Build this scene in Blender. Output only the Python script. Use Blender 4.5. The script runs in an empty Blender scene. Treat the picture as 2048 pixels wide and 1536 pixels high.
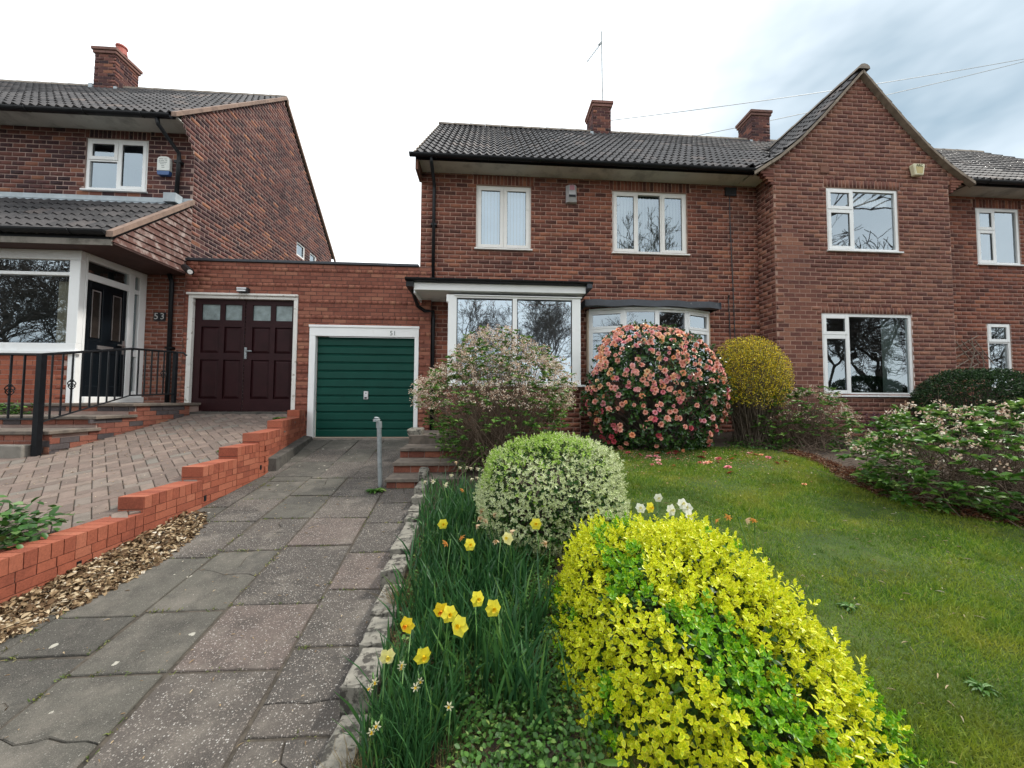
import bpy, math, random
import numpy as np
from mathutils import Vector, Matrix
R = math.radians
random.seed(7)
rs = np.random.RandomState(11)
sc = bpy.context.scene
COL = sc.collection

# ------------------------------------------------------------------ camera
YAW, PITCH, ROLL, FPX = R(3.7), R(2.5), R(.3), 740.0
CAM = Vector((0, 0, 1.6))
cam_d = bpy.data.cameras.new('camera')
cam_d.sensor_width = 36.0
cam_d.lens = 36.0 * FPX / 2048.0
cam_d.clip_start = 0.05
cam_d.clip_end = 2000
cam = bpy.data.objects.new('camera', cam_d)
COL.objects.link(cam)
sc.camera = cam
_f = Vector((math.sin(YAW) * math.cos(PITCH), math.cos(YAW) * math.cos(PITCH), math.sin(PITCH)))
_r = Vector((math.cos(YAW), -math.sin(YAW), 0))
_u = _r.cross(_f)
_r2 = _r * math.cos(ROLL) + _u * math.sin(ROLL)
_u2 = -_r * math.sin(ROLL) + _u * math.cos(ROLL)
cam.matrix_world = Matrix(((_r2.x, _u2.x, -_f.x, CAM.x), (_r2.y, _u2.y, -_f.y, CAM.y), (_r2.z, _u2.z, -_f.z, CAM.z), (0, 0, 0, 1)))

# ------------------------------------------------------------------ sky, sun, exposure
SUN_EL, SUN_AZ = R(52), R(78)        # azimuth measured from +Y towards +X
w = bpy.data.worlds.new('World')
sc.world = w
w.use_nodes = True
nt = w.node_tree
nt.nodes.clear()
out = nt.nodes.new('ShaderNodeOutputWorld')
bg = nt.nodes.new('ShaderNodeBackground')
sky = nt.nodes.new('ShaderNodeTexSky')
sky.sky_type = 'NISHITA'
sky.sun_disc = False
sky.sun_elevation = SUN_EL
sky.sun_rotation = SUN_AZ
bg.inputs['Strength'].default_value = 0.12
tc = nt.nodes.new('ShaderNodeTexCoord')
mp = nt.nodes.new('ShaderNodeMapping')
mp.inputs['Scale'].default_value = (1.0, 1.0, 2.2)
nz = nt.nodes.new('ShaderNodeTexNoise')
nz.inputs['Scale'].default_value = 1.7
nz.inputs['Detail'].default_value = 5
nz.inputs['Roughness'].default_value = .55
cloudramp = nt.nodes.new('ShaderNodeValToRGB')
cloudramp.color_ramp.elements[0].position = .30
cloudramp.color_ramp.elements[0].color = (7.2, 7.8, 8.3, 1)
cloudramp.color_ramp.elements[1].position = .62
cloudramp.color_ramp.elements[1].color = (10.3, 10.6, 10.7, 1)
# a thinner part of the cloud cover, towards the upper right
vm = nt.nodes.new('ShaderNodeVectorMath'); vm.operation = 'DOT_PRODUCT'
gap = Vector((.75, .47, .46)).normalized()
vm.inputs[1].default_value = gap
nrm = nt.nodes.new('ShaderNodeVectorMath'); nrm.operation = 'NORMALIZE'
madd = nt.nodes.new('ShaderNodeMath'); madd.operation = 'MULTIPLY_ADD'
madd.inputs[1].default_value = .35
gr = nt.nodes.new('ShaderNodeMapRange')
gr.inputs['From Min'].default_value = 1.03
gr.inputs['From Max'].default_value = 1.17
mixg = nt.nodes.new('ShaderNodeMix'); mixg.data_type = 'RGBA'
mixg.inputs['B'].default_value = (2.4, 3.2, 3.8, 1)
mixs = nt.nodes.new('ShaderNodeMix'); mixs.data_type = 'RGBA'
mixs.inputs['Factor'].default_value = .94
L = nt.links
L.new(tc.outputs['Generated'], mp.inputs['Vector'])
L.new(mp.outputs[0], nz.inputs['Vector'])
L.new(nz.outputs['Fac'], cloudramp.inputs['Fac'])
L.new(tc.outputs['Generated'], nrm.inputs[0])
L.new(nrm.outputs[0], vm.inputs[0])
L.new(nz.outputs['Fac'], madd.inputs[0])
L.new(vm.outputs['Value'], madd.inputs[2])
L.new(madd.outputs[0], gr.inputs['Value'])
L.new(gr.outputs[0], mixg.inputs['Factor'])
L.new(cloudramp.outputs['Color'], mixg.inputs['A'])
L.new(sky.outputs[0], mixs.inputs['A'])
L.new(mixg.outputs['Result'], mixs.inputs['B'])
L.new(mixs.outputs['Result'], bg.inputs['Color'])
L.new(bg.outputs[0], out.inputs[0])
sd = bpy.data.lights.new('sun', 'SUN')
sd.energy = 2.2
sd.angle = R(7)
sd.color = (1, .95, .87)
so = bpy.data.objects.new('sun', sd)
COL.objects.link(so)
sdir = Vector((math.sin(SUN_AZ) * math.cos(SUN_EL), math.cos(SUN_AZ) * math.cos(SUN_EL), math.sin(SUN_EL)))
so.rotation_euler = (-sdir).to_track_quat('-Z', 'Y').to_euler()
so.location = (0, 0, 30)
vs = sc.view_settings
vs.view_transform = 'Standard'
vs.look = 'None'
vs.exposure = 0.6
vs.gamma = 1
vs.use_curve_mapping = False
sc.cycles.max_bounces = 6
sc.cycles.diffuse_bounces = 3
sc.cycles.glossy_bounces = 3
sc.cycles.transparent_max_bounces = 10
sc.cycles.caustics_reflective = False
sc.cycles.caustics_refractive = False

# ------------------------------------------------------------------ helpers
WL = {}


def proj(P):
    v = P - CAM
    d = v.dot(_f)
    if d < .05:
        return None
    return (1024 + FPX * v.dot(_r2) / d, 768 - FPX * v.dot(_u2) / d, d)


def thing(name, label, cat, loc=(0, 0, 0), group=None, kind=None):
    o = bpy.data.objects.new(name, None)
    COL.objects.link(o)
    o.location = loc
    o.empty_display_size = .1
    WL[o.name] = Vector(loc)
    tag(o, label, cat, group, kind)
    return o


def tag(o, label=None, cat=None, group=None, kind=None):
    if label: o['label'] = label
    if cat: o['category'] = cat
    if group: o['group'] = group
    if kind: o['kind'] = kind
    return o


def wl(o):
    return WL[o.name] if o is not None else Vector((0, 0, 0))


def link(name, me, parent=None, loc=None):
    """loc in world space; mesh data is relative to it"""
    o = bpy.data.objects.new(name, me)
    COL.objects.link(o)
    loc = Vector(loc) if loc is not None else wl(parent)
    WL[o.name] = loc.copy()
    if parent is not None:
        o.parent = parent
        o.location = loc - wl(parent)
    else:
        o.location = loc
    return o


def np_mesh(name, V, F, mat, attrs=None, smooth=False):
    """V (n,3); F (m,k) int array or list of such arrays"""
    me = bpy.data.meshes.new(name)
    Fs = F if isinstance(F, list) else [F]
    V = np.asarray(V, dtype=np.float32)
    me.vertices.add(len(V))
    me.vertices.foreach_set('co', V.ravel())
    nl = sum(f.size for f in Fs)
    npoly = sum(len(f) for f in Fs)
    me.loops.add(nl)
    me.loops.foreach_set('vertex_index', np.concatenate([np.asarray(f, dtype=np.int32).ravel() for f in Fs]))
    tot = np.concatenate([np.full(len(f), f.shape[1], dtype=np.int32) for f in Fs])
    st = np.concatenate([[0], np.cumsum(tot)[:-1]]).astype(np.int32)
    me.polygons.add(npoly)
    me.polygons.foreach_set('loop_start', st)
    if smooth:
        me.polygons.foreach_set('use_smooth', np.ones(npoly, dtype=bool))
    if attrs:
        for k, a in attrs.items():
            at = me.attributes.new(k, 'FLOAT', 'POINT')
            at.data.foreach_set('value', np.asarray(a, dtype=np.float32))
    me.update(calc_edges=True)
    if mat: me.materials.append(mat)
    return me


class MB:
    def __init__(s, O=(0, 0, 0), U=(1, 0, 0), N=(0, 1, 0), Z=(0, 0, 1)):
        s.O, s.U, s.N, s.Z = Vector(O), Vector(U), Vector(N), Vector(Z)
        s.V, s.F, s.r = [], [], []
        s.t = 0.

    def P(s, a, b, c):
        return s.O + s.U * a + s.N * b + s.Z * c

    def add(s, vs, fs):
        n = len(s.V)
        s.V += [tuple(v) for v in vs]
        s.r += [s.t] * len(vs)
        s.F += [tuple(i + n for i in f) for f in fs]

    def box(s, a0, a1, b0, b1, c0, c1, jit=0.):
        vs = [s.P(a, b, c) for c in (c0, c1) for b in (b0, b1) for a in (a0, a1)]
        if jit:
            vs = [v + Vector((random.uniform(-jit, jit), random.uniform(-jit, jit), random.uniform(-jit, jit))) for v in vs]
        s.add(vs, [(0, 2, 3, 1), (4, 5, 7, 6), (0, 1, 5, 4), (2, 6, 7, 3), (0, 4, 6, 2), (1, 3, 7, 5)])
        return s

    def prism(s, pts, b0, b1):
        """polygon pts [(a,c)] extruded along N"""
        n = len(pts)
        vs = [s.P(a, b0, c) for a, c in pts] + [s.P(a, b1, c) for a, c in pts]
        s.add(vs, [tuple(range(n))[::-1], tuple(range(n, 2 * n))] + [(i, (i + 1) % n, n + (i + 1) % n, n + i) for i in range(n)])
        return s

    def quad(s, *pts):
        s.add([Vector(p) for p in pts], [tuple(range(len(pts)))])
        return s

    def tube(s, pts, r, n=6, cap=True):
        pts = [Vector(p) for p in pts]
        rr = r if isinstance(r, (list, tuple)) else [r] * len(pts)
        vs = []
        for i, p in enumerate(pts):
            d = (pts[min(i + 1, len(pts) - 1)] - pts[max(i - 1, 0)]).normalized()
            a = d.cross(Vector((0, 0, 1)))
            if a.length < .1: a = d.cross(Vector((0, 1, 0)))
            a.normalize()
            b = d.cross(a)
            for k in range(n):
                t = 2 * math.pi * k / n + .4
                vs.append(p + (a * math.cos(t) + b * math.sin(t)) * rr[i])
        fs = [(i * n + k, i * n + (k + 1) % n, (i + 1) * n + (k + 1) % n, (i + 1) * n + k) for i in range(len(pts) - 1) for k in range(n)]
        if cap:
            fs += [tuple(range(n))[::-1], tuple(range((len(pts) - 1) * n, len(pts) * n))]
        s.add(vs, fs)
        return s

    def build(s, name, mat, parent=None, smooth=False, bevel=0., label=None, kind=None):
        base = wl(parent) if parent is not None else Vector(s.V[0])
        me = bpy.data.meshes.new(name)
        me.from_pydata([(v[0] - base.x, v[1] - base.y, v[2] - base.z) for v in s.V], [], s.F)
        at = me.attributes.new('rnd', 'FLOAT', 'POINT')
        at.data.foreach_set('value', s.r)
        if smooth:
            me.polygons.foreach_set('use_smooth', [True] * len(me.polygons))
        me.materials.append(mat)
        o = link(name, me, parent, base)
        if bevel:
            m = o.modifiers.new('edge', 'BEVEL')
            m.width = bevel
            m.segments = 1
            m.limit_method = 'ANGLE'
        if label: o['label'] = label
        if kind: o['kind'] = kind
        return o


# ------------------------------------------------------------------ materials
def new_mat(name):
    m = bpy.data.materials.new(name)
    m.use_nodes = True
    n = m.node_tree
    b = n.nodes['Principled BSDF']
    return m, n, b


def N_(n, t, **kw):
    nd = n.nodes.new(t)
    for k, v in kw.items():
        if k in nd.inputs: nd.inputs[k].default_value = v
        else: setattr(nd, k, v)
    return nd


def ramp(n, stops, interp='LINEAR'):
    r = n.nodes.new('ShaderNodeValToRGB')
    e = r.color_ramp.elements
    while len(e) < len(stops): e.new(.5)
    for i, (p, c) in enumerate(stops):
        e[i].position = p
        e[i].color = (*c, 1)
    r.color_ramp.interpolation = interp
    return r


def mixc(n, a, b, f, mode='MIX'):
    m = n.nodes.new('ShaderNodeMix')
    m.data_type = 'RGBA'
    m.blend_type = mode
    for sock, v in (('A', a), ('B', b), ('Factor', f)):
        if hasattr(v, 'links') or hasattr(v, 'is_linked'):
            n.links.new(v, m.inputs[sock])
        else:
            m.inputs[sock].default_value = (*v, 1) if sock != 'Factor' else v
    return m.outputs['Result']


def pos(n, scale=None):
    g = n.nodes.new('ShaderNodeNewGeometry')
    if scale is None: return g.outputs['Position']
    m = n.nodes.new('ShaderNodeMapping')
    m.inputs['Scale'].default_value = scale
    n.links.new(g.outputs['Position'], m.inputs['Vector'])
    return m.outputs[0]


def noise(n, scale, detail=4, rough=.6, vec=None):
    t = N_(n, 'ShaderNodeTexNoise', Scale=scale, Detail=detail, Roughness=rough)
    n.links.new(vec if vec is not None else pos(n), t.inputs['Vector'])
    return t.outputs['Fac']


def mrange(n, v, a, b, c=0., d=1.):
    m = n.nodes.new('ShaderNodeMapRange')
    n.links.new(v, m.inputs['Value'])
    for k, x in zip(('From Min', 'From Max', 'To Min', 'To Max'), (a, b, c, d)):
        m.inputs[k].default_value = x
    return m.outputs[0]


def bump(n, b, h, strength=.4, dist=.01):
    bp = N_(n, 'ShaderNodeBump', Strength=strength, Distance=dist)
    n.links.new(h, bp.inputs['Height'])
    n.links.new(bp.outputs[0], b.inputs['Normal'])


def tint(n):
    """per-piece random number: 'rnd' attribute on joined pieces, object random on single pieces"""
    a = N_(n, 'ShaderNodeAttribute', attribute_name='rnd')
    oi = n.nodes.new('ShaderNodeObjectInfo')
    gt = N_(n, 'ShaderNodeMath', operation='GREATER_THAN')
    gt.inputs[1].default_value = 1e-4
    n.links.new(a.outputs['Fac'], gt.inputs[0])
    m = n.nodes.new('ShaderNodeMix')
    n.links.new(gt.outputs[0], m.inputs[0])
    n.links.new(oi.outputs['Random'], m.inputs[2])
    n.links.new(a.outputs['Fac'], m.inputs[3])
    return m.outputs[0]


def plain(name, c, rough=.6, var=.15, scale=8., bmp=0., metal=0., spec=.5, dirt=None, dscale=2.5, dpos=(.5, .7)):
    m, n, b = new_mat(name)
    f = noise(n, scale)
    lo = tuple(x * (1 - var) for x in c)
    hi = tuple(min(1, x * (1 + var)) for x in c)
    col = mixc(n, lo, hi, mrange(n, f, .3, .7))
    if dirt:
        col = mixc(n, col, dirt, mrange(n, noise(n, dscale, 6, .65), *dpos))
    n.links.new(col, b.inputs['Base Color'])
    b.inputs['Roughness'].default_value = rough
    b.inputs['Metallic'].default_value = metal
    b.inputs['Specular IOR Level'].default_value = spec
    if bmp: bump(n, b, noise(n, scale * 6, 5), bmp, .004)
    return m


def brick_mat(name, stops, grain=60, stain=None, stainpos=(.55, .75), sscale=1.2, pale=None):
    m, n, b = new_mat(name)
    r = ramp(n, stops)
    n.links.new(tint(n), r.inputs['Fac'])
    f = noise(n, grain, 5, .7)
    col = mixc(n, r.outputs['Color'], (.5, .5, .5), mrange(n, f, .3, .75, .0, .9), 'MULTIPLY')
    col = mixc(n, col, tuple(x * 1.25 for x in stops[len(stops) // 2][1]), mrange(n, noise(n, 14, 4), .5, .8, 0, .45))
    if stain:
        col = mixc(n, col, stain, mrange(n, noise(n, sscale, 6, .65), stainpos[0], stainpos[1], 0, .75))
    if pale:
        col = mixc(n, col, pale, mrange(n, noise(n, 9, 6, .7), .66, .74, 0, .6))
    n.links.new(col, b.inputs['Base Color'])
    b.inputs['Roughness'].default_value = .9
    b.inputs['Specular IOR Level'].default_value = .25
    bump(n, b, f, .5, .004)
    return m


M = {}
M['brick51'] = brick_mat('red_brown_brick', [(0, (.10, .043, .036)), (.15, (.16, .062, .048)), (.4, (.25, .09, .063)), (.7, (.31, .115, .076)), (.9, (.36, .137, .085)), (1, (.44, .18, .105))], stain=(.10, .05, .042), stainpos=(.48, .72), sscale=.9)
M['brickg'] = brick_mat('brown_brick', [(0, (.13, .056, .047)), (.2, (.185, .076, .06)), (.5, (.24, .10, .073)), (.8, (.29, .13, .09)), (1, (.35, .16, .105))], stain=(.14, .08, .055), sscale=1.0)
M['brick53'] = brick_mat('dark_purple_brick', [(0, (.045, .028, .032)), (.35, (.085, .041, .043)), (.6, (.135, .058, .052)), (.85, (.19, .078, .062)), (.95, (.25, .10, .07)), (1, (.36, .16, .09))], stain=(.05, .03, .03), sscale=1.1)
M['brickgar'] = brick_mat('orange_red_brick', [(0, (.24, .085, .06)), (.4, (.31, .112, .076)), (.8, (.36, .14, .095)), (1, (.42, .19, .12))], stain=(.13, .055, .045), stainpos=(.50, .74), sscale=1.3)
M['brickwall'] = brick_mat('bright_red_brick', [(0, (.29, .085, .053)), (.5, (.385, .115, .067)), (1, (.47, .165, .10))], grain=90, stain=(.26, .09, .06), stainpos=(.58, .85), sscale=3)
M['brickblue'] = brick_mat('blue_grey_brick', [(0, (.07, .06, .065)), (1, (.13, .11, .11))])
M['soldier'] = M['brick51']
M['mortar'] = plain('pink_mortar', (.38, .235, .18), .95, .2, 6, .3, dirt=(.24, .16, .14), dscale=1.2)
M['mortar53'] = plain('dull_mortar', (.38, .27, .23), .95, .25, 6, .3, dirt=(.15, .10, .09), dscale=1.5)
M['mortard'] = plain('dark_mortar', (.13, .06, .045), .95, .25, 8, .3)
M['sidewall'] = plain('brick_wall_side', (.17, .08, .055), .95, .25, 3)


def tile_mat():
    m, n, b = new_mat('grey_concrete_tile')
    r = ramp(n, [(0, (.022, .021, .023)), (.5, (.040, .037, .039)), (.9, (.06, .054, .055)), (1, (.11, .085, .075))])
    n.links.new(tint(n), r.inputs['Fac'])
    col = mixc(n, r.outputs['Color'], (.12, .115, .11), mrange(n, noise(n, 22, 6, .7), .52, .72, 0, .7))
    col = mixc(n, col, (.5, .5, .45), mrange(n, noise(n, 9, 6, .75), .735, .75, 0, .8))
    n.links.new(col, b.inputs['Base Color'])
    b.inputs['Roughness'].default_value = .62
    b.inputs['Specular IOR Level'].default_value = .45
    bump(n, b, noise(n, 140, 4), .4, .003)
    return m


M['tile'] = tile_mat()
M['upvc'] = plain('white_plastic', (.88, .89, .88), .35, .02, 3, dirt=(.72, .72, .68), dscale=4, dpos=(.6, .9))
M['cream'] = plain('aged_white_plastic', (.84, .82, .78), .4, .05, 3, dirt=(.5, .48, .43), dscale=3, dpos=(.6, .9))
M['whitepaint'] = plain('flaking_white_paint', (.74, .72, .68), .6, .06, 4, .3, dirt=(.32, .28, .22), dscale=9, dpos=(.58, .68))
M['black'] = plain('black_plastic', (.010, .011, .013), .4, .3, 6, spec=.25)
M['iron'] = plain('black_iron', (.007, .008, .010), .45, .3, 10, spec=.2)
M['soffit'] = plain('grey_soffit_board', (.62, .62, .58), .75, .06, 3, dirt=(.32, .32, .30), dscale=2)
M['lead'] = plain('blue_grey_lead', (.38, .43, .46), .5, .15, 5, dirt=(.55, .57, .58), dscale=6, dpos=(.6, .75))
M['leadd'] = plain('dark_lead', (.035, .04, .05), .5, .3, 5, dirt=(.3, .3, .3), dscale=9, dpos=(.66, .75))
M['verge'] = plain('verge_cement', (.27, .22, .17), .9, .2, 9, .4, dirt=(.16, .12, .09), dscale=5)
M['vergeb'] = plain('verge_cement_pinkish', (.25, .17, .13), .9, .2, 9, .4, dirt=(.15, .10, .08), dscale=5)
M['ridge'] = plain('ridge_tile_grey', (.26, .22, .18), .85, .2, 7, .4, dirt=(.1, .09, .08), dscale=4)
M['capred'] = brick_mat('chimney_cap_brick', [(0, (.20, .11, .09)), (.5, (.33, .17, .14)), (1, (.40, .22, .18))], stain=(.09, .07, .06), sscale=4)
M['pot'] = plain('red_clay_pot', (.38, .10, .075), .7, .15, 6)
M['maroon'] = plain('maroon_gloss_paint', (.026, .0075, .009), .5, .2, 5, spec=.18, dirt=(.19, .08, .09), dscale=11, dpos=(.71, .76))
M['green'] = plain('dark_green_enamel', (.004, .058, .042), .5, .1, 3, spec=.2)
M['doorblack'] = plain('dark_blue_black_door', (.004, .007, .010), .35, .2, 4, spec=.25)
M['chrome'] = plain('brushed_steel', (.62, .62, .62), .35, .08, 20, metal=.9)
M['galv'] = plain('galvanised_grey', (.30, .33, .34), .5, .12, 9, metal=.3, dirt=(.17, .17, .17), dscale=7)
M['stain_wood'] = plain('dark_red_wood', (.075, .036, .030), .7, .25, 8, .3)
M['beige'] = plain('beige_jamb', (.56, .44, .33), .7, .1, 6)
M['bark'] = plain('grey_brown_bark', (.13, .10, .075), .9, .3, 20, .4)
M['barkdark'] = plain('dark_bark', (.075, .058, .047), .9, .3, 9)
M['twig'] = plain('pale_twig', (.15, .105, .075), .85, .35, 30)
M['stepslab'] = plain('weathered_step_slab', (.17, .14, .115), .9, .2, 12, .4, dirt=(.07, .06, .05), dscale=5)
M['stone'] = plain('lichened_stone', (.23, .215, .18), .95, .25, 22, .6, dirt=(.055, .05, .042), dscale=16, dpos=(.5, .58))
M['concrete'] = plain('dark_concrete', (.085, .078, .068), .95, .25, 14, .5, dirt=(.03, .028, .026), dscale=5)
M['concreteb'] = plain('pale_concrete', (.24, .22, .19), .95, .15, 9, .4, dirt=(.11, .1, .08), dscale=5)
M['soil'] = plain('brown_soil', (.062, .043, .030), 1, .4, 26, .8, dirt=(.022, .018, .013), dscale=12)
M['trellis'] = plain('weathered_trellis_wood', (.23, .18, .14), .85, .2, 15)
M['interior'] = plain('unlit_room_dark', (.035, .037, .037), .9, .2, 1)  # unlit room, its dimness put into the wall colour
M['interior_lit'] = plain('lit_room_grey', (.22, .24, .26), .9, .2, 1)  # lit copy of the room material, brightness put into the colour
M['blind'] = plain('sky_tinted_pale_blind', (.42, .58, .74), .8, .05, 3)  # pale blue slats, tinted bluer for the sky reflected in the panes
M['blindg'] = plain('grey_green_curtain', (.30, .35, .33), .8, .1, 3)
M['boxwhite'] = plain('white_box_plastic', (.74, .76, .72), .4, .03, 3)
M['boxgrey'] = plain('faded_grey_box', (.45, .44, .44), .5, .08, 9)
M['boxblue'] = plain('blue_box_plastic', (.03, .09, .25), .4, .1, 3)
M['boxyellow'] = plain('pale_yellow_box', (.70, .66, .45), .4, .05, 6)
M['ochre'] = plain('ochre_print', (.50, .40, .16), .5, .05, 6)
M['pink'] = plain('faded_red_print', (.42, .19, .22), .5, .1, 6)
M['ink'] = plain('grey_ink', (.16, .19, .18), .6, .05, 6)
M['inkd'] = plain('green_ink', (.12, .12, .03), .6, .05, 6)
M['silver'] = plain('silver_numeral', (.62, .62, .60), .4, .05, 6)
M['plateblack'] = plain('black_number_plate', (.02, .022, .025), .3, .05, 6)
M['doorpane'] = None


def glass_mat(name, refl=.35, tintc=(1, 1, 1), wav=.35, scale=1.1):
    m = bpy.data.materials.new(name)
    m.use_nodes = True
    n = m.node_tree
    n.nodes.clear()
    o = n.nodes.new('ShaderNodeOutputMaterial')
    mx = n.nodes.new('ShaderNodeMixShader')
    t = n.nodes.new('ShaderNodeBsdfTransparent')
    t.inputs['Color'].default_value = (*tintc, 1)
    g = n.nodes.new('ShaderNodeBsdfGlossy')
    g.inputs['Roughness'].default_value = .005
    g.inputs['Color'].default_value = (.80, .92, 1, 1)  # blue of the reflected sky put into the gloss tint
    bp = N_(n, 'ShaderNodeBump', Strength=wav, Distance=.02)
    n.links.new(noise(n, scale, 2, .5), bp.inputs['Height'])
    n.links.new(bp.outputs[0], g.inputs['Normal'])
    lw = N_(n, 'ShaderNodeFresnel', IOR=1.45)
    ad = N_(n, 'ShaderNodeMath', operation='ADD', use_clamp=True)
    ad.inputs[1].default_value = refl
    n.links.new(lw.outputs[0], ad.inputs[0])
    n.links.new(ad.outputs[0], mx.inputs[0])
    n.links.new(t.outputs[0], mx.inputs[1])
    n.links.new(g.outputs[0], mx.inputs[2])
    n.links.new(mx.outputs[0], o.inputs[0])
    return m


M['glass'] = glass_mat('window_glass', .26, wav=.12)
M['glassd'] = glass_mat('darker_window_glass', .23, (.8, .9, .88), .16, 1.3)
M['glassp'] = glass_mat('porch_glass', .42, (1, 1, 1), .10, .9)
M['frosted'] = plain('frosted_glass', (.20, .25, .25), .25, .35, 7)


def leaf_mat(name, edge, mid=None, rough=.45, trans=.25, spec=.4, grain=None):
    """edge / mid: colour ramps over the per-leaf random number"""
    m, n, b = new_mat(name)
    a = N_(n, 'ShaderNodeAttribute', attribute_name='rnd')
    r = ramp(n, edge)
    n.links.new(a.outputs['Fac'], r.inputs['Fac'])
    col = r.outputs['Color']
    if mid:
        r2 = ramp(n, mid)
        n.links.new(a.outputs['Fac'], r2.inputs['Fac'])
        a2 = N_(n, 'ShaderNodeAttribute', attribute_name='mid')
        col = mixc(n, col, r2.outputs['Color'], mrange(n, a2.outputs['Fac'], .25, .62))
    if grain:
        col = mixc(n, col, grain, mrange(n, noise(n, 3, 5), .5, .75, 0, .6))
    n.links.new(col, b.inputs['Base Color'])
    b.inputs['Roughness'].default_value = rough
    b.inputs['Specular IOR Level'].default_value = spec
    if trans:
        tr = n.nodes.new('ShaderNodeBsdfTranslucent')
        n.links.new(col, tr.inputs['Color'])
        mx = n.nodes.new('ShaderNodeMixShader')
        mx.inputs[0].default_value = trans
        n.links.new(b.outputs[0], mx.inputs[1])
        n.links.new(tr.outputs[0], mx.inputs[2])
        n.links.new(mx.outputs[0], n.nodes['Material Output'].inputs[0])
    return m


# ------------------------------------------------------------------ ground shape
def z_drive(Y): return .115 * Y
def z_pave(Y): return -.03 + .19 * Y
def x_kerb(Y): return -.50 - .07 * (Y - 1.5)


def z_gard(X, Y):
    X = np.asarray(X, dtype=float); Y = np.asarray(Y, dtype=float)
    d = .115 * Y + .09
    l = .30 + .09 * Y
    xk = x_kerb(Y)
    t = np.clip((X - xk) / (.55 - xk), 0, 1)
    t = t * t * (3 - 2 * t)
    return d * (1 - t) + l * t + .012 * np.sin(X * 2.3 + Y) + .01 * np.sin(Y * 3.1 - X * 1.7) - .01


def grid_sheet(name, xs, ys, zf, mat, mask=None, parent=None):
    X, Y = np.meshgrid(xs, ys)
    Z = zf(X, Y)
    V = np.stack([X.ravel(), Y.ravel(), Z.ravel()], 1)
    nx, ny = len(xs), len(ys)
    i = np.arange((nx - 1) * (ny - 1))
    r, c = i // (nx - 1), i % (nx - 1)
    a = r * nx + c
    F = np.stack([a, a + 1, a + nx + 1, a + nx], 1)
    if mask is not None:
        ctr = V[F].mean(1)
        F = F[mask(ctr[:, 0], ctr[:, 1])]
    return link(name, np_mesh(name, V, F, mat, smooth=True), parent, (0, 0, 0))


# ------------------------------------------------------------------ brickwork
def opening_mesh(w0, w1, z0, z1, ops, zmax=None, H=.0875):
    ws = sorted({w0, w1, *[o[0] for o in ops], *[o[1] for o in ops]})
    zs = {z0, z1, *[o[2] for o in ops], *[o[3] for o in ops]}
    if zmax:
        zz = z0
        while zz < z1:
            zs.add(round(zz, 4)); zz += H
    zs = sorted(zs)
    qs = []
    for a, b in zip(ws, ws[1:]):
        for c, d in zip(zs, zs[1:]):
            mw, mz = (a + b) / 2, (c + d) / 2
            if any(o[0] < mw < o[1] and o[2] < mz < o[3] for o in ops): continue
            a2, b2 = a, b
            if zmax:
                lo, hi = zmax(mz)
                a2, b2 = max(a, lo), min(b, hi)
                if b2 - a2 < .005: continue
            qs.append((a2, b2, c, d))
    return qs


def course_bricks(w0, w1, z0, z1, L_, H, ops, zmax=None, egw=False, off=0., seed=1, soldiers=()):
    rnd = random.Random(seed)
    res = []
    blk = list(ops) + list(soldiers)
    k = 0
    z = z0
    while z < z1 - .02:
        zc = z + H / 2
        ints = [(w0, w1)]
        if zmax:
            lo, hi = zmax(zc)
            ints = [(max(w0, lo), min(w1, hi))]
        for o in blk:
            if o[2] < zc < o[3]:
                n2 = []
                for a, b in ints:
                    if o[1] <= a or o[0] >= b: n2.append((a, b)); continue
                    if o[0] > a: n2.append((a, o[0]))
                    if o[1] < b: n2.append((o[1], b))
                ints = n2
        head = egw and k % 4 == 3
        LL = L_ / 2 if head else L_
        o_ = off + (L_ / 2 if k % 2 else 0) + (LL / 4 if head else 0)
        o_ += rnd.uniform(-.012, .012)
        for a, b in ints:
            i0 = math.floor((a - w0 - o_) / LL)
            s = w0 + o_ + i0 * LL
            while s < b:
                p, q = max(s, a), min(s + LL, b)
                if q - p > .05:
                    res.append(((p + q) / 2, zc, q - p, H))
                s += LL
        z += H
        k += 1
    for o in soldiers:
        n = max(1, round((o[1] - o[0]) / .078))
        st = (o[1] - o[0]) / n
        for i in range(n):
            res.append((o[0] + st * (i + .5), (o[2] + o[3]) / 2, st, o[3] - o[2]))
    return res


MESHC = {}


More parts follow.
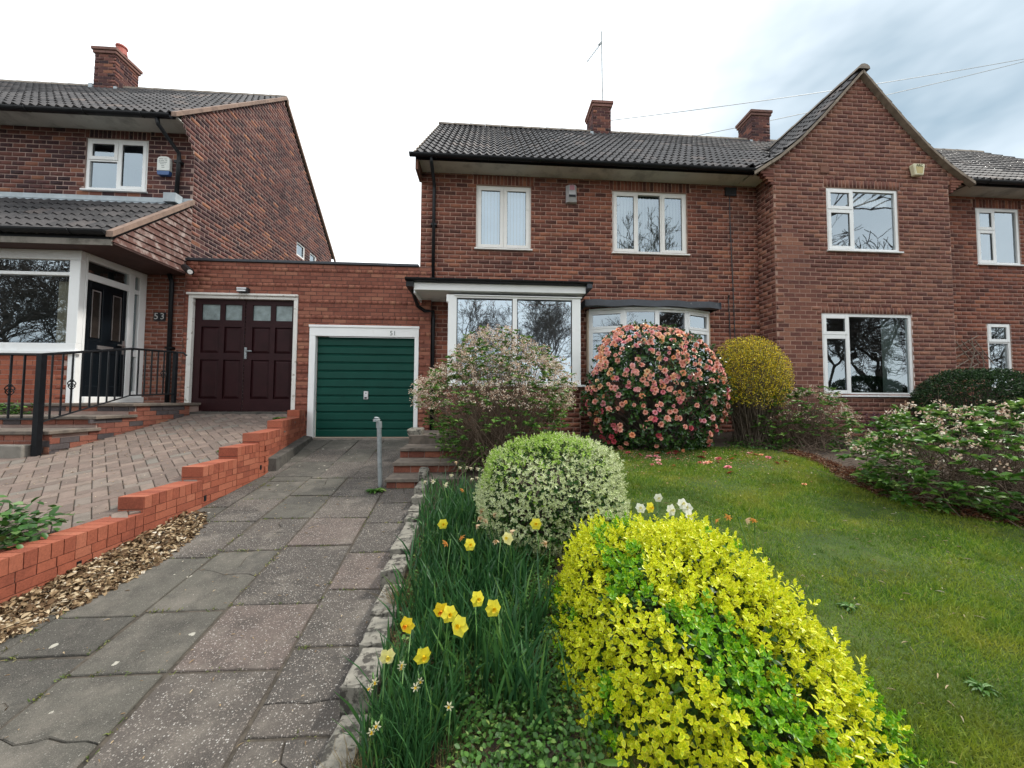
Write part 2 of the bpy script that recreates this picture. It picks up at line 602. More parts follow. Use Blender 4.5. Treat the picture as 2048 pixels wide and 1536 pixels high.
def place_bricks(parent, bricks, O, U, N, mat, maxn, J=.011, depth=.014, jit=.0018, piece='brick', stuffname='brickwork'):
    """bricks: (w, z, length, height); front face around O + N*0; single pieces first, the rest joined"""
    O, U, N = Vector(O), Vector(U), Vector(N)
    Z = Vector((0, 0, 1))
    sc_ = []
    for i, (w_, z_, l_, h_) in enumerate(bricks):
        P = O + U * w_ + Z * z_
        p = proj(P)
        if p is None or not (-20 < p[0] < 2068 and -20 < p[1] < 1556):
            sc_.append(0); continue
        v = (P - CAM)
        sc_.append(l_ * h_ * abs(v.dot(N)) / v.length ** 3)
    order = sorted(range(len(bricks)), key=lambda i: -sc_[i])
    single = [i for i in order[:maxn] if sc_[i] > 0]
    sset = set(single)

    def geo(l_, h_, j):
        a, b = (l_ - J) / 2, (h_ - J) / 2
        fr = [(-a, -b), (a, -b), (a, b), (-a, b)]
        vs = [U * x + Z * y + N * j for x, y in fr] + [U * x + Z * y - N * depth for x, y in fr]
        return vs, [(0, 1, 2, 3), (0, 4, 5, 1), (1, 5, 6, 2), (2, 6, 7, 3), (3, 7, 4, 0)]
    for i in single:
        w_, z_, l_, h_ = bricks[i]
        key = (round(l_, 2), round(h_, 3), tuple(round(x, 2) for x in N), mat.name, random.randrange(3) if l_ > .2 else 0)
        me = MESHC.get(key)
        if me is None:
            vs, fs = geo(round(l_, 2) if l_ > .2 and abs(l_ - round(l_, 2)) > .002 else l_, h_, random.uniform(-jit, jit))
            me = bpy.data.meshes.new(piece)
            me.from_pydata([tuple(v) for v in vs], [], fs)
            me.materials.append(mat)
            MESHC[key] = me
        link(piece, me, parent, O + U * w_ + Z * z_)
    rest = [i for i in range(len(bricks)) if i not in sset]
    if rest:
        V, F, A = [], [], []
        base = wl(parent)
        for i in rest:
            w_, z_, l_, h_ = bricks[i]
            vs, fs = geo(l_, h_, random.uniform(-jit, jit))
            c = O + U * w_ + Z * z_ - base
            n = len(V)
            V += [tuple(c + v) for v in vs]
            F += [tuple(n + q for q in f) for f in fs]
            A += [random.uniform(.01, 1)] * 8
        me = np_mesh(stuffname, np.array(V), np.array(F), mat, {'rnd': A})
        o = link(stuffname, me, parent)
        o['kind'] = 'stuff'


def wall(house, name, O, U, N, w0, w1, z0, z1, ops=(), solds=(), zmax=None, L_=.23, H=.0875, mat='brick51', mort='mortar', maxn=100, egw=False, seed=1, reveal=.11, J=.0155, off=0.):
    O, U, N = Vector(O), Vector(U), Vector(N)
    mb = MB(O, U, N)
    for a, b, c, d in opening_mesh(w0, w1, z0, z1, ops, zmax, H):
        mb.quad(mb.P(a, -.0035, c), mb.P(b, -.0035, c), mb.P(b, -.0035, d), mb.P(a, -.0035, d))
    for a, b, c, d in ops:
        for q in (((a, c), (a, d)), ((b, c), (b, d)), ((a, c), (b, c)), ((a, d), (b, d))):
            mb.quad(mb.P(q[0][0], -.006, q[0][1]), mb.P(q[1][0], -.006, q[1][1]), mb.P(q[1][0], -reveal, q[1][1]), mb.P(q[0][0], -reveal, q[0][1]))
    wo = mb.build(name, M[mort], house)
    br = course_bricks(w0, w1, z0, z1, L_, H, ops, zmax, egw, off, seed, solds)
    place_bricks(wo, br, O, U, N, M[mat], maxn, J=J)
    return wo


# ------------------------------------------------------------------ windows
def window(house, O, U, N, w0, w1, z0, z1, lights, rec=.05, sill=True, mat='upvc', glass='glass', room='interior', fw=.058, blind=None, curtain=None, depth=.9, label=None, roomz=None, sash_t=.068):
    """lights: (w0,w1,z0,z1,is_sash)"""
    mb = MB(O, U, N)
    n0, n1 = -rec - .06, -rec + .008
    mb.box(w0, w0 + fw, n0, n1, z0, z1)
    mb.box(w1 - fw, w1, n0, n1, z0, z1)
    mb.box(w0 + fw, w1 - fw, n0, n1, z0, z0 + fw)
    mb.box(w0 + fw, w1 - fw, n0, n1, z1 - fw, z1)
    ws = sorted({l[0] for l in lights} | {l[1] for l in lights})
    for x in ws[1:-1]:
        a = min(l[2] for l in lights if abs(l[0] - x) < .01 or abs(l[1] - x) < .01)
        b = max(l[3] for l in lights if abs(l[0] - x) < .01 or abs(l[1] - x) < .01)
        mb.box(x - .022, x + .022, n0 + .001, n1 - .001, max(a, z0 + fw), min(b, z1 - fw))
    for l in lights:
        if l[2] > z0 + fw + .02:
            mb.box(max(l[0], w0 + fw) + .022 * (l[0] > w0 + .01), min(l[1], w1 - fw) - .022 * (l[1] < w1 - .01), n0 + .002, n1 - .002, l[2] - .022, l[2] + .022)
    wo = mb.build('window', M[mat], house, label=label)
    for l in lights:
        a = l[0] + (fw * .6 if abs(l[0] - w0) < .01 else .006)
        b = l[1] - (fw * .6 if abs(l[1] - w1) < .01 else .006)
        c = l[2] + (fw * .6 if abs(l[2] - z0) < .01 else .006)
        d = l[3] - (fw * .6 if abs(l[3] - z1) < .01 else .006)
        t = sash_t
        if l[4]:
            s = MB(O, U, N)
            m0, m1 = n1 - .02, n1 + .016
            s.box(a, a + t, m0, m1, c, d).box(b - t, b, m0, m1, c, d).box(a + t, b - t, m0, m1, c, c + t).box(a + t, b - t, m0, m1, d - t, d)
            s.build('sash', M[mat], wo, bevel=.005)
        else:
            t = .018
        g = MB(O, U, N)
        q = n1 - .028 if not l[4] else n1 - .008
        bd = MB(O, U, N)
        bd.box(a + t - .004, a + t + .005, q, q + .006, c + t, d - t).box(b - t - .005, b - t + .004, q, q + .006, c + t, d - t)
        bd.box(a + t + .005, b - t - .005, q, q + .006, c + t - .004, c + t + .005).box(a + t + .005, b - t - .005, q, q + .006, d - t - .005, d - t + .004)
        bd.build('gasket', M['black'], wo)
        g.quad(g.P(a + t, q - .002, c + t), g.P(b - t, q - .002, c + t), g.P(b - t, q - .002, d - t), g.P(a + t, q - .002, d - t))
        g.build('pane', M[glass], wo)
    if sill:
        s = MB(O, U, N)
        s.box(w0 - .03, w1 + .03, -rec - .002, .05, z0 - .03, z0 + .002)
        s.build('sill', M[mat], wo, bevel=.006)
    # room behind
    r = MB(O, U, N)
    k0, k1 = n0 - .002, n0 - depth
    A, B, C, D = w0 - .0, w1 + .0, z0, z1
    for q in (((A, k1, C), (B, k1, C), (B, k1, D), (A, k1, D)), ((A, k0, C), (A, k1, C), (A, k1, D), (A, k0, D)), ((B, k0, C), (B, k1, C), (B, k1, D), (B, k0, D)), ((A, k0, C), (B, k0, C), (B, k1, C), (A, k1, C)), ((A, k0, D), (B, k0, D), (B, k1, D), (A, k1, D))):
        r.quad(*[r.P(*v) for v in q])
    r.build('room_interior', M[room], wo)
    if blind:
        s = MB(O, U, N)
        x = w0 + .03
        while x < w1 - .05:
            ph = random.uniform(-.004, .004)
            s.quad(s.P(x, n0 - .05 + ph, z0 + .03), s.P(x + .062, n0 - .085 + ph, z0 + .03), s.P(x + .062, n0 - .085 + ph, z1 - .02), s.P(x, n0 - .05 + ph, z1 - .02))
            x += .068
        s.build('blind', M[blind], wo)
    if curtain:
        a, b, c, d, mt = curtain
        s = MB(O, U, N)
        n = 26
        for i in range(n):
            x0, x1 = a + (b - a) * i / n, a + (b - a) * (i + 1) / n
            y0, y1 = n0 - .1 - .02 * (i % 2), n0 - .1 - .02 * ((i + 1) % 2)
            s.quad(s.P(x0, y0, c), s.P(x1, y1, c), s.P(x1, y1, d), s.P(x0, y0, d))
        s.build('curtain', M[mt], wo)
    return wo


# ------------------------------------------------------------------ roof tiles
def tile_profile(wt, n=6, rolls=2, amp=.03):
    m = n * rolls + 1
    xs = [wt * i / (m - 1) for i in range(m)]
    return [(x, amp * (.5 + .5 * math.cos(2 * math.pi * x / (wt / rolls) + math.pi)) ** 1.4) for x in xs]


def tile_geo(U, V, N, wt, gauge, rolls, amp, thick=.026, lift=.026):
    pr = tile_profile(wt, 6, rolls, amp)
    vs = []
    for x, h in pr: vs.append(U * x + N * (h + lift - thick))
    for x, h in pr: vs.append(U * x + N * (h + lift))
    for x, h in pr: vs.append(U * x + V * (gauge + .03) + N * (h + .001))
    m = len(pr)
    fs = [(i, i + 1, m + i + 1, m + i) for i in range(m - 1)] + [(m + i, m + i + 1, 2 * m + i + 1, 2 * m + i) for i in range(m - 1)]
    return vs, fs


def tiles(roof, P0, U, V, nu, nv, wt=.29, gauge=.345, rolls=2, amp=.040, maxn=200, mask=None, mat='tile'):
    P0, U, V = Vector(P0), Vector(U).normalized(), Vector(V).normalized()
    N = U.cross(V).normalized()
    if N.z < 0: N = -N
    vs, fs = tile_geo(U, V, N, wt, gauge, rolls, amp)
    items = []
    for j in range(nv):
        for i in range(nu):
            P = P0 + U * (i * wt) + V * (j * gauge)
            if mask and not mask(P + U * wt / 2): continue
            p = proj(P + U * wt / 2)
            s = 0
            if p and -20 < p[0] < 2068 and -20 < p[1] < 1556:
                d = P - CAM
                s = abs(d.dot(N)) / d.length ** 3
            items.append((s, P + N * random.uniform(0, .005)))
    items.sort(key=lambda t: -t[0])
    me = None
    mm = [bpy.data.meshes.new('tile') for _ in range(3)]
    for q in mm:
        q.from_pydata([tuple(v + N * random.uniform(-.0008, .0008)) for v in vs], [], fs)
        q.materials.append(M[mat])
    for s, P in [t for t in items[:maxn] if t[0] > 0]:
        link('tile', random.choice(mm), roof, P)
    rest = items[maxn:] + [t for t in items[:maxn] if t[0] <= 0]
    if rest:
        base = wl(roof)
        A = np.array([tuple(v) for v in vs])
        Ff = np.array(fs)
        Vv = np.concatenate([A + np.array(tuple(P - base)) for s, P in rest])
        Fv = np.concatenate([Ff + len(A) * k for k in range(len(rest))])
        at = np.repeat(rs.uniform(.01, 1, len(rest)), len(A))
        o = link('tiling', np_mesh('tiling', Vv, Fv, M[mat], {'rnd': at}), roof)
        o['kind'] = 'stuff'


def ridge_tiles(roof, P0, P1, n, r=.12, mat='ridge', maxn=60):
    P0, P1 = Vector(P0), Vector(P1)
    D = (P1 - P0) / n
    dn = D.normalized()
    S = dn.cross(Vector((0, 0, 1))).normalized()
    for i in range(n):
        mb = MB()
        vs, fs = [], []
        k = 7
        for e in (0, 1):
            for j in range(k):
                t = math.pi * (j / (k - 1)) * 1.05 - .08
                rr = r * (1.04 if e == 0 else .97)
                vs.append(P0 + D * (i + e * .985) + S * math.cos(t) * rr + Vector((0, 0, math.sin(t) * rr * .8 - .01)))
        fs = [(j, j + 1, k + j + 1, k + j) for j in range(k - 1)] + [tuple(range(k))[::-1], tuple(range(k, 2 * k))]
        mb.add(vs, fs)
        mb.build('ridge_tile', M[mat], roof)


# ------------------------------------------------------------------ plants
def leafset(P, D, Nn, Ln, Wd, rnd, fold=.25, shape='oval', curl=0.):
    """vectorised leaves: returns V, F, rnd, mid. P base, D axis, Nn face normal (all n,3)"""
    n = len(P)
    D = D / np.linalg.norm(D, axis=1, keepdims=True)
    S = np.cross(D, Nn)
    S /= np.linalg.norm(S, axis=1, keepdims=True) + 1e-9
    Nn = np.cross(S, D)
    if shape == 'oval':
        rim = [(0, 0), (.32, .42), (.68, .44), (1, 0), (.68, -.44), (.32, -.42)]
        ctr = (.52, 0)
    elif shape == 'long':
        rim = [(0, 0), (.35, .5), (.7, .33), (1, 0), (.7, -.33), (.35, -.5)]
        ctr = (.5, 0)
    else:
        rim = [(0, -.25), (.5, .5), (1, 0), (.5, -.5)]
        ctr = None
    k = len(rim) + (1 if ctr else 0)
    V = np.zeros((n, k, 3))
    for i, (t, s) in enumerate(rim):
        V[:, i] = P + D * (Ln * t)[:, None] + S * (Wd * s)[:, None] + Nn * (Ln * (abs(s) * fold - curl * t * t))[:, None]
    if ctr:
        V[:, k - 1] = P + D * (Ln * ctr[0])[:, None] - Nn * (Ln * (curl * .27))[:, None]
        m = len(rim)
        f = np.array([[k - 1, i, (i + 1) % m] for i in range(m)])
    else:
        f = np.array([[0, 1, 2], [0, 2, 3]])
    F = (f[None] + (np.arange(n) * k)[:, None, None]).reshape(-1, 3)
    mid = np.zeros((n, k))
    if ctr: mid[:, k - 1] = 1
    return V.reshape(-1, 3), F, np.repeat(rnd, k), mid.ravel()


def build_leaves(name, parent, mat, *args, kind=None, **kw):
    V, F, r, m = leafset(*args, **kw)
    b = np.array(tuple(wl(parent))) if parent is not None else np.zeros(3)
    me = np_mesh(name, V - b, F, mat, {'rnd': r, 'mid': m})
    o = link(name, me, parent, None if parent is not None else (0, 0, 0))
    if kind: o['kind'] = kind
    return o


def rdir(n):
    v = rs.normal(size=(n, 3))
    return v / np.linalg.norm(v, axis=1, keepdims=True)


def lump(d, seed=0., amp=.08, fr=3.):
    return 1 + amp * (np.sin(d[:, 0] * fr * 1.3 + seed) * np.sin(d[:, 1] * fr * 1.7 + seed * 2) + np.sin(d[:, 2] * fr * 1.9 + seed * 3 + d[:, 0] * fr)) / 1.5


def ell(n, c, rad, seed=0., amp=.08, zmin=-.9, e=2.0, fr=3., ev=None):
    d = rdir(int(n * 3.5) + 40)
    d = d[d[:, 2] > zmin][:n]
    # super-ellipsoid rounding
    m = (np.abs(d) ** e).sum(1) ** (1 / e) if ev is None else (((np.abs(d[:, :2]) ** e).sum(1)) ** (ev / e) + np.abs(d[:, 2]) ** ev) ** (1 / ev)
    p = d / m[:, None] * lump(d, seed, amp, fr)[:, None]
    nn = np.sign(d) * np.abs(d / m[:, None]) ** ((ev or e) - 1) / np.array(rad)
    nn /= np.linalg.norm(nn, axis=1, keepdims=True)
    return np.array(c) + p * np.array(rad), nn, d


def tubes_np(paths, radii, n=3):
    """paths (m,k,3) radii (m,k)"""
    m, k, _ = paths.shape
    d = np.gradient(paths, axis=1)
    d /= np.linalg.norm(d, axis=2, keepdims=True) + 1e-9
    ref = np.array([.3, .2, 1.]) ; ref = ref / np.linalg.norm(ref)
    a = np.cross(d, np.broadcast_to(ref, d.shape))
    bad = np.linalg.norm(a, axis=2) < .15
    a[bad] = np.cross(d[bad], np.array([1., 0, 0]))
    a /= np.linalg.norm(a, axis=2, keepdims=True) + 1e-9
    b = np.cross(d, a)
    V = np.zeros((m, k, n, 3))
    for i in range(n):
        t = 2 * math.pi * i / n
        V[:, :, i] = paths + (a * math.cos(t) + b * math.sin(t)) * radii[:, :, None]
    fs = []
    for s in range(k - 1):
        for i in range(n):
            fs.append([s * n + i, s * n + (i + 1) % n, (s + 1) * n + (i + 1) % n, (s + 1) * n + i])
    F = (np.array(fs)[None] + (np.arange(m) * k * n)[:, None, None]).reshape(-1, 4)
    return V.reshape(-1, 3), F


def build_tubes(name, parent, mat, paths, radii, n=3, rnd=None, kind=None):
    V, F = tubes_np(paths, radii, n)
    b = np.array(tuple(wl(parent))) if parent is not None else np.zeros(3)
    k = paths.shape[1] * n
    r = np.repeat(rs.uniform(.01, 1, len(paths)) if rnd is None else rnd, k)
    o = link(name, np_mesh(name, V - b, F, mat, {'rnd': r}, smooth=True), parent, None if parent is not None else (0, 0, 0))
    if kind: o['kind'] = kind
    return o


def stems(base, n, tips, rb=.006, rt=.002, bow=.15, spread=.06):
    n = len(tips)
    """curved stems from around base to the tips"""
    b = np.array(base) + rs.normal(size=(n, 3)) * np.array([spread, spread, .0])
    t = np.linspace(0, 1, 5)[None, :, None]
    midp = (b + tips) / 2 + rs.normal(size=(n, 3)) * bow * .4 + np.array([0, 0, bow])
    P = (1 - t) ** 2 * b[:, None] + 2 * t * (1 - t) * midp[:, None] + t ** 2 * tips[:, None]
    rad = np.linspace(rb, rt, 5)[None] * rs.uniform(.7, 1.3, (n, 1))
    return P, rad
X3, Z3 = (1, 0, 0), (0, 0, 1)
FRONT = (0, -1, 0)


def grow(box, a=.0): return box


# ================================================================== house 51
H51 = thing('brick_house', 'brick house with white porch, bow window and two upper windows behind the pink flowering bush', 'house', (2.2, 8.5, .85), 'houses of the row')
o1 = (-.27, .85, 4.67, 6.0)
o2 = (2.56, 4.17, 4.67, 6.0)
oby = (2.0, 4.55, 1.9, 3.42)
wall(H51, 'wall', (0, 7.4, 0), X3, FRONT, -1.38, 5.76, .85, 6.21, [o1, o2, oby], [(-.33, .91, 6.0, 6.205), (2.5, 4.23, 6.0, 6.205)], maxn=236, seed=3)
mb = MB()
mb.quad((-1.379, 7.41, .6), (-1.379, 13.6, .6), (-1.379, 13.6, 6.2), (-1.379, 10.5, 9.4), (-1.379, 7.41, 6.2))
mb.build('side_wall', M['sidewall'], H51)
window(H51, (0, 7.4, 0), X3, FRONT, *o1, [(-.27, .29, 4.67, 6.0, 1), (.29, .85, 4.67, 6.0, 1)], mat='cream', blind='blind', room='interior_lit', label='two light upper window with pale vertical blinds')
window(H51, (0, 7.4, 0), X3, FRONT, *o2, [(2.56, 3.10, 4.67, 6.0, 1), (3.10, 3.62, 4.67, 6.0, 0), (3.62, 4.17, 4.67, 6.0, 1)], mat='cream', blind='blindg', room='interior', label='three light upper window with dark vertical blinds')
# roof 51
SL = Vector((0, 1, .925)).normalized()
roof = MB()
roof.quad((-1.42, 6.98, 6.27), (9.8, 6.98, 6.27), (9.8, 10.42, 9.45), (-1.42, 10.42, 9.45))
roof.quad((-1.42, 13.9, 6.27), (9.8, 13.9, 6.27), (9.8, 10.42, 9.45), (-1.42, 10.42, 9.45))
roof51 = roof.build('roof', M['leadd'], H51)


def gable_z(X, cx=7.66):
    d = abs(X - cx)
    return float(np.interp(d, [0, .93, 1.38, 1.85, 2.33, 2.6], [8.45, 7.41, 6.95, 6.55, 6.24, 6.1]))


def m51(P):
    if P.x > 5.1 and gable_z(P.x) > P.z - .02 and P.x < 10.3: return False
    return True


tiles(roof51, (-1.44, 6.93, 6.265), X3, SL, 37, 14, .29, .335, mask=m51, maxn=285)
ridge_tiles(roof51, (-1.46, 10.42, 9.47), (6.9, 10.42, 9.47), 19)
ng = MB((0, 0, 0))
for i in range(14):       # cement verge with the tile ends
    P = Vector((-1.45, 6.93, 6.24)) + SL * (.335 * i)
    ng.add([P, P + Vector((.06, 0, 0)), P + SL * .33 + Vector((.06, 0, 0)), P + SL * .33, P + Vector((0, 0, .08)), P + Vector((.06, 0, .08)), P + SL * .33 + Vector((.06, 0, .055)), P + SL * .33 + Vector((0, 0, .055))],
           [(0, 1, 5, 4), (0, 4, 7, 3), (1, 2, 6, 5), (4, 5, 6, 7)])
ng.build('verge', M['verge'], roof51)


def gutter(parent, P0, P1, r=.058, brackets=.9, face=True):
    P0, P1 = Vector(P0), Vector(P1)
    D = (P1 - P0).normalized()
    S = D.cross(Vector((0, 0, 1))).normalized()
    g = MB()
    k = 9
    vs, fs = [], []
    for P in (P0, P1):
        for rr in (r, r - .006):
            for j in range(k):
                t = math.pi + math.pi * j / (k - 1)
                vs.append(P + S * math.cos(t) * rr + Vector((0, 0, math.sin(t) * rr)))
    for q in (0, k):
        fs += [(q + j, q + j + 1, 2 * k + q + j + 1, 2 * k + q + j) for j in range(k - 1)]
    fs += [tuple(range(k)), tuple(range(2 * k, 3 * k))]
    g.add(vs, fs)
    go = g.build('gutter', M['black'], parent)
    n = max(1, int((P1 - P0).length / brackets))
    for i in range(n):
        P = P0 + (P1 - P0) * ((i + .5) / n)
        b = MB()
        b.tube([P + S * math.cos(t) * (r + .006) + Vector((0, 0, math.sin(t) * (r + .006))) for t in [math.pi + math.pi * q / 6 for q in range(7)]], .008, 4)
        b.build('gutter_bracket', M['black'], go)
    return go


gutter(H51, (-1.52, 6.92, 6.26), (5.42, 6.92, 6.26))
MB().box(-1.42, 5.6, 6.985, 7.005, 6.195, 6.31).build('fascia', M['black'], H51)
MB().box(-1.36, 5.7, 7.006, 7.41, 6.205, 6.225).build('soffit', M['soffit'], H51)
MB().box(-1.42, -1.37, 6.985, 7.42, 6.0, 6.3).build('box_end', M['sidewall'], H51)


def downpipe(parent, pts, r=.034, clips=()):
    d = MB()
    d.tube(pts, r, 8)
    do = d.build('downpipe', M['black'], parent, smooth=True)
    for c in clips:
        x, y, z = c
        MB().box(x - r - .025, x + r + .025, y - .02, y + r + .03, z - .02, z + .02).build('pipe_clip', M['black'], do)
    return do


downpipe(H51, [(-1.11, 6.93, 6.22), (-1.11, 6.95, 6.12), (-1.11, 7.33, 5.93), (-1.11, 7.34, 5.8), (-1.11, 7.34, 3.78)], clips=[(-1.11, 7.33, 5.1)])


def chimney(house, x0, x1, y0, y1, zb, zt, pot=None, seed=1, mat='brick51', maxn=24, flash=True):
    """shaft with real bricks on the two faces one can see, oversailing cap"""
    c = MB()
    c.box(x0 + .008, x1 - .008, y0 + .008, y1 - .008, zb, zt)
    co = c.build('chimney', M['mortar'], house)
    Hc = .0865
    n = int((zt - zb) / Hc)
    bf = course_bricks(0, x1 - x0, zb, zb + n * Hc, .23, Hc, [], seed=seed)
    place_bricks(co, bf, (x0, y0, 0), X3, FRONT, M[mat], maxn, J=.014)
    right = x0 < 0
    xs = x1 if right else x0
    bs = course_bricks(0, y1 - y0, zb, zb + n * Hc, .23, Hc, [], seed=seed + 5)
    place_bricks(co, bs, (xs, y0, 0), (0, 1, 0), (1, 0, 0) if right else (-1, 0, 0), M[mat], maxn, J=.014)
    cap = MB()
    cap.box(x0 - .03, x1 + .03, y0 - .03, y1 + .03, zt, zt + .075)
    cap.box(x0 - .055, x1 + .055, y0 - .055, y1 + .055, zt + .077, zt + .16)
    cap.build('chimney_cap', M['capred'], co, bevel=.008)
    f = MB()
    f.box(x0 + .05, x1 - .05, y0 + .05, y1 - .05, zt + .16, zt + .20)
    f.tube([((x0 + x1) / 2, (y0 + y1) / 2, zt + .2), ((x0 + x1) / 2, (y0 + y1) / 2, zt + .25)], [.09, .07], 10)
    f.build('flaunching', M['verge'], co)
    if pot:
        p = MB()
        p.tube([(pot[0], pot[1], zt + .16), (pot[0], pot[1], zt + .34), (pot[0], pot[1], zt + .36), (pot[0], pot[1], zt + .40)], [.13, .10, .125, .12], 12)
        p.build('chimney_pot', M['pot'], co, smooth=False)
    if flash:
        l = MB()
        za = zb
        l.add([Vector((x0 - .1, y0 - .16, zb + .03)), Vector((x1 + .12, y0 - .16, zb + .03)), Vector((x1 + .1, y0 - .005, zb + .20)), Vector((x0 - .1, y0 - .005, zb + .20))], [(0, 1, 2, 3)])
        l.box(x0 - .012, x1 + .012, y0 - .012, y0 + .01, zb + .1, zb + .27)
        l.box(x0 - .09, x0 - .0, y0 - .03, y0 + .06, zb + .22, zb + .38)
        l.box(x1 + .0, x1 + .07, y0 - .03, y0 + .05, zb + .22, zb + .32)
        l.build('flashing', M['lead'], co)
    return co


chimney(H51, 2.95, 3.48, 10.12, 10.80, 8.92, 10.06, seed=21, mat='brick53')

# bow window of house 51
bw = [(2.02, 7.29), (2.66, 7.05), (3.30, 6.99), (3.93, 7.05), (4.53, 7.29)]
bow = MB()
bow.box(1.99, 2.05, 7.29, 7.42, 1.95, 3.42)
bow.box(4.50, 4.56, 7.29, 7.42, 1.95, 3.42)
bowo = bow.build('bow_window', M['beige'], H51, label='shallow bow window with white frames behind the pink flowers')
for i in range(4):
    a, b = Vector((*bw[i], 0)), Vector((*bw[i + 1], 0))
    U = (b - a).normalized()
    Nv = Vector((U.y, -U.x, 0))
    wd = (b - a).length
    f = MB(a, U, Nv)
    z0, z1 = 1.98, 3.40
    f.box(0, .045, -.06, 0, z0, z1).box(wd - .045, wd, -.06, 0, z0, z1).box(.045, wd - .045, -.06, 0, z0, z0 + .05).box(.045, wd - .045, -.06, 0, z1 - .05, z1)
    side = i in (0, 3)
    ls = [(.03, wd - .03, 3.03, z1 - .035), (.03, wd - .03, z0 + .03, 3.0)] if side else [(.045, wd - .045, z0 + .05, z1 - .05)]
    if side: f.box(.045, wd - .045, -.059, -.001, 2.99, 3.04)
    fo = f.build('frame', M['upvc'], bowo)
    for l in ls:
        t = .045 if side else .012
        if side:
            s = MB(a, U, Nv)
            s.box(l[0], l[0] + t, -.03, .014, l[2], l[3]).box(l[1] - t, l[1], -.03, .014, l[2], l[3]).box(l[0] + t, l[1] - t, -.03, .014, l[2], l[2] + t).box(l[0] + t, l[1] - t, -.03, .014, l[3] - t, l[3])
            s.build('sash', M['upvc'], bowo)
        g = MB(a, U, Nv)
        g.quad(g.P(l[0] + t - .01, -.02, l[2] + t - .01), g.P(l[1] - t + .01, -.02, l[2] + t - .01), g.P(l[1] - t + .01, -.02, l[3] - t + .01), g.P(l[0] + t - .01, -.02, l[3] - t + .01))
        g.build('pane', M['glass'], bowo)
sl = MB()
vs = [(x, y - .03) for x, y in bw]
for i in range(4):
    a, b = vs[i], vs[i + 1]
    sl.add([Vector((a[0], a[1] - .02, 3.40)), Vector((b[0], b[1] - .02, 3.40)), Vector((b[0], b[1] + .08, 3.40)), Vector((a[0], a[1] + .08, 3.40)),
            Vector((a[0], a[1] - .02, 3.43)), Vector((b[0], b[1] - .02, 3.43)), Vector((b[0], b[1] + .08, 3.43)), Vector((a[0], a[1] + .08, 3.43))],
           [(0, 1, 2, 3), (4, 5, 6, 7), (0, 1, 5, 4), (2, 3, 7, 6)])
sl.build('drip_strip', M['upvc'], bowo)
ld = MB()
for i in range(12):     # lead sheet dressed over the head, a bit wavy
    x0, x1 = 1.87 + i * .2275, 1.87 + (i + 1) * .2275
    w0, w1 = .012 * math.sin(i * 1.9), .012 * math.sin((i + 1) * 1.9)
    yf = lambda x: 6.91 + .05 * abs(x - 3.23) ** 2
    ld.add([Vector((x0, 7.40, 3.60)), Vector((x1, 7.40, 3.63)), Vector((x1, yf(x1), 3.56 + w1)), Vector((x0, yf(x0), 3.56 + w0)), Vector((x1, yf(x1) - .02, 3.432 + w1)), Vector((x0, yf(x0) - .02, 3.432 + w0)), Vector((x1, yf(x1) + .1, 3.431)), Vector((x0, yf(x0) + .1, 3.431))],
           [(0, 1, 2, 3), (3, 2, 4, 5), (5, 4, 6, 7)])
ld.box(1.865, 1.88, 6.98, 7.4, 3.43, 3.56).box(4.59, 4.605, 6.98, 7.4, 3.43, 3.56)
ld.build('lead_roof', M['leadd'], bowo)
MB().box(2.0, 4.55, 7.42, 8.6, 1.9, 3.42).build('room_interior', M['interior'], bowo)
mbx = MB()
mbx.quad((2.03, 7.5, 3.40), (4.53, 7.5, 3.40), (4.53, 7.30, 3.40), (3.93, 7.06, 3.40), (3.3, 7.0, 3.40), (2.66, 7.06, 3.40), (2.03, 7.3, 3.40))
mbx.build('head_board', M['interior'], bowo)
ap = MB()
ap.quad(*[(x, y, .85) for x, y in bw][::-1])
for i in range(4):
    a, b = bw[i], bw[i + 1]
    ap.quad((*a, .85), (*b, .85), (*b, 1.97), (*a, 1.97))
ap.build('apron_wall', M['sidewall'], bowo)

# cables on wall 51
c = MB()
c.tube([(5.10, 7.385, 5.96), (5.10, 7.385, 5.4), (5.13, 7.385, 4.2), (5.16, 7.385, 2.6), (5.17, 7.385, 1.2)], .009, 5)
c.tube([(5.03, 7.385, 3.78), (5.05, 7.385, 3.0), (5.06, 7.385, 1.4)], .009, 5)
c.tube([(5.03, 7.385, 3.78), (5.03, 7.36, 3.82)], .02, 5)
tag(c.build('wall_cable', M['plateblack']), 'pair of thin dark cables running down the brick wall beside the projecting gable', 'cable')
MB().box(5.0, 5.24, 7.36, 7.4, 5.97, 6.14).build('air_vent', M['plateblack'], H51)

# ================================================================== porch of 51
PO = thing('glazed_porch', 'white glazed porch with flat canopy and black gutter behind the dried flower shrub', 'porch', (.5, 7.0, .85))
wall(PO, 'base_wall', (0, 6.67, 0), X3, FRONT, -.74, 1.69, .85, 1.85, maxn=60, seed=8)
mb = MB()
mb.quad((1.689, 6.68, .85), (1.689, 7.4, .85), (1.689, 7.4, 1.85), (1.689, 6.68, 1.85))
mb.quad((-.739, 6.68, .85), (-.739, 7.4, .85), (-.739, 7.4, 1.85), (-.739, 6.68, 1.85))
mb.build('side_base_wall', M['sidewall'], PO)
f = MB((0, 6.65, 0), X3, FRONT)
f.box(-.73, -.575, -.10, 0, 1.88, 3.50).box(1.53, 1.69, -.10, 0, 1.88, 3.50).box(-.575, 1.53, -.10, 0, 3.44, 3.50).box(-.575, 1.53, -.10, 0, 1.88, 1.95)
f.box(.435, .515, -.09, .002, 1.95, 3.44)
f.box(-.62, 1.71, -.02, .03, 3.475, 3.495)
f.box(-.76, -.72, -.1, .012, 3.36, 3.50)
fo = f.build('frame', M['upvc'], PO, bevel=.006)
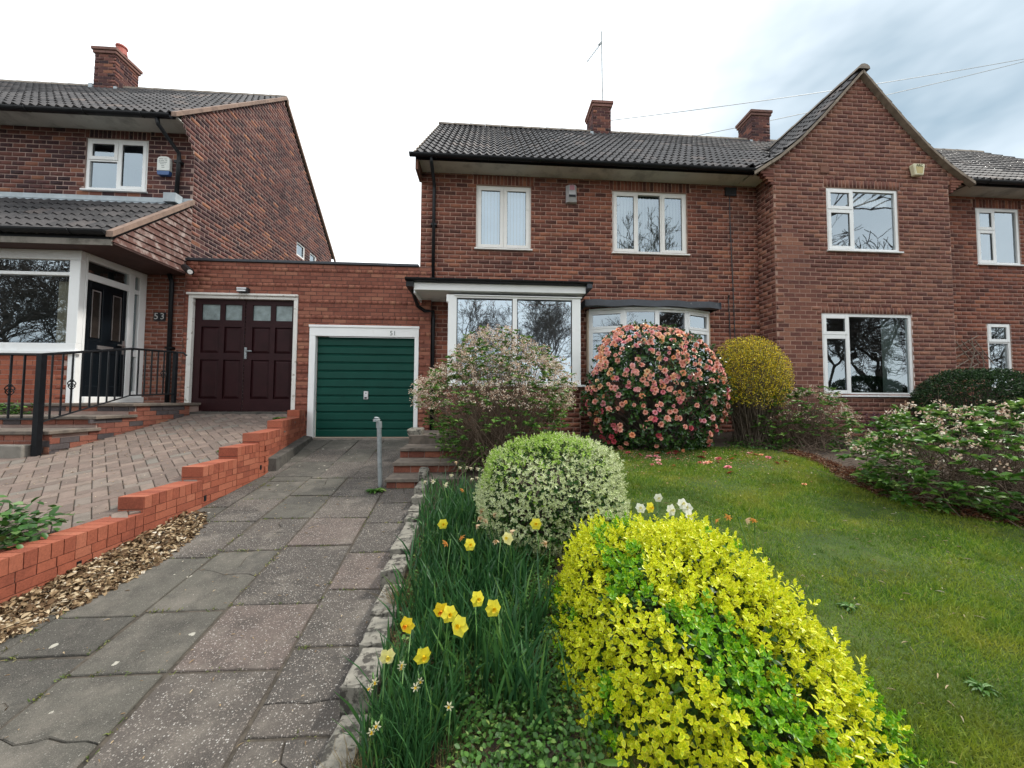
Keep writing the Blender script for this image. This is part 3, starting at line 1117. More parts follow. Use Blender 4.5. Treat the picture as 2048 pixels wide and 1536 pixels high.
for a, b in ((-.575, .435), (.515, 1.53)):
    g = MB((0, 6.65, 0), X3, FRONT)
    g.quad(g.P(a, -.04, 1.95), g.P(b, -.04, 1.95), g.P(b, -.04, 3.44), g.P(a, -.04, 3.44))
    g.build('pane', M['glassp'], fo)
    g = MB((0, 6.65, 0), X3, FRONT)
    g.box(a, a + .012, -.035, -.02, 1.95, 3.44).box(b - .012, b, -.035, -.02, 1.95, 3.44).box(a + .012, b - .012, -.035, -.02, 3.425, 3.44)
    g.build('gasket', M['black'], fo)
MB().box(-.78, 1.78, 6.56, 6.7, 1.845, 1.88).build('sill', M['upvc'], PO, bevel=.005)
s = MB()
s.quad((-.7, 6.75, 1.88), (-.7, 7.4, 1.88), (-.7, 7.4, 3.5), (-.7, 6.75, 3.5))
s.quad((1.65, 6.75, 1.88), (1.65, 7.4, 1.88), (1.65, 7.4, 3.5), (1.65, 6.75, 3.5))
s.build('side_screen', M['upvc'], PO)
i = MB()
i.quad((-.68, 7.385, 1.0), (1.64, 7.385, 1.0), (1.64, 7.385, 3.5), (-.68, 7.385, 3.5))
i.build('inner_wall', M['interior_lit'], PO)
c = MB()
c.box(-1.33, 1.77, 6.60, 6.62, 3.56, 3.685)
c.build('fascia', M['upvc'], PO)
c = MB()
c.box(-1.33, 1.77, 6.62, 7.4, 3.56, 3.575)
c.build('soffit', M['soffit'], PO)
MB().box(-1.335, -1.315, 6.62, 7.4, 3.50, 3.68).build('side_fascia', M['upvc'], PO)
c = MB()
c.quad((-1.45, 6.52, 3.755), (1.86, 6.52, 3.755), (1.86, 7.4, 3.82), (-1.45, 7.4, 3.82))
c.box(-1.40, 1.82, 6.56, 7.39, 3.69, 3.74)
c.box(1.775, 1.87, 6.50, 7.38, 3.63, 3.75)
c.build('canopy_roof', M['leadd'], PO)
gutter(PO, (-1.47, 6.535, 3.745), (1.88, 6.535, 3.745), .05, .95)
downpipe(PO, [(-1.40, 6.56, 3.70), (-1.40, 6.9, 3.58), (-1.38, 7.22, 3.42), (-1.25, 7.3, 3.34), (-1.09, 7.33, 3.34), (-1.09, 7.34, 3.2), (-1.09, 7.34, .9)], .034)
MB().box(-1.46, -1.33, 6.55, 7.3, 3.60, 3.70).build('side_gutter', M['black'], PO)

# ================================================================== gabled house 49
H49 = thing('gabled_brick_house', 'brown brick house with tall pointed front gable and plain white windows', 'house', (8.5, 8.5, .85), 'houses of the row')
g1 = (6.85, 8.42, 4.67, 5.98)
g2 = (6.67, 8.62, 1.73, 3.38)


def gab(z):
    # half width of the gable below the verge
    if z < 6.12: return (5.715, 9.565)
    ds = [2.33, 1.85, 1.38, .93, 0]
    zs = [6.20, 6.51, 6.91, 7.37, 8.41]
    d = float(np.interp(z, zs, ds)) - .03
    if z < 6.24: d = min(d, 1.945 + (z - 6.12) * 2.6)
    return (7.66 - d, 7.66 + d)


wall(H49, 'wall', (0, 6.94, 0), X3, FRONT, 5.3, 10.0, .8, 8.40, [g1, g2], [(6.80, 8.47, 5.98, 6.16), (6.67, 8.62, 3.38, 3.53)], zmax=gab, maxn=190, mat='brickg', seed=5)
wall(H49, 'return_wall', (5.715, 6.94, 0), (0, 1, 0), (-1, 0, 0), 0, .52, .8, 6.2, maxn=40, mat='brickg', seed=6)
o5 = (10.83, 11.90, 4.67, 5.95)
o6 = (10.97, 11.55, 1.9, 3.37)
wall(H49, 'wing_wall', (0, 7.4, 0), X3, FRONT, 9.57, 15.5, .8, 6.2, [o5, o6], [(10.77, 11.96, 5.95, 6.15)], maxn=60, mat='brick51', seed=7)
mb = MB()
mb.quad((9.565, 6.95, .8), (9.565, 7.4, .8), (9.565, 7.4, 6.2), (9.565, 6.95, 6.2))
mb.build('hidden_return_wall', M['sidewall'], H49)
window(H49, (0, 6.94, 0), X3, FRONT, *g1, [(6.85, 7.43, 5.53, 5.98, 1), (6.85, 7.43, 4.67, 5.53, 1), (7.43, 8.42, 4.67, 5.98, 0)], room='interior_lit', rec=.03, curtain=(7.5, 8.38, 5.72, 5.9, 'boxwhite'), label='upper gable window with a white roller blind')
window(H49, (0, 6.94, 0), X3, FRONT, *g2, [(6.67, 7.25, 2.94, 3.38, 1), (6.67, 7.25, 1.73, 2.94, 1), (7.25, 8.62, 1.73, 3.38, 0)], room='interior', glass='glassd', rec=.03, curtain=(8.15, 8.58, 1.8, 3.33, 'blindg'), label='large lower gable window with a pale curtain')
window(H49, (0, 7.4, 0), X3, FRONT, *o5, [(10.83, 11.30, 5.45, 5.95, 1), (10.83, 11.30, 4.67, 5.45, 1), (11.30, 11.90, 4.67, 5.95, 0)], room='interior_lit', rec=.03)
window(H49, (0, 7.4, 0), X3, FRONT, *o6, [(10.97, 11.55, 2.93, 3.37, 1), (10.97, 11.55, 1.9, 2.93, 0)], room='interior_lit', rec=.03, blind='boxwhite')
# gable roof
prof = [(-2.40, 6.19), (-1.85, 6.55), (-1.38, 6.95), (-.93, 7.41), (0, 8.45), (.93, 7.41), (1.38, 6.95), (1.85, 6.55), (2.40, 6.19)]
rb = MB()
for (a, za), (b, zb) in zip(prof, prof[1:]):
    ya, yb = 6.95 + (za - 6.27) / .925, 6.95 + (zb - 6.27) / .925
    rb.quad((7.66 + a, 6.87, za - .01), (7.66 + b, 6.87, zb - .01), (7.66 + b, yb + .35, zb - .01), (7.66 + a, ya + .35, za - .01))
    rb.quad((7.66 + a, 6.86, za - .055), (7.66 + b, 6.86, zb - .055), (7.66 + b, 6.96, zb - .055), (7.66 + a, 6.96, za - .055))
rb.quad((9.8, 6.98, 6.27), (15.5, 6.98, 6.27), (15.5, 10.42, 9.45), (9.8, 10.42, 9.45))
rb.quad((9.8, 13.9, 6.27), (15.5, 13.9, 6.27), (15.5, 10.42, 9.45), (9.8, 10.42, 9.45))
roof49 = rb.build('roof', M['leadd'], H49)
vg = MB()
pv = []
for (a, za), (b, zb) in zip(prof, prof[1:]):
    for t in np.linspace(0, 1, 4)[:-1]: pv.append((7.66 + a + (b - a) * t, za + (zb - za) * t))
pv.append((7.66 + prof[-1][0], prof[-1][1]))
for (a, za), (b, zb) in zip(pv, pv[1:]):
    j = random.uniform(-.004, .004)
    vg.add([Vector((a, 6.845 + j, za - .070)), Vector((b, 6.845 + j, zb - .070)), Vector((b, 6.845 + j, zb - .005)), Vector((a, 6.845 + j, za - .005)), Vector((a, 6.95, za - .085)), Vector((b, 6.95, zb - .085)), Vector((b, 6.90, zb + .0)), Vector((a, 6.90, za + .0))],
           [(0, 1, 2, 3), (0, 1, 5, 4), (3, 2, 6, 7)])
vg.build('verge', M['verge'], roof49)
# tile rows up both slopes of the gable
arc = [(7.66 - 2.40 + 0, 6.19)]
pts = [(7.66 + a, z) for a, z in prof[:5]]
tl = []
seg = [(Vector((a[0], 0, a[1])), Vector((b[0], 0, b[1]))) for a, b in zip(pts, pts[1:])]
tot = sum((b - a).length for a, b in seg)
s = 0.
while s < tot - .1:
    q, r_ = s, None
    for a, b in seg:
        l = (b - a).length
        if q <= l: r_ = (a + (b - a) * (q / l), (b - a).normalized()); break
        q -= l
    tl.append(r_)
    s += .30
for P, V in tl:
    yb = 6.95 + (P.z - 6.27) / .925 + .3
    nu = max(1, int((yb - 6.86) / .29) + 1)
    tiles(roof49, (P.x, 6.86, P.z + .005), (0, 1, 0), V, nu, 1, .29, .30, maxn=6)
    P2 = Vector((15.32 - P.x, 6.86, P.z + .005)); V2 = Vector((-V.x, 0, V.z))
    tiles(roof49, P2, (0, 1, 0), V2, nu, 1, .29, .30, maxn=1)
ridge_tiles(roof49, (7.66, 6.82, 8.46), (7.66, 9.4, 8.46), 6)
tiles(roof49, (9.95, 6.93, 6.265), X3, SL, 19, 14, .29, .335, maxn=50, mask=lambda P: not (P.x < 10.3 and gable_z(P.x) > P.z - .02))
ridge_tiles(roof49, (6.9, 10.42, 9.47), (15.5, 10.42, 9.47), 19)
gutter(H49, (9.98, 6.92, 6.26), (15.5, 6.92, 6.26))
MB().box(9.75, 15.5, 6.985, 7.005, 6.185, 6.31).build('fascia', M['black'], H49)
MB().box(9.57, 15.5, 7.006, 7.41, 6.195, 6.215).build('soffit', M['soffit'], H49)
# corbelled kneelers
for sx in (-1, 1):
    kn = MB()
    for k in range(5):
        ext = .055 * (k + 1)
        a = 7.66 + sx * 1.945
        b = a + sx * ext
        kn.t = random.uniform(.1, .9)
        kn.box(min(a, b), max(a, b), 6.93 - .004 * k, 7.02, 5.98 + k * .052, 5.98 + k * .052 + .044)
    kn.build('corbel', M['brickg'], H49)
chimney(H49, 7.72, 8.29, 10.12, 10.72, 8.92, 10.06, seed=31, mat='brick53')
MB().box(6.73, 6.92, 6.925, 6.945, 6.27, 6.41).build('air_brick', M['sidewall'], H49)

# ================================================================== house 53
H53 = thing('brick_house', 'dark brick house on the left with steep tiled lean-to roof over a white entrance', 'house', (-9, 8.5, 1.4), 'houses of the row')
p1 = (-7.72, -6.60, 5.57, 6.59)
wall(H53, 'wall', (0, 7.4, 0), X3, FRONT, -13.5, -5.745, 5.2, 6.76, [p1], [(-7.75, -6.57, 6.59, 6.755)], maxn=90, mat='brick53', mort='mortar53', seed=9, H=.087)
wall(H53, 'entrance_wall', (0, 7.4, 0), X3, FRONT, -6.62, -5.745, 1.4, 4.05, maxn=40, mat='brickgar', mort='mortar53', seed=10, L_=.228, H=.0757)


def g53(z):
    # w runs from the front wall backwards (Y-7.4)
    if z < 6.78: lo = 0 if z < 6.35 else -(z - 6.35) * .75
    else: lo = (z - 6.80) / .935 - .42
    hi = 6.3 - max(0, (z - 6.78) / .935 - .0)
    return (max(lo, -.33), hi)


sops = [(3.88, 4.38, 5.92, 6.35), (4.70, 5.14, 5.65, 6.35)]
wall(H53, 'gable_wall', (-5.745, 7.4, 0), (0, 1, 0), (1, 0, 0), -.35, 6.3, 1.2, 10.0, sops, zmax=g53, maxn=130, mat='brick53', mort='mortar53', seed=11, H=.087)
window(H53, (0, 7.4, 0), X3, FRONT, *p1, [(-7.72, -7.15, 6.17, 6.59, 1), (-7.72, -7.15, 5.57, 6.17, 0), (-7.15, -6.60, 5.57, 6.59, 1)], room='interior_lit', rec=.03, mat='upvc')
for s_ in sops:
    window(H53, (-5.745, 7.4, 0), (0, 1, 0), (1, 0, 0), *s_, [(*s_, 0)], room='interior', rec=.03, fw=.05, sill=False, depth=.5)
rb = MB()
rb.quad((-13.5, 6.95, 6.78), (-5.72, 6.95, 6.78), (-5.72, 10.45, 10.02), (-13.5, 10.45, 10.02))
rb.quad((-13.5, 13.9, 6.78), (-5.72, 13.9, 6.78), (-5.72, 10.45, 10.02), (-13.5, 10.45, 10.02))
roof53 = rb.build('roof', M['leadd'], H53)
SL2 = Vector((0, 1, .925)).normalized()
tiles(roof53, (-5.73 - 27 * .29, 6.90, 6.76), X3, SL2, 27, 14, .29, .338, maxn=160)
ridge_tiles(roof53, (-13.5, 10.45, 10.02), (-5.70, 10.45, 10.02), 18)
vg = MB()
for i in range(16):
    P = Vector((-5.76, 6.86, 6.70)) + SL2 * (.30 * i)
    vg.add([P, P + Vector((.09, 0, 0)), P + SL2 * .30 + Vector((.09, 0, 0)), P + SL2 * .30, P + Vector((0, 0, .085)), P + Vector((.09, 0, .085)), P + SL2 * .3 + Vector((.09, 0, .085)), P + SL2 * .3 + Vector((0, 0, .085))],
           [(0, 1, 5, 4), (1, 2, 6, 5), (4, 5, 6, 7), (0, 1, 2, 3)])
SLb = Vector((0, -1, .925)).normalized()
for i in range(16):
    P = Vector((-5.76, 13.98, 6.70)) + SLb * (.30 * i)
    vg.add([P, P + Vector((.06, 0, 0)), P + SLb * .30 + Vector((.06, 0, 0)), P + SLb * .30, P + Vector((0, 0, .085)), P + Vector((.06, 0, .085)), P + SLb * .3 + Vector((.06, 0, .085)), P + SLb * .3 + Vector((0, 0, .085))],
           [(0, 1, 5, 4), (1, 2, 6, 5), (4, 5, 6, 7), (0, 1, 2, 3)])
vg.build('verge', M['vergeb'], roof53)
gutter(H53, (-13.5, 6.9, 6.75), (-5.80, 6.9, 6.75))
MB().box(-13.5, -5.78, 6.965, 6.985, 6.73, 6.80).build('fascia', M['black'], H53)
MB().box(-13.5, -5.75, 6.986, 7.41, 6.76, 6.78).build('soffit', M['soffit'], H53)
downpipe(H53, [(-6.05, 6.92, 6.7), (-6.05, 6.95, 6.6), (-5.98, 7.33, 6.32), (-5.98, 7.34, 6.2), (-6.0, 7.34, 5.45)], .036, clips=[(-5.99, 7.33, 6.15)])
chimney(H53, -10.46, -9.93, 10.1, 10.75, 9.5, 10.72, pot=(-9.99, 10.3), seed=41, mat='brick53', maxn=20)

# lean-to roof over entrance of 53
LP = thing('entrance_porch', 'white framed entrance and bay with dark tiled lean-to roof and slatted wooden side', 'porch', (-8, 6.8, 1.5))
lt = MB()
LSL = Vector((0, 1.43, 1.24)).normalized()
lt.quad((-13.5, 5.96, 4.08), (-5.76, 5.96, 4.08), (-5.76, 7.39, 5.32), (-13.5, 7.39, 5.32))
lro = lt.build('roof', M['leadd'], LP)
tiles(lro, (-5.76 - 26 * .29, 5.90, 4.06), X3, LSL, 26, 6, .29, .30, maxn=90)
f = MB()
f.quad((-13.5, 7.25, 5.27), (-5.74, 7.25, 5.27), (-5.74, 7.385, 5.36), (-13.5, 7.385, 5.36))
f.box(-13.5, -5.74, 7.37, 7.395, 5.36, 5.45)
f.box(-6.12, -5.9, 7.2, 7.36, 5.3, 5.47)
f.build('flashing', M['lead'], lro)
vg = MB()
for i in range(7):
    P = Vector((-5.79, 5.88, 4.04)) + LSL * (.285 * i)
    vg.add([P, P + Vector((.10, 0, 0)), P + LSL * .285 + Vector((.10, 0, 0)), P + LSL * .285, P + Vector((0, 0, .09)), P + Vector((.10, 0, .09)), P + LSL * .285 + Vector((.10, 0, .09)), P + LSL * .285 + Vector((0, 0, .09))],
           [(0, 1, 5, 4), (1, 2, 6, 5), (4, 5, 6, 7)])
vg.build('verge', M['vergeb'], lro)
# weathered boards on the triangular side
zb = 3.985
nb = 12
for k in range(nb):
    z0 = zb + k * (1.28 / nb)
    z1 = z0 + 1.28 / nb - .012
    y0 = 5.93 + max(0, (z0 - 4.02)) / 1.24 * 1.43
    y1_ = 5.93 + max(0, (z1 - 4.02)) / 1.24 * 1.43
    if y1_ > 7.33: y1_ = 7.33
    b = MB()
    vs = [Vector((-5.752, y0, z0)), Vector((-5.752, 7.39, z0)), Vector((-5.752, 7.39, z1)), Vector((-5.752, y1_, z1)), Vector((-5.725, y0, z0)), Vector((-5.725, 7.39, z0)), Vector((-5.742, 7.39, z1)), Vector((-5.742, y1_, z1))]
    b.add(vs, [(4, 5, 6, 7), (0, 1, 5, 4), (3, 2, 6, 7), (0, 4, 7, 3)])
    b.build('board', None or M.setdefault('board', plain('weathered_board', (.12, .052, .04), .8, .25, 6, .3, dirt=(.36, .29, .26), dscale=7, dpos=(.48, .66))), LP)
mb = MB()
mb.quad((-5.755, 5.95, 3.98), (-5.755, 7.39, 3.98), (-5.755, 7.39, 5.3), (-5.755, 5.95, 4.1))
mb.build('board_backing', M['black'], LP)
gutter(LP, (-13.5, 5.88, 4.13), (-5.79, 5.88, 4.13), .062)
MB().box(-13.5, -5.80, 5.945, 5.965, 4.0, 4.13).build('fascia', M['black'], LP)
MB().box(-13.5, -5.755, 5.93, 5.95, 3.93, 4.02).build('fascia_board', M['concreteb'], LP)
MB().box(-13.5, -5.735, 5.952, 7.39, 3.957, 3.983).build('soffit', M['stain_wood'], LP)
# front screen (bay) and side screen with the door
YF = 6.25
f = MB((0, YF, 0), X3, FRONT)
f.box(-13.5, -6.50, -.08, 0, 3.80, 3.955)
f.box(-13.5, -6.50, -.08, .012, 2.33, 2.46)
f.box(-6.66, -6.50, -.08, .006, 2.46, 3.80)
f.box(-9.2, -9.1, -.08, 0, 2.46, 3.80)
f.box(-13.5, -6.66, -.08, -.002, 3.545, 3.60)
f.box(-6.62, -6.5, -.1, .0, 1.48, 2.33)
fr = f.build('bay_frame', M['upvc'], LP, bevel=.006)
for a, b, c_, d in ((-9.1, -6.66, 3.60, 3.80), (-9.1, -6.66, 2.46, 3.545), (-13.5, -9.2, 2.46, 3.545), (-13.5, -9.2, 3.60, 3.80)):
    g = MB((0, YF, 0), X3, FRONT)
    g.quad(g.P(a, -.04, c_), g.P(b, -.04, c_), g.P(b, -.04, d), g.P(a, -.04, d))
    g.build('pane', M['glassd'], fr)
MB().box(-13.5, -6.46, YF - .05, YF + .05, 2.29, 2.33).build('sill', M['upvc'], LP)
wall(LP, 'bay_base_wall', (0, YF, 0), X3, FRONT, -13.5, -6.62, 1.2, 2.29, maxn=60, mat='brickwall', mort='mortar53', seed=12, L_=.228, H=.0757, J=.008)
i_ = MB()
i_.box(-13.5, -6.605, YF + .1, YF + 1.15, 1.4, 3.95)
i_.F = i_.F[:2] + i_.F[3:]
i_.build('room_interior', M['interior'], LP)
cu = MB()
for x in (-8.6, -7.0):
    for k in range(6):
        cu.quad((x + k * .05, YF + .18 + .02 * (k % 2), 2.4), (x + k * .05 + .05, YF + .18 + .02 * ((k + 1) % 2), 2.4), (x + k * .05 + .05, YF + .18 + .02 * ((k + 1) % 2), 3.5), (x + k * .05, YF + .18 + .02 * (k % 2), 3.5))
cu.build('curtain', M['beige'], LP)
# side screen, plane X = -6.5, faces +X ; w = Y
S = MB((-6.5, 0, 0), (0, 1, 0), (1, 0, 0))
S.box(YF + .083, 6.37, -.08, -.001, 1.48, 3.955)
S.box(6.37, 7.4, -.08, -.0015, 3.84, 3.953)
S.box(6.37, 7.06, -.08, -.002, 3.53, 3.64)
S.box(7.06, 7.17, -.08, .0, 1.62, 3.84)
S.box(7.26, 7.4, -.08, 0, 1.62, 3.84)
S.box(7.17, 7.26, -.08, -.002, 3.52, 3.60)
S.box(7.17, 7.26, -.08, -.002, 2.36, 2.46)
S.box(7.17, 7.26, -.08, -.002, 1.62, 1.72)
S.box(6.37, 7.4, -.1, .04, 1.52, 1.62)
so_ = S.build('door_frame', M['upvc'], LP, bevel=.005)
for a, b, c_, d in ((6.37, 7.06, 3.64, 3.84), (7.17, 7.26, 3.60, 3.84), (7.17, 7.26, 2.46, 3.52), (7.17, 7.26, 1.72, 2.36)):
    g = MB((-6.5, 0, 0), (0, 1, 0), (1, 0, 0))
    g.quad(g.P(a, -.05, c_), g.P(b, -.05, c_), g.P(b, -.05, d), g.P(a, -.05, d))
    g.build('pane', M['glassd'], so_)
D = MB((-6.5, 0, 0), (0, 1, 0), (1, 0, 0))
D.box(6.38, 7.05, -.075, -.04, 1.62, 3.53)
for a, b in ((6.38, 6.44), (6.64, 6.78), (6.99, 7.05)): D.box(a, b, -.04, -.024, 1.62, 3.53)
for c_, d in ((1.62, 1.80), (2.36, 2.56), (3.42, 3.53)): D.box(6.44, 6.99, -.04, -.025, c_, d)
do = D.build('front_door', M['doorblack'], LP, bevel=.006)
for a, b in ((6.47, 6.61), (6.81, 6.96)):
    g = MB((-6.5, 0, 0), (0, 1, 0), (1, 0, 0))
    g.box(a, b, -.039, -.032, 2.6, 3.38)
    g.build('door_glass', M['frosted'] if False else M.setdefault('dpane', plain('dark_door_glass', (.03, .025, .022), .12, .3, 9, spec=.35)), do)
    g = MB((-6.5, 0, 0), (0, 1, 0), (1, 0, 0))
    g.box(a, a + .012, -.031, -.024, 2.6, 3.38).box(b - .012, b, -.031, -.024, 2.6, 3.38).box(a, b, -.031, -.026, 3.37, 3.39)
    g.build('glazing_bead', M['chrome'], do)
g = MB((-6.5, 0, 0), (0, 1, 0), (1, 0, 0))
g.box(6.58, 6.84, -.024, -.012, 2.42, 2.48)
g.build('letter_plate', M['chrome'], do)
g = MB((-6.5, 0, 0), (0, 1, 0), (1, 0, 0))
g.box(7.0, 7.04, -.024, -.012, 2.38, 2.62).box(6.9, 7.03, -.005, .01, 2.52, 2.545).box(7.01, 7.03, -.02, .0, 2.52, 2.545)
g.build('handle', M['chrome'], do)
downpipe(H53, [(-6.03, 7.3, 3.95), (-6.01, 7.34, 3.8), (-6.0, 7.34, 1.42)], .037, clips=[(-6.0, 7.33, 2.55)])
MB().tube([(-5.62, 7.12, 4.03), (-5.42, 7.0, 3.90)], [.055, .06], 10).build('overflow_pipe', M['black'], H53)
c = MB()
c.tube([(-5.435, 6.998, 3.905), (-5.41, 6.985, 3.892)], [.04, .04], 10)
c.build('pipe_mouth', M['upvc'], H53)
npl = MB()
npl.box(-6.34, -6.24, 7.375, 7.39, 3.07, 3.23).box(-6.23, -6.13, 7.375, 7.39, 3.07, 3.23)
npo = npl.build('number_plate', M['plateblack'])
tag(npo, 'black house number 53 tiles on the brick beside the white entrance', 'number plate')


def text(s, name, mat, P, size, parent=None, ext=.002):
    """raised characters facing -Y, as a mesh"""
    cu = bpy.data.curves.new(name, 'FONT')
    cu.body = s
    cu.size = size
    cu.extrude = ext
    cu.resolution_u = 3
    cu.align_x = 'CENTER'
    cu.align_y = 'CENTER'
    t = bpy.data.objects.new(name, cu)
    COL.objects.link(t)
    dg = bpy.context.evaluated_depsgraph_get()
    me = bpy.data.meshes.new_from_object(t.evaluated_get(dg))
    bpy.data.objects.remove(t)
    me.transform(Matrix.Rotation(math.pi / 2, 4, 'X'))
    me.materials.clear()
    me.materials.append(mat)
    return link(name, me, parent, P)


text('5', 'numeral', M['silver'], (-6.29, 7.373, 3.15), .17, npo)
text('3', 'numeral', M['silver'], (-6.18, 7.373, 3.15), .17, npo)

# ================================================================== garages
GA = thing('garage', 'flat roofed double garage of orange brick with maroon and green doors', 'garage', (-3.5, 8, .85))
og = (-3.43, -1.36, .85, 3.03)
om = (-5.66, -3.66, 1.3, 3.58)
wall(GA, 'wall', (0, 7.3, 0), X3, FRONT, -5.745, -1.13, .8, 4.215, [og, om], maxn=270, egw=True, L_=.23, H=.0757, mat='brickgar', mort='mortard', seed=13, J=.007, reveal=.2)
mb = MB()
mb.quad((-1.131, 7.31, .8), (-1.131, 7.4, .8), (-1.131, 7.4, 4.2), (-1.131, 7.31, 4.2))
mb.quad((-5.745, 7.31, 4.19), (-1.38, 7.31, 4.19), (-1.38, 13, 4.10), (-5.745, 13, 4.10))
mb.build('flat_roof', M['leadd'], GA)
MB().box(-5.74, -1.385, 7.27, 7.45, 4.215, 4.265).build('coping', M['leadd'], GA, bevel=.006)
# green up-and-over door
f = MB((0, 7.3, 0), X3, FRONT)
f.box(-3.43, -3.315, -.09, .012, .85, 2.815).box(-1.44, -1.36, -.09, .012, .85, 2.815).box(-3.43, -1.36, -.09, .014, 2.815, 2.985).box(-3.44, -1.35, -.09, .03, 2.985, 3.03)
gf = f.build('door_surround', M['upvc'], GA, bevel=.004)
text('51', 'numeral', M['ink'], (-1.855, 7.282, 2.885), .125, gf)
d = MB((0, 7.3, 0), X3, FRONT)
d.box(-3.315, -1.44, -.12, -.10, .87, 2.815)
gd = d.build('green_garage_door', M['green'], GA)
n = 12
st = (2.80 - .87) / n
for k in range(n):
    z0 = .87 + k * st
    p = MB((0, 7.3, 0), X3, FRONT)
    p.add([p.P(a, b, c) for a in (-3.305, -1.45) for b, c in ((-.10, z0 + .004), (-.078, z0 + .016), (-.078, z0 + st - .034), (-.088, z0 + st - .022), (-.082, z0 + st - .014), (-.10, z0 + st - .004))],
          [(i, i + 1, 7 + i, 6 + i) for i in range(5)] + [(0, 1, 2, 3, 4, 5), (6, 7, 8, 9, 10, 11)])
    p.build('panel', M['green'], gd)
h = MB((0, 7.3, 0), X3, FRONT)
h.box(-2.415, -2.325, -.078, -.062, 1.60, 1.76)
hh = h.build('handle', M['chrome'], gd, bevel=.006)
h = MB((0, 7.3, 0), X3, FRONT)
h.box(-2.39, -2.35, -.062, -.045, 1.615, 1.645).box(-2.378, -2.362, -.062, -.055, 1.71, 1.73)
h.build('lock', M['black'], gd)
MB().box(-3.44, -1.35, 7.20, 7.34, .80, .858).build('threshold', M['concreteb'], GA)
# maroon side-hung doors
f = MB((0, 7.3, 0), X3, FRONT)
f.box(-5.655, -5.575, -.08, .016, 1.36, 3.50).box(-3.735, -3.66, -.08, .016, 1.36, 3.50).box(-5.655, -3.66, -.08, .016, 3.50, 3.56).box(-5.68, -3.65, -.08, .05, 3.56, 3.60)
f.build('door_frame', M['whitepaint'], GA, bevel=.005)
MB().box(-5.75, -3.55, 7.12, 7.36, 1.27, 1.355).build('threshold', M['concrete'], GA)
cols = [(-5.575, -4.656, ((-5.45, -5.12), (-5.03, -4.72))), (-4.648, -3.735, ((-4.52, -4.19), (-4.10, -3.79)))]
rows = [(1.60, 2.34), (2.47, 2.97), (3.10, 3.40)]
for li, (a, b, cc) in enumerate(cols):
    ops = [(c0, c1, r0, r1) for c0, c1 in cc for r0, r1 in rows]
    l = MB((0, 7.3, 0), X3, FRONT)
    xs = sorted({a, b, *[o[0] for o in ops], *[o[1] for o in ops]})
    zs = sorted({1.37, 3.50, *[o[2] for o in ops], *[o[3] for o in ops]})
    for x0, x1 in zip(xs, xs[1:]):
        for z0, z1 in zip(zs, zs[1:]):
            if any(o[0] < (x0 + x1) / 2 < o[1] and o[2] < (z0 + z1) / 2 < o[3] for o in ops): continue
            l.quad(l.P(x0, -.05, z0), l.P(x1, -.05, z0), l.P(x1, -.05, z1), l.P(x0, -.05, z1))
    for o in ops:
        for (x0, z0), (x1, z1) in (((o[0], o[2]), (o[0], o[3])), ((o[1], o[2]), (o[1], o[3])), ((o[0], o[2]), (o[1], o[2])), ((o[0], o[3]), (o[1], o[3]))):
            l.quad(l.P(x0, -.05, z0), l.P(x1, -.05, z1), l.P(x1, -.085, z1), l.P(x0, -.085, z0))
    l.box(b - .02, b, -.05, -.035, 1.37, 3.50)
    l.box(a + .01, b - .01, -.05, -.03, 1.37, 1.52)
    lo = l.build('maroon_door_leaf', M['maroon'], GA)
    for o in ops:
        p = MB((0, 7.3, 0), X3, FRONT)
        if o[2] > 3:
            p.quad(p.P(o[0], -.075, o[2]), p.P(o[1], -.075, o[2]), p.P(o[1], -.075, o[3]), p.P(o[0], -.075, o[3]))
            p.build('pane', M['frosted'], lo)
        else:
            m = .045
            vs = [p.P(x, -.08, z) for x, z in ((o[0], o[2]), (o[1], o[2]), (o[1], o[3]), (o[0], o[3]))] + [p.P(x, -.056, z) for x, z in ((o[0] + m, o[2] + m), (o[1] - m, o[2] + m), (o[1] - m, o[3] - m), (o[0] + m, o[3] - m))]
            p.add(vs, [(4, 5, 6, 7), (0, 1, 5, 4), (1, 2, 6, 5), (2, 3, 7, 6), (3, 0, 4, 7)])
            p.build('panel', M['maroon'], lo)
    if li == 1:
        h = MB((0, 7.3, 0), X3, FRONT)
        h.box(-4.64, -4.60, -.05, -.03, 2.36, 2.58).box(-4.62, -4.50, -.03, -.01, 2.50, 2.52)
        h.build('handle', M['galv'], lo)
# bits on the garage wall
L_ = MB()
L_.box(-4.735, -4.545, 7.19, 7.29, 3.61, 3.70)
lamp = L_.build('wall_lamp', M['plateblack'], None, bevel=.01)
tag(lamp, 'small black and silver wall lamp above the maroon garage doors', 'lamp')
L_ = MB()
L_.box(-4.725, -4.555, 7.175, 7.189, 3.665, 3.69).box(-4.72, -4.565, 7.175, 7.189, 3.62, 3.648)
L_.build('lamp_lens', M['chrome'], lamp)

# ================================================================== alarm boxes, aerial, wires
a = MB((1.685, 7.385, 0), X3, FRONT)
a.add([a.P(x, y, z) for x, y, z in ((-.115, 0, 5.66), (.115, 0, 5.66), (.115, 0, 6.03), (-.115, 0, 6.03), (-.10, .05, 5.67), (.10, .05, 5.67), (-.075, .10, 5.75), (.075, .10, 5.75), (.06, .075, 6.02), (-.06, .075, 6.02))],
      [(0, 1, 5, 4), (4, 5, 7, 6), (6, 7, 8, 9), (9, 8, 2, 3), (0, 4, 6, 9, 3), (1, 2, 8, 7, 5)])
ab = a.build('alarm_box', M['boxgrey'])
tag(ab, 'faded grey and pink alarm box between the two upper windows', 'alarm box')
a = MB((1.685, 7.385, 0), X3, FRONT)
a.quad(a.P(-.052, .098, 5.90), a.P(.052, .098, 5.90), a.P(.045, .084, 6.01), a.P(-.045, .084, 6.01))
a.build('label_print', M['pink'], ab)
a = MB((1.685, 7.385, 0), X3, FRONT)
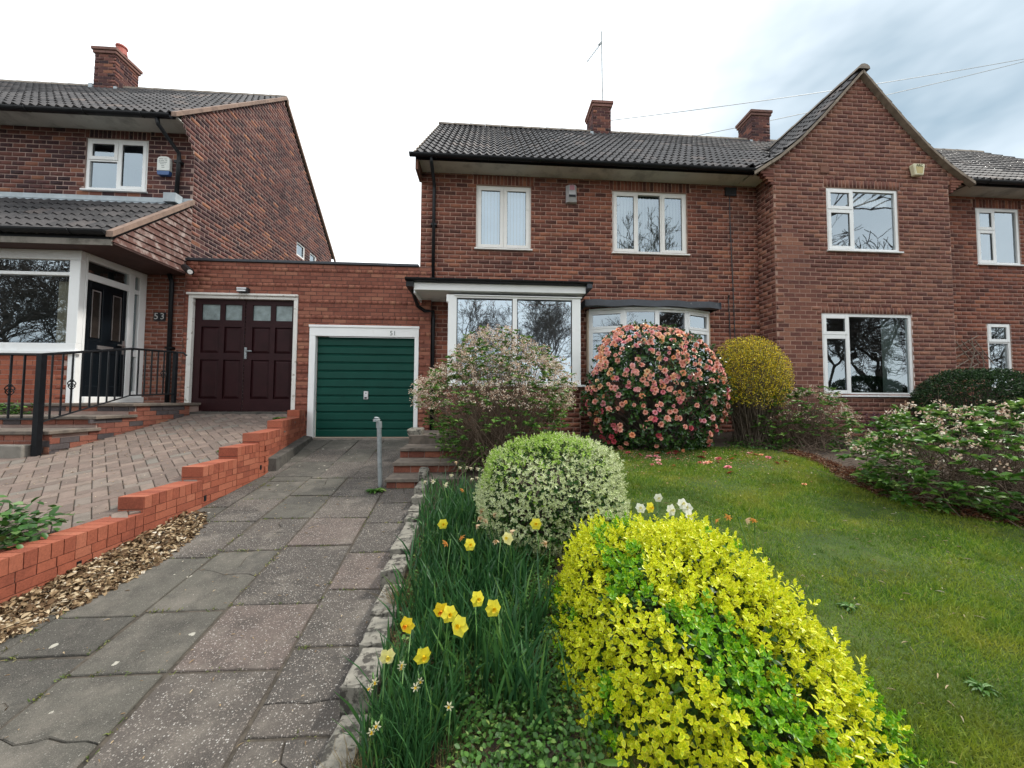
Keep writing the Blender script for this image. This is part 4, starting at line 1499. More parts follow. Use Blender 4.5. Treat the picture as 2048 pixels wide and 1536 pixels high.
a.quad(a.P(-.07, .108, 5.752), a.P(.07, .108, 5.752), a.P(.07, .104, 5.80), a.P(-.07, .104, 5.80))
a.build('lens', M['black'], ab)

a = MB((-6.245, 7.385, 0), X3, FRONT)
a.prism([(-.115, 5.96), (.115, 5.96), (.115, 6.19), (.09, 6.225), (.04, 6.24), (-.04, 6.24), (-.09, 6.225), (-.115, 6.19)], 0, .07)
ab = a.build('alarm_box', M['boxwhite'], None, bevel=.008)
tag(ab, 'white alarm box with blue base beside the left house downpipe', 'alarm box')
a = MB((-6.245, 7.385, 0), X3, FRONT)
a.prism([(-.10, 5.88), (.10, 5.88), (.115, 5.955), (-.115, 5.955)], .0, .065)
a.build('base', M['boxblue'], ab)
for k, wd in enumerate((.15, .16, .16, .10, .06, .07)):
    a = MB((-6.245, 7.385, 0), X3, FRONT)
    z = 6.19 - k * .033
    nlet = int(wd / .011)
    for q in range(nlet):
        if random.random() < .85:
            x = -wd / 2 + q * .011
            a.box(x, x + .007, .0705, .072, z - .011, z)
    a.build('lettering', M['ink'], ab)

a = MB((8.80, 6.925, 0), X3, FRONT)
a.prism([(-.09, 6.26), (.09, 6.26), (.13, 6.47), (.12, 6.50), (-.12, 6.50), (-.13, 6.47)], 0, .09)
ab = a.build('alarm_box', M['boxyellow'], None, bevel=.012)
tag(ab, 'pale yellow alarm box high on the pointed gable', 'alarm box')
a = MB((8.80, 6.925, 0), X3, FRONT)
a.prism([(-.06, 6.29), (.06, 6.29), (.085, 6.43), (-.085, 6.43)], .091, .0925)
a.build('label_print', M['ochre'], ab)
text('ARC', 'lettering', M['inkd'], (8.80, 6.831, 6.455), .075, ab)

AE = thing('tv_aerial', 'thin tall television aerial standing on the chimney of the porch house', 'aerial', (3.30, 10.45, 10.2))
m_ = MB()
m_.tube([(3.32, 10.4, 10.05), (3.30, 10.4, 12.62)], .018, 6)
m_.build('mast', M['galv'], AE)
m_ = MB()
m_.tube([(3.26, 10.4, 12.22), (2.78, 10.15, 11.40)], .010, 5)
for k in range(9):
    t = k / 8
    P = Vector((3.22, 10.38, 12.15)).lerp(Vector((2.80, 10.16, 11.44)), t)
    m_.tube([P + Vector((.02, .12, .02)), P - Vector((.02, .12, .02))], .005, 4)
m_.tube([(3.30, 10.4, 12.30), (3.22, 10.38, 12.18)], .03, 6)
m_.build('antenna', M['galv'], AE)

def sag(P0, P1, s, r, label):
    m = MB()
    P0, P1 = Vector(P0), Vector(P1)
    m.tube([P0.lerp(P1, i / 24) - Vector((0, 0, 4 * s * (i / 24) * (1 - i / 24))) for i in range(25)], r, 4)
    return tag(m.build('overhead_cable', M['galv']), label, 'cable')


sag((3.5, 10.9, 10.25), (20.2, 12.0, 14.5), .12, .010, 'upper overhead cable running from the near chimney behind the pointed gable')
sag((5.66, 11.4, 10.05), (20.2, 12.0, 14.42), .10, .010, 'lower overhead cable passing behind the second chimney and the gable')
TR = MB((0, 7.37, 0), X3, FRONT)
for k in range(4):
    x = 10.10 + k * .2
    TR.tube([TR.P(10.06, .02, 2.62 - k * .2 + .12), TR.P(10.06 + .62, .02, 2.62 - k * .2 + .45)], .012, 4)
    TR.tube([TR.P(10.08 + k * .16, .035, 2.95), TR.P(10.08 + k * .16 + .42, .035, 2.45)], .010, 4)
TR.tube([TR.P(10.74, .03, 2.75), TR.P(10.76, .03, 2.3)], .010, 4)
TR.tube([TR.P(10.5, .03, 2.95), TR.P(10.52, .05, 2.7), TR.P(10.4, .04, 2.3)], .012, 4)
tag(TR.build('trellis', M['trellis']), 'broken wooden trellis on the wall above the dark clipped yew', 'trellis')

# ================================================================== ground
gm = plain('far_ground_mat', (.10, .10, .07), 1, .2, .3)
g = MB()
g.quad((-400, -400, -.35), (400, -400, -.35), (400, 400, -.35), (-400, 400, -.35))
tag(g.build('ground', gm), kind='structure')
rd = MB()
rd.quad((-60, -10, -.12), (60, -10, -.12), (60, -2.2, -.12), (-60, -2.2, -.12))
tag(rd.build('road', plain('asphalt', (.055, .055, .058), .9, .2, 30)), kind='structure')
pv_ = MB()
pv_.quad((-60, -2.2, -.02), (60, -2.2, -.02), (60, -.2, .0), (-60, -.2, .0))
pv_.quad((-60, -2.2, -.12), (60, -2.2, -.12), (60, -2.2, -.02), (-60, -2.2, -.02))
tag(pv_.build('pavement', plain('pavement_grey', (.16, .155, .145), .9, .2, 9)), kind='structure')

# garden soil sheet
XS = np.concatenate([np.arange(-1.6, 2.5, .07), np.arange(2.5, 9, .2), np.arange(9, 30, 1.5)])
YS = np.concatenate([np.arange(-.2, 4.4, .07), np.arange(4.4, 7.45, .15)])
def zsoil(X, Y):
    return z_gard(X, Y) + .012 * np.sin(X * 17 + Y * 5) * np.sin(Y * 19 - X * 7) - np.where(X < x_kerb(Y) + .02, .35, 0)
def soil_mask(X, Y): return ~((X < -.45) & (Y > 6.66)) & (X > x_kerb(Y) - .12)
so_l = grid_sheet('garden_soil', XS, YS, zsoil, M['soil'], soil_mask)
tag(so_l, kind='structure')

def lawn_edge(Y):
    return np.interp(Y, [-1, 1, 2.3, 2.75, 3.06, 3.63, 4.2, 4.73, 5.3, 5.65, 5.95], [14, 8.5, 5.5, 4.5, 4.15, 4.05, 4.2, 4.46, 4.6, 4.65, 4.2])
def lawn_left(Y):
    return np.interp(Y, [-1, 1.2, 2.0, 2.6, 3.2, 4.2, 5.2, 6], [.1, .35, .65, .95, .95, .95, 1.2, 1.5])
def lawn_top(X): return 5.62 + .05 * np.sin(X * 2.1) + .05 * X
def in_lawn(X, Y, m=0.):
    return (X > lawn_left(Y) + m) & (X < lawn_edge(Y) - m) & (Y < lawn_top(X) - m)

mt, n, b = new_mat('lawn_thatch')
r_ = ramp(n, [(0, (.022, .045, .008)), (.35, (.04, .08, .010)), (.6, (.07, .11, .016)), (1, (.12, .13, .03))])
n.links.new(mrange(n, noise(n, 2.6, 7, .65), .25, .8), r_.inputs['Fac'])
col = mixc(n, r_.outputs['Color'], (.04, .03, .012), mrange(n, noise(n, 40, 4, .7), .5, .7, 0, .6))
n.links.new(col, b.inputs['Base Color'])
b.inputs['Roughness'].default_value = 1
bump(n, b, noise(n, 90, 4), 1., .01)
lw_ = grid_sheet('lawn', np.concatenate([np.arange(.1, 5, .08), np.arange(5, 15, .4)]), np.arange(-.3, 6.1, .08), lambda X, Y: z_gard(X, Y) + .016, mt, in_lawn)
tag(lw_, kind='structure')

# grass blades
def grass_mat():
    m, n, b = new_mat('grass_blades')
    a = N_(n, 'ShaderNodeAttribute', attribute_name='rnd')
    r = ramp(n, [(0, (.035, .10, .008)), (.25, (.10, .22, .014)), (.55, (.20, .31, .02)), (.8, (.33, .42, .035)), (.93, (.42, .38, .11)), (1, (.75, .64, .38))])
    n.links.new(a.outputs['Fac'], r.inputs['Fac'])
    pz = noise(n, 2.1, 6, .65)
    col = mixc(n, r.outputs['Color'], (.38, .36, .045), mrange(n, pz, .47, .68, 0, .7))
    col = mixc(n, col, (.05, .11, .018), mrange(n, noise(n, .9, 4, .6, pos(n, (1, 1.7, 1))), .52, .36, 0, .55))
    n.links.new(col, b.inputs['Base Color'])
    b.inputs['Roughness'].default_value = .6
    tr = n.nodes.new('ShaderNodeBsdfTranslucent')
    n.links.new(col, tr.inputs['Color'])
    mx = n.nodes.new('ShaderNodeMixShader')
    mx.inputs[0].default_value = .3
    n.links.new(b.outputs[0], mx.inputs[1])
    n.links.new(tr.outputs[0], mx.inputs[2])
    n.links.new(mx.outputs[0], n.nodes['Material Output'].inputs[0])
    return m
def blades(name, X, Y, h, wd, mat, rnd=None, lean=.6, kind='stuff', zf=None):
    n = len(X)
    Z = (zf or z_gard)(X, Y)
    P = np.stack([X, Y, Z], 1)
    an = rs.uniform(0, 2 * math.pi, n)
    side = np.stack([np.cos(an), np.sin(an), np.zeros(n)], 1)
    ln = rs.normal(size=(n, 3)) * lean
    ln[:, 2] = 1
    ln /= np.linalg.norm(ln, axis=1, keepdims=True)
    hh = (h * rs.uniform(.5, 1.3, n))[:, None]
    V = np.stack([P - side * wd[:, None] / 2, P + side * wd[:, None] / 2, P + ln * hh * .6 + side * wd[:, None] * .32, P + ln * hh * .6 - side * wd[:, None] * .32, P + ln * hh + rs.normal(size=(n, 3)) * hh * .22], 1).reshape(-1, 3)
    b = np.arange(n)[:, None] * 5
    F = [np.concatenate([b, b + 1, b + 2, b + 3], 1), np.concatenate([b + 3, b + 2, b + 4], 1)]
    r = np.repeat(rs.uniform(0, 1, n) if rnd is None else rnd, 5)
    o = link(name, np_mesh(name, V, F, mat, {'rnd': r}), None, (0, 0, 0))
    o['kind'] = kind
    return o
gm_ = grass_mat()
nG = 480000
# more blades where they show larger
u1 = rs.uniform(0, 1, nG)
Yg = .75 * (6.0 / .75) ** u1
Xg = rs.uniform(0, 1, nG) * np.minimum(lawn_edge(Yg), 1.75 * Yg + .6)
k = in_lawn(Xg, Yg, -.03)
Xg, Yg = Xg[k], Yg[k]
hg = np.clip(.030 + .003 * Yg, 0, .046) * (1 + .35 * np.sin(Xg * 3.1) * np.sin(Yg * 4.3))
blades('grass', Xg, Yg, hg, .0032 + .0014 * Yg, gm_, rnd=np.clip(rs.beta(2, 2.6, len(Xg)) + .0, 0, 1), lean=.75)

tx, ty = rs.uniform(.4, 5, 420), .9 + 4.6 * rs.uniform(0, 1, 420) ** 1.6
k = in_lawn(tx, ty, .02)
tx, ty = tx[k], ty[k]
q = 46
blades('grass_tufts', np.repeat(tx, q) + rs.normal(size=len(tx) * q) * .022, np.repeat(ty, q) + rs.normal(size=len(tx) * q) * .022, np.full(len(tx) * q, .055), np.full(len(tx) * q, .0045), gm_, rnd=np.clip(np.repeat(rs.uniform(.05, .75, len(tx)), q) + rs.normal(size=len(tx) * q) * .07, 0, 1), lean=.8)
# ================================================================== driveway of flagstones
DRV = tag(grid_sheet('driveway_bed', np.arange(-3.6, -.2, .2), np.arange(-.3, 7.5, .2), lambda X, Y: z_drive(Y) - .0095 + 0 * X, plain('gritty_joint', (.075, .062, .048), 1, .4, 40, .8, dirt=(.03, .026, .02), dscale=9), lambda X, Y: X < x_kerb(Y) + .25), kind='structure')


def slab_mat(name, base, base2, peb, pebscale, pebamt, lichen=.0, dark=(.03, .028, .025)):
    m, n, b = new_mat(name)
    oi = n.nodes.new('ShaderNodeObjectInfo')
    col = mixc(n, base, base2, oi.outputs['Random'])
    col = mixc(n, col, dark, mrange(n, noise(n, 5, 7, .7), .45, .72, 0, .75))
    col = mixc(n, col, (.21, .185, .155), mrange(n, noise(n, 2.3, 8, .72), .5, .72, 0, .7))
    v = N_(n, 'ShaderNodeTexVoronoi', Scale=pebscale, Randomness=1.)
    n.links.new(pos(n), v.inputs['Vector'])
    vr = n.nodes.new('ShaderNodeSeparateColor')
    n.links.new(v.outputs['Color'], vr.inputs[0])
    inside = mrange(n, v.outputs['Distance'], .42, .30)
    pick = mrange(n, vr.outputs[0], 1 - pebamt, 1 - pebamt + .03)
    mu = N_(n, 'ShaderNodeMath', operation='MULTIPLY')
    n.links.new(inside, mu.inputs[0]); n.links.new(pick, mu.inputs[1])
    pr = ramp(n, peb)
    n.links.new(vr.outputs[1], pr.inputs['Fac'])
    col = mixc(n, col, pr.outputs['Color'], mu.outputs[0])
    grit = noise(n, 260, 3, .7)
    col = mixc(n, col, (.30, .27, .24), mrange(n, grit, .54, .70, 0, .65))
    if lichen:
        v2 = N_(n, 'ShaderNodeTexVoronoi', Scale=9., Randomness=1.)
        n.links.new(pos(n), v2.inputs['Vector'])
        s2 = n.nodes.new('ShaderNodeSeparateColor')
        n.links.new(v2.outputs['Color'], s2.inputs[0])
        wob = N_(n, 'ShaderNodeMath', operation='ADD')
        n.links.new(v2.outputs['Distance'], wob.inputs[0])
        n.links.new(mrange(n, noise(n, 45, 4, .7), 0, 1, -.16, .16), wob.inputs[1])
        thr = N_(n, 'ShaderNodeMath', operation='LESS_THAN')
        n.links.new(wob.outputs[0], thr.inputs[0])
        n.links.new(mrange(n, s2.outputs[0], 1 - lichen, 1, -.04, .17), thr.inputs[1])
        col = mixc(n, col, (.40, .38, .32), thr.outputs[0])
    n.links.new(col, b.inputs['Base Color'])
    b.inputs['Roughness'].default_value = .88
    b.inputs['Specular IOR Level'].default_value = .35
    ad = N_(n, 'ShaderNodeMath', operation='MULTIPLY_ADD')
    n.links.new(mu.outputs[0], ad.inputs[0]); ad.inputs[1].default_value = .6
    n.links.new(grit, ad.inputs[2])
    bump(n, b, ad.outputs[0], .7, .004)
    return m
SA = slab_mat('pebbly_slab', (.088, .075, .065), (.062, .055, .049), [(0, (.17, .14, .12)), (.6, (.27, .24, .21)), (1, (.45, .43, .40))], 105, .5)
SB = slab_mat('smooth_dark_slab', (.098, .092, .076), (.066, .063, .054), [(0, (.15, .14, .12)), (1, (.26, .25, .22))], 130, .10, lichen=.55)
SP = slab_mat('pinkish_slab', (.125, .096, .083), (.095, .076, .067), [(0, (.2, .155, .13)), (.6, (.30, .25, .225)), (1, (.46, .43, .40))], 110, .5)


def jag(a, b, n, amp):
    """irregular line from a to b"""
    r = []
    for i in range(n + 1):
        t = i / n
        p = Vector(a).lerp(Vector(b), t)
        if 0 < i < n:
            p += Vector((random.uniform(-amp, amp), random.uniform(-amp, amp)))
        r.append(p)
    return r


def slab(poly, mat, dz=0., tilt=(0, 0)):
    """poly: 2d points counter-clockwise; slab 4 cm thick with a soft edge"""
    cx_ = sum(p[0] for p in poly) / len(poly); cy_ = sum(p[1] for p in poly) / len(poly)
    n = len(poly)
    vs = []
    for s_, z in ((0, -.035), (.001, -.005), (.006, .0)):
        for p in poly:
            d = Vector((cx_ - p[0], cy_ - p[1])); d.normalize()
            x, y = p[0] + d.x * s_, p[1] + d.y * s_
            vs.append((x, y, z_drive(y) + z + dz + tilt[0] * (x - cx_) + tilt[1] * (y - cy_)))
    fs = [(k * n + i, k * n + (i + 1) % n, (k + 1) * n + (i + 1) % n, (k + 1) * n + i) for k in (0, 1) for i in range(n)]
    fs.append(tuple(range(2 * n, 3 * n)))
    base = Vector((cx_, cy_, z_drive(cy_)))
    me = bpy.data.meshes.new('flagstone')
    me.from_pydata([tuple(Vector(v) - base) for v in vs], [], fs)
    me.materials.append(mat)
    link('flagstone', me, DRV, base)


colx = [-2.95, -2.50, -2.03, -1.55, -1.0, -.55]
colb = [[-.3, .5, 1.2, 1.75, 2.35, 2.95, 3.5, 4.1, 4.75, 5.3], [-.3, .35, .95, 1.55, 2.15, 2.45, 3.1, 3.75, 4.3, 4.9, 5.5], [-.3, .3, .9, 1.42, 2.02, 2.48, 3.2, 3.8, 4.4, 5.0, 5.6, 6.3],
        [-.3, .4, .95, 1.45, 2.01, 2.52, 3.26, 3.79, 4.35, 5.0, 5.7, 6.4], [-.3, .25, .75, 1.2, 1.66, 2.15, 2.65, 3.13, 3.67, 4.15, 4.60]]
def cxf(i, Y):
    s = (-.075 if i else -.0) if i < 5 else -.07
    return colx[i] + s * (Y - 1.5)
rn = random.Random(5)
for c_ in range(5):
    bs = colb[c_]
    for a, b_ in zip(bs, bs[1:]):
        g_ = rn.uniform(.005, .011)
        P = [Vector((cxf(c_, a) + g_, a + g_)), Vector((cxf(c_ + 1, a) - g_, a + g_)), Vector((cxf(c_ + 1, b_) - g_, b_ - g_)), Vector((cxf(c_, b_) + g_, b_ - g_))]
        P = [p + Vector((rn.uniform(-.006, .006), rn.uniform(-.008, .008))) for p in P]
        mat = (SA, SA, SP)[rn.randrange(3)] if c_ >= 3 else (SB if rn.random() < .75 else SA)
        dz = rn.uniform(-.003, .004)
        tl_ = (rn.uniform(-.007, .007), rn.uniform(-.006, .006))
        if rn.random() < (.7 if c_ < 3 else .25):     # cracked slabs: irregular pieces
            t1, t2 = rn.uniform(.3, .7), rn.uniform(.3, .7)
            A, B = P[0].lerp(P[3], t1), P[1].lerp(P[2], t2)
            J = jag(A, B, 7, .028)
            lo = [P[0], P[1]] + [p - Vector((0, .003)) for p in J[::-1]]
            hi = [p + Vector((0, .003)) for p in J] + [P[2], P[3]]
            slab(lo, mat, dz, tl_)
            if rn.random() < .5:
                mid_ = len(J) // 2
                top_ = P[3].lerp(P[2], rn.uniform(.35, .65))
                J2 = jag(J[mid_], top_, 3, .02)
                left = [p + Vector((0, .003)) for p in J[:mid_ + 1]] + [p - Vector((.003, 0)) for p in J2[1:]] + [P[3]]
                right = [p + Vector((0, .003)) for p in J[mid_:]] + [P[2]] + [p + Vector((.003, 0)) for p in J2[1:][::-1]]
                slab(left, mat, dz + rn.uniform(-.004, .002), tl_)
                slab(right, mat, dz, tl_)
            else:
                slab(hi, mat, dz + rn.uniform(-.005, .003), tl_)
        else:
            slab(P, mat, dz, tl_)
# far apron below the green door
far = [[5.3, 6.2, 7.2], [5.5, 6.4, 7.2], [5.6, 6.3, 7.2], [5.7, 6.5, 7.2]]
fx = [(-2.93, -3.36), (-2.78, -2.9), (-2.2, -2.42), (-1.75, -1.95), (-1.27, -1.27)]
for c_ in range(4):
    bs = [5.05, 5.75, 6.5, 7.22]
    for a, b_ in zip(bs, bs[1:]):
        def fxx(i, y): t = (y - 5.05) / 2.2; return fx[i][0] * (1 - t) + fx[i][1] * t
        a2 = max(a, colb[c_ + (1 if c_ else 0)][-1]) if False else a
        P = [Vector((fxx(c_, a2) + .006, a2 + .006)), Vector((fxx(c_ + 1, a2) - .006, a2 + .006)), Vector((fxx(c_ + 1, b_) - .006, b_ - .006)), Vector((fxx(c_, b_) + .006, b_ - .006))]
        slab(P, rn.choice((SA, SB, SB)), rn.uniform(.004, .010))

# white lichen blotch and moss in the joints
def joint_weeds():
    xs, ys = [], []
    for i in range(1, 5):
        for _ in range(70):
            y = 1.2 + 4 * rn.random() ** 1.3
            if math.sin(y * 5 + i * 2) > .25:
                xs.append(cxf(i, y) + rn.uniform(-.012, .012)); ys.append(y)
    for c_ in range(5):
        for yb in colb[c_][3:]:
            for _ in range(12):
                if rn.random() < .55:
                    xs.append(cxf(c_, yb) + rn.random() * .45); ys.append(yb + rn.uniform(-.012, .012))
    return np.array(xs), np.array(ys)
jx, jy = joint_weeds()
jx = np.repeat(jx, 5) + rs.normal(size=len(jx) * 5) * .010
jy = np.repeat(jy, 5) + rs.normal(size=len(jy) * 5) * .010
blades('moss', jx, jy, np.full(len(jx), .016), np.full(len(jx), .008), leaf_mat('moss_green', [(0, (.06, .10, .02)), (.6, (.16, .20, .04)), (1, (.30, .24, .12))]), zf=lambda X, Y: z_drive(Y) - .004, lean=1.2)

# ================================================================== neighbour's block paving
PAV = tag(grid_sheet('block_paving_bed', np.concatenate([[-16, -13, -10, -8, -6.5, -5.6, -5, -4.5, -4.2], np.arange(-4.0, -3.0, .06)]), np.arange(-.2, 7.35, .25), lambda X, Y: z_pave(Y) - .012 + 0 * X, plain('sandy_joint', (.075, .06, .045), 1, .3, 20), lambda X, Y: X < -3.03 - np.maximum(0, Y - 5.25) * .24), kind='structure')
PM, n, b = new_mat('worn_pink_grey_paver')
r_ = ramp(n, [(0, (.135, .10, .084)), (.5, (.18, .13, .108)), (.8, (.22, .165, .135)), (1, (.16, .145, .125))])
n.links.new(tint(n), r_.inputs['Fac'])
col = mixc(n, r_.outputs['Color'], (.09, .075, .06), mrange(n, noise(n, 9, 7, .7), .45, .7, 0, .7))
col = mixc(n, col, (.34, .29, .24), mrange(n, noise(n, 180, 3, .7), .55, .7, 0, .5))
n.links.new(col, b.inputs['Base Color'])
b.inputs['Roughness'].default_value = .9
bump(n, b, noise(n, 160, 4), .5, .004)
pav_items = []
Wp = .104
c45, s45 = math.cos(R(45)), math.sin(R(45))
for r0 in range(-75, 75):
    for kk in range(-60, 60):
        for vert in (0, 1):
            if not vert:
                cx0, cy0 = (r0 + 4 * kk + 1) * Wp, (r0 + .5) * Wp
                hx, hy = Wp, Wp / 2
            else:
                cx0, cy0 = (r0 + 4 * kk + 3.5) * Wp, (r0 + 1) * Wp
                hx, hy = Wp / 2, Wp
            X = -6.5 + cx0 * c45 - cy0 * s45
            Y = 4.5 + cx0 * s45 + cy0 * c45
            if not (-11.5 < X < -3.05 and 1.6 < Y < 7.12): continue
            if Y > 5.25 and X > -3.05 - (Y - 5.25) * .24: continue
            if X < -5.4 and Y > 4.95: continue
            p = proj(Vector((X, Y, z_pave(Y))))
            if p is None or not (-40 < p[0] < 2060 and p[1] < 1300): continue
            pav_items.append((p[2] ** -2 * (1.6 - z_pave(Y)) / p[2], X, Y, vert))
pav_items.sort(reverse=True)
SLP = math.atan(.19)


def paver_geo(vert):
    a, b_ = ((Wp - .003), (Wp / 2 - .003)) if not vert else ((Wp / 2 - .003), (Wp - .003))
    c = .005
    vs = []
    for x, y, z in [(-a, -b_, -.02), (a, -b_, -.02), (a, b_, -.02), (-a, b_, -.02), (-a, -b_, -c), (a, -b_, -c), (a, b_, -c), (-a, b_, -c), (-a + c, -b_ + c, 0), (a - c, -b_ + c, 0), (a - c, b_ - c, 0), (-a + c, b_ - c, 0)]:
        X = x * c45 - y * s45
        Y = x * s45 + y * c45
        vs.append((X, Y, z + .19 * Y))
    fs = [(0, 1, 5, 4), (1, 2, 6, 5), (2, 3, 7, 6), (3, 0, 4, 7), (4, 5, 9, 8), (5, 6, 10, 9), (6, 7, 11, 10), (7, 4, 8, 11), (8, 9, 10, 11)]
    return vs, fs
pm = []
for v_ in (0, 1):
    me = bpy.data.meshes.new('paver')
    vs, fs = paver_geo(v_)
    me.from_pydata(vs, [], fs)
    me.materials.append(PM)
    pm.append((me, np.array(vs), np.array(fs)))
for s_, X, Y, v_ in pav_items[:300]:
    link('paver', pm[v_][0], PAV, (X, Y, z_pave(Y) + random.uniform(-.003, .002)))
Vs, Fs, At = [], [], []
nn = 0
for s_, X, Y, v_ in pav_items[300:]:
    Vs.append(pm[v_][1] + np.array([X, Y, z_pave(Y) + random.uniform(-.003, .002)]))
    Fs.append(pm[v_][2] + nn)
    nn += 12
    At += [random.uniform(.01, 1)] * 12
o = link('paving', np_mesh('paving', np.concatenate(Vs) - np.array(tuple(wl(PAV))), np.concatenate(Fs), PM, {'rnd': At}), PAV)
o['kind'] = 'stuff'

# ================================================================== red stepped wall between the drives
RW = thing('retaining_wall', 'low stepped wall of bright red brick between the two driveways', 'wall', (-3.0, 4, .4))
def wx(Y): return -2.97 if Y < 5.25 else -2.97 - (Y - 5.25) * .24
steps_ = [(1.0, 2.02, .465), (2.02, 3.455, .605), (3.455, 4.115, .745), (4.115, 4.64, .885), (4.64, 5.06, 1.02), (5.06, 5.84, 1.15), (5.84, 6.86, 1.27), (6.86, 7.28, 1.40)]
TH = .215
brs = []
core = MB()
for a, b_, zt in steps_:
    for y0, y1 in ([(a, b_)] if not (a < 5.25 < b_) else [(a, 5.25), (5.25, b_)]):
        core.add([Vector((wx(y0) - .006, y0, z_drive(y0) - .1)), Vector((wx(y1) - .006, y1, z_drive(y1) - .1)), Vector((wx(y1) - .006, y1, zt - .006)), Vector((wx(y0) - .006, y0, zt - .006)),
                  Vector((wx(y0) - TH + .006, y0, z_drive(y0) - .1)), Vector((wx(y1) - TH + .006, y1, z_drive(y1) - .1)), Vector((wx(y1) - TH + .006, y1, zt - .006)), Vector((wx(y0) - TH + .006, y0, zt - .006))],
                 [(0, 1, 2, 3), (3, 2, 6, 7), (4, 5, 6, 7), (0, 3, 7, 4), (1, 2, 6, 5)])
coreo = core.build('mortar_core', M['mortard'], RW)
rwb = []
for a, b_, zt in steps_:
    n_ = max(1, round((b_ - a) / .0755))
    st = (b_ - a) / n_
    for i in range(n_):      # header-on-edge coping
        rwb.append(('cope', a + st * (i + .5), zt - .0515, st - .005, .103))
    # one course + further courses below
    z = zt - .105 - .07
    kk = 0
    while z > z_drive(a) - .10:
        L2 = .113 if kk == 0 else .228
        off_ = (kk % 2) * .114
        y = a - off_ if kk else a
        while y < b_:
            p, q = max(y, a), min(y + L2, b_)
            if q - p > .03 and z + .066 > z_drive(p): rwb.append(('str', (p + q) / 2, z + .035, q - p - .006, .064))
            y += L2
        z -= .07
        kk += 1
random.shuffle(rwb)
def rw_geo(t, yc, zc, ln, h):
    j = random.uniform(-.0015, .0015)
    x1 = wx(yc) + j
    x0 = wx(yc) - TH - j if t == 'cope' else wx(yc) - .10
    if t == 'end': x0, x1 = wx(yc) - TH, wx(yc)
    sk = wx(yc + .01) - wx(yc)
    vs = []
    for z in (zc - h / 2, zc + h / 2):
        for y in (yc - ln / 2, yc + ln / 2):
            dx = (y - yc) * sk * 100
            vs += [(x0 + dx, y, z), (x1 + dx, y, z)]
    return vs, [(0, 1, 3, 2), (4, 5, 7, 6), (0, 1, 5, 4), (2, 3, 7, 6), (1, 3, 7, 5), (0, 2, 6, 4)]
def rscore(t):
    P = Vector((wx(t[1]), t[1], t[2])); p = proj(P)
    return 0 if (p is None or p[0] < -20) else 1 / (P - CAM).length ** 2 * (1.6 if t[0] == 'cope' else 1)
rwb.sort(key=rscore, reverse=True)
for t in rwb[:285]:
    vs, fs = rw_geo(*t)
    c0 = Vector((wx(t[1]), t[1], t[2]))
    me = bpy.data.meshes.new('brick')
    me.from_pydata([tuple(Vector(v) - c0) for v in vs], [], fs)
    me.materials.append(M['brickwall'])
    link('brick', me, RW, c0)
if len(rwb) > 285:
    Vs, Fs, At = [], [], []
    for k_, t in enumerate(rwb[285:]):
        vs, fs = rw_geo(*t)
        Vs += vs; Fs += [tuple(i + 8 * k_ for i in f_) for f_ in fs]; At += [random.uniform(.01, 1)] * 8
    o = link('brickwork', np_mesh('brickwork', np.array(Vs) - np.array(tuple(wl(RW))), np.array(Fs), M['brickwall'], {'rnd': At}), RW)
    o['kind'] = 'stuff'
for a, b_, zt in steps_[1:]:     # end faces seen at each step
    e = MB(); e.t = random.uniform(.1, 1)
    x = wx(a)
    e.box(x - TH + .002, x - .002, a - .004, a + .02, zt - .103, zt - .002)
    e.build('coping_end', M['brickwall'], RW)
    e = MB(); e.t = random.uniform(.1, 1)
    e.box(x - TH + .002, x - .003, a - .003, a + .02, zt - .165, zt - .110)
    e.build('brick_end', M['brickwall'], RW)
for y, z in ((2.95, .38), (4.15, .55), (5.1, .70)):
    e = MB()
    e.box(wx(y) - .02, wx(y) + .003, y - .012, y + .02, z - .03, z + .03)
    e.build('weep_hole', M['black'], RW)
# dark concrete haunch next to the wall by the garage
CK = MB()
CK.add([Vector(v) for v in ((-2.975, 5.27, .50), (-2.86, 5.30, .50), (-3.24, 7.20, .75), (-3.45, 7.28, .75), (-2.985, 5.27, .80), (-2.89, 5.32, .79), (-3.28, 7.20, .90), (-3.45, 7.28, .91))],
       [(0, 1, 5, 4), (1, 2, 6, 5), (2, 3, 7, 6), (4, 5, 6, 7), (0, 3, 7, 4)])
tag(CK.build('concrete_haunch', M['concrete'], None, bevel=.01), 'dark mossy concrete wedge between red wall and garage drive', 'kerb')

# ================================================================== steps and stones at the right of the drive
ST = thing('garden_steps', 'three stone slab steps with brick risers beside the green garage drive', 'steps', (-.9, 5, .55))
zt_ = [.645, .785, .925]
yf_ = [4.62, 4.95, 5.30]
for i_s in range(3):
    y0, z1 = yf_[i_s], zt_[i_s]
    y1 = yf_[i_s + 1] + .06 if i_s < 2 else 5.75
    s = MB()
    s.box(-1.24 + .01 * i_s, -.28, y0 - .02, y1, z1 - .05, z1, jit=.004)
    s.build('step_slab', M['stepslab'], ST, bevel=.006)
    zb_ = z_drive(y0) - .03 if i_s == 0 else zt_[i_s - 1]
    hh_ = (z1 - .052 - zb_)
    s = MB()
    s.box(-1.225, -.29, y0 + .022, y1, zb_ - .03, z1 - .052)
    s.build('riser', M['mortar53'], ST)
    x = -1.225
    kx = 0
    while x < -.35:
        ln = (.11 if (kx == 0 and i_s != 1) else .215)
        s = MB(); s.t = random.uniform(.1, 1)
        s.box(x + .004, min(x + ln, -.29), y0 + .012, y0 + .03, zb_ + .004, z1 - .055)
        s.build('brick', M['brick51'], ST)
        x += ln + .008
        kx += 1
s = MB()
s.box(-1.20, -.2, 5.75, 6.68, .60, 1.06, jit=.0)
s.build('landing', M['stepslab'], ST, bevel=.01)
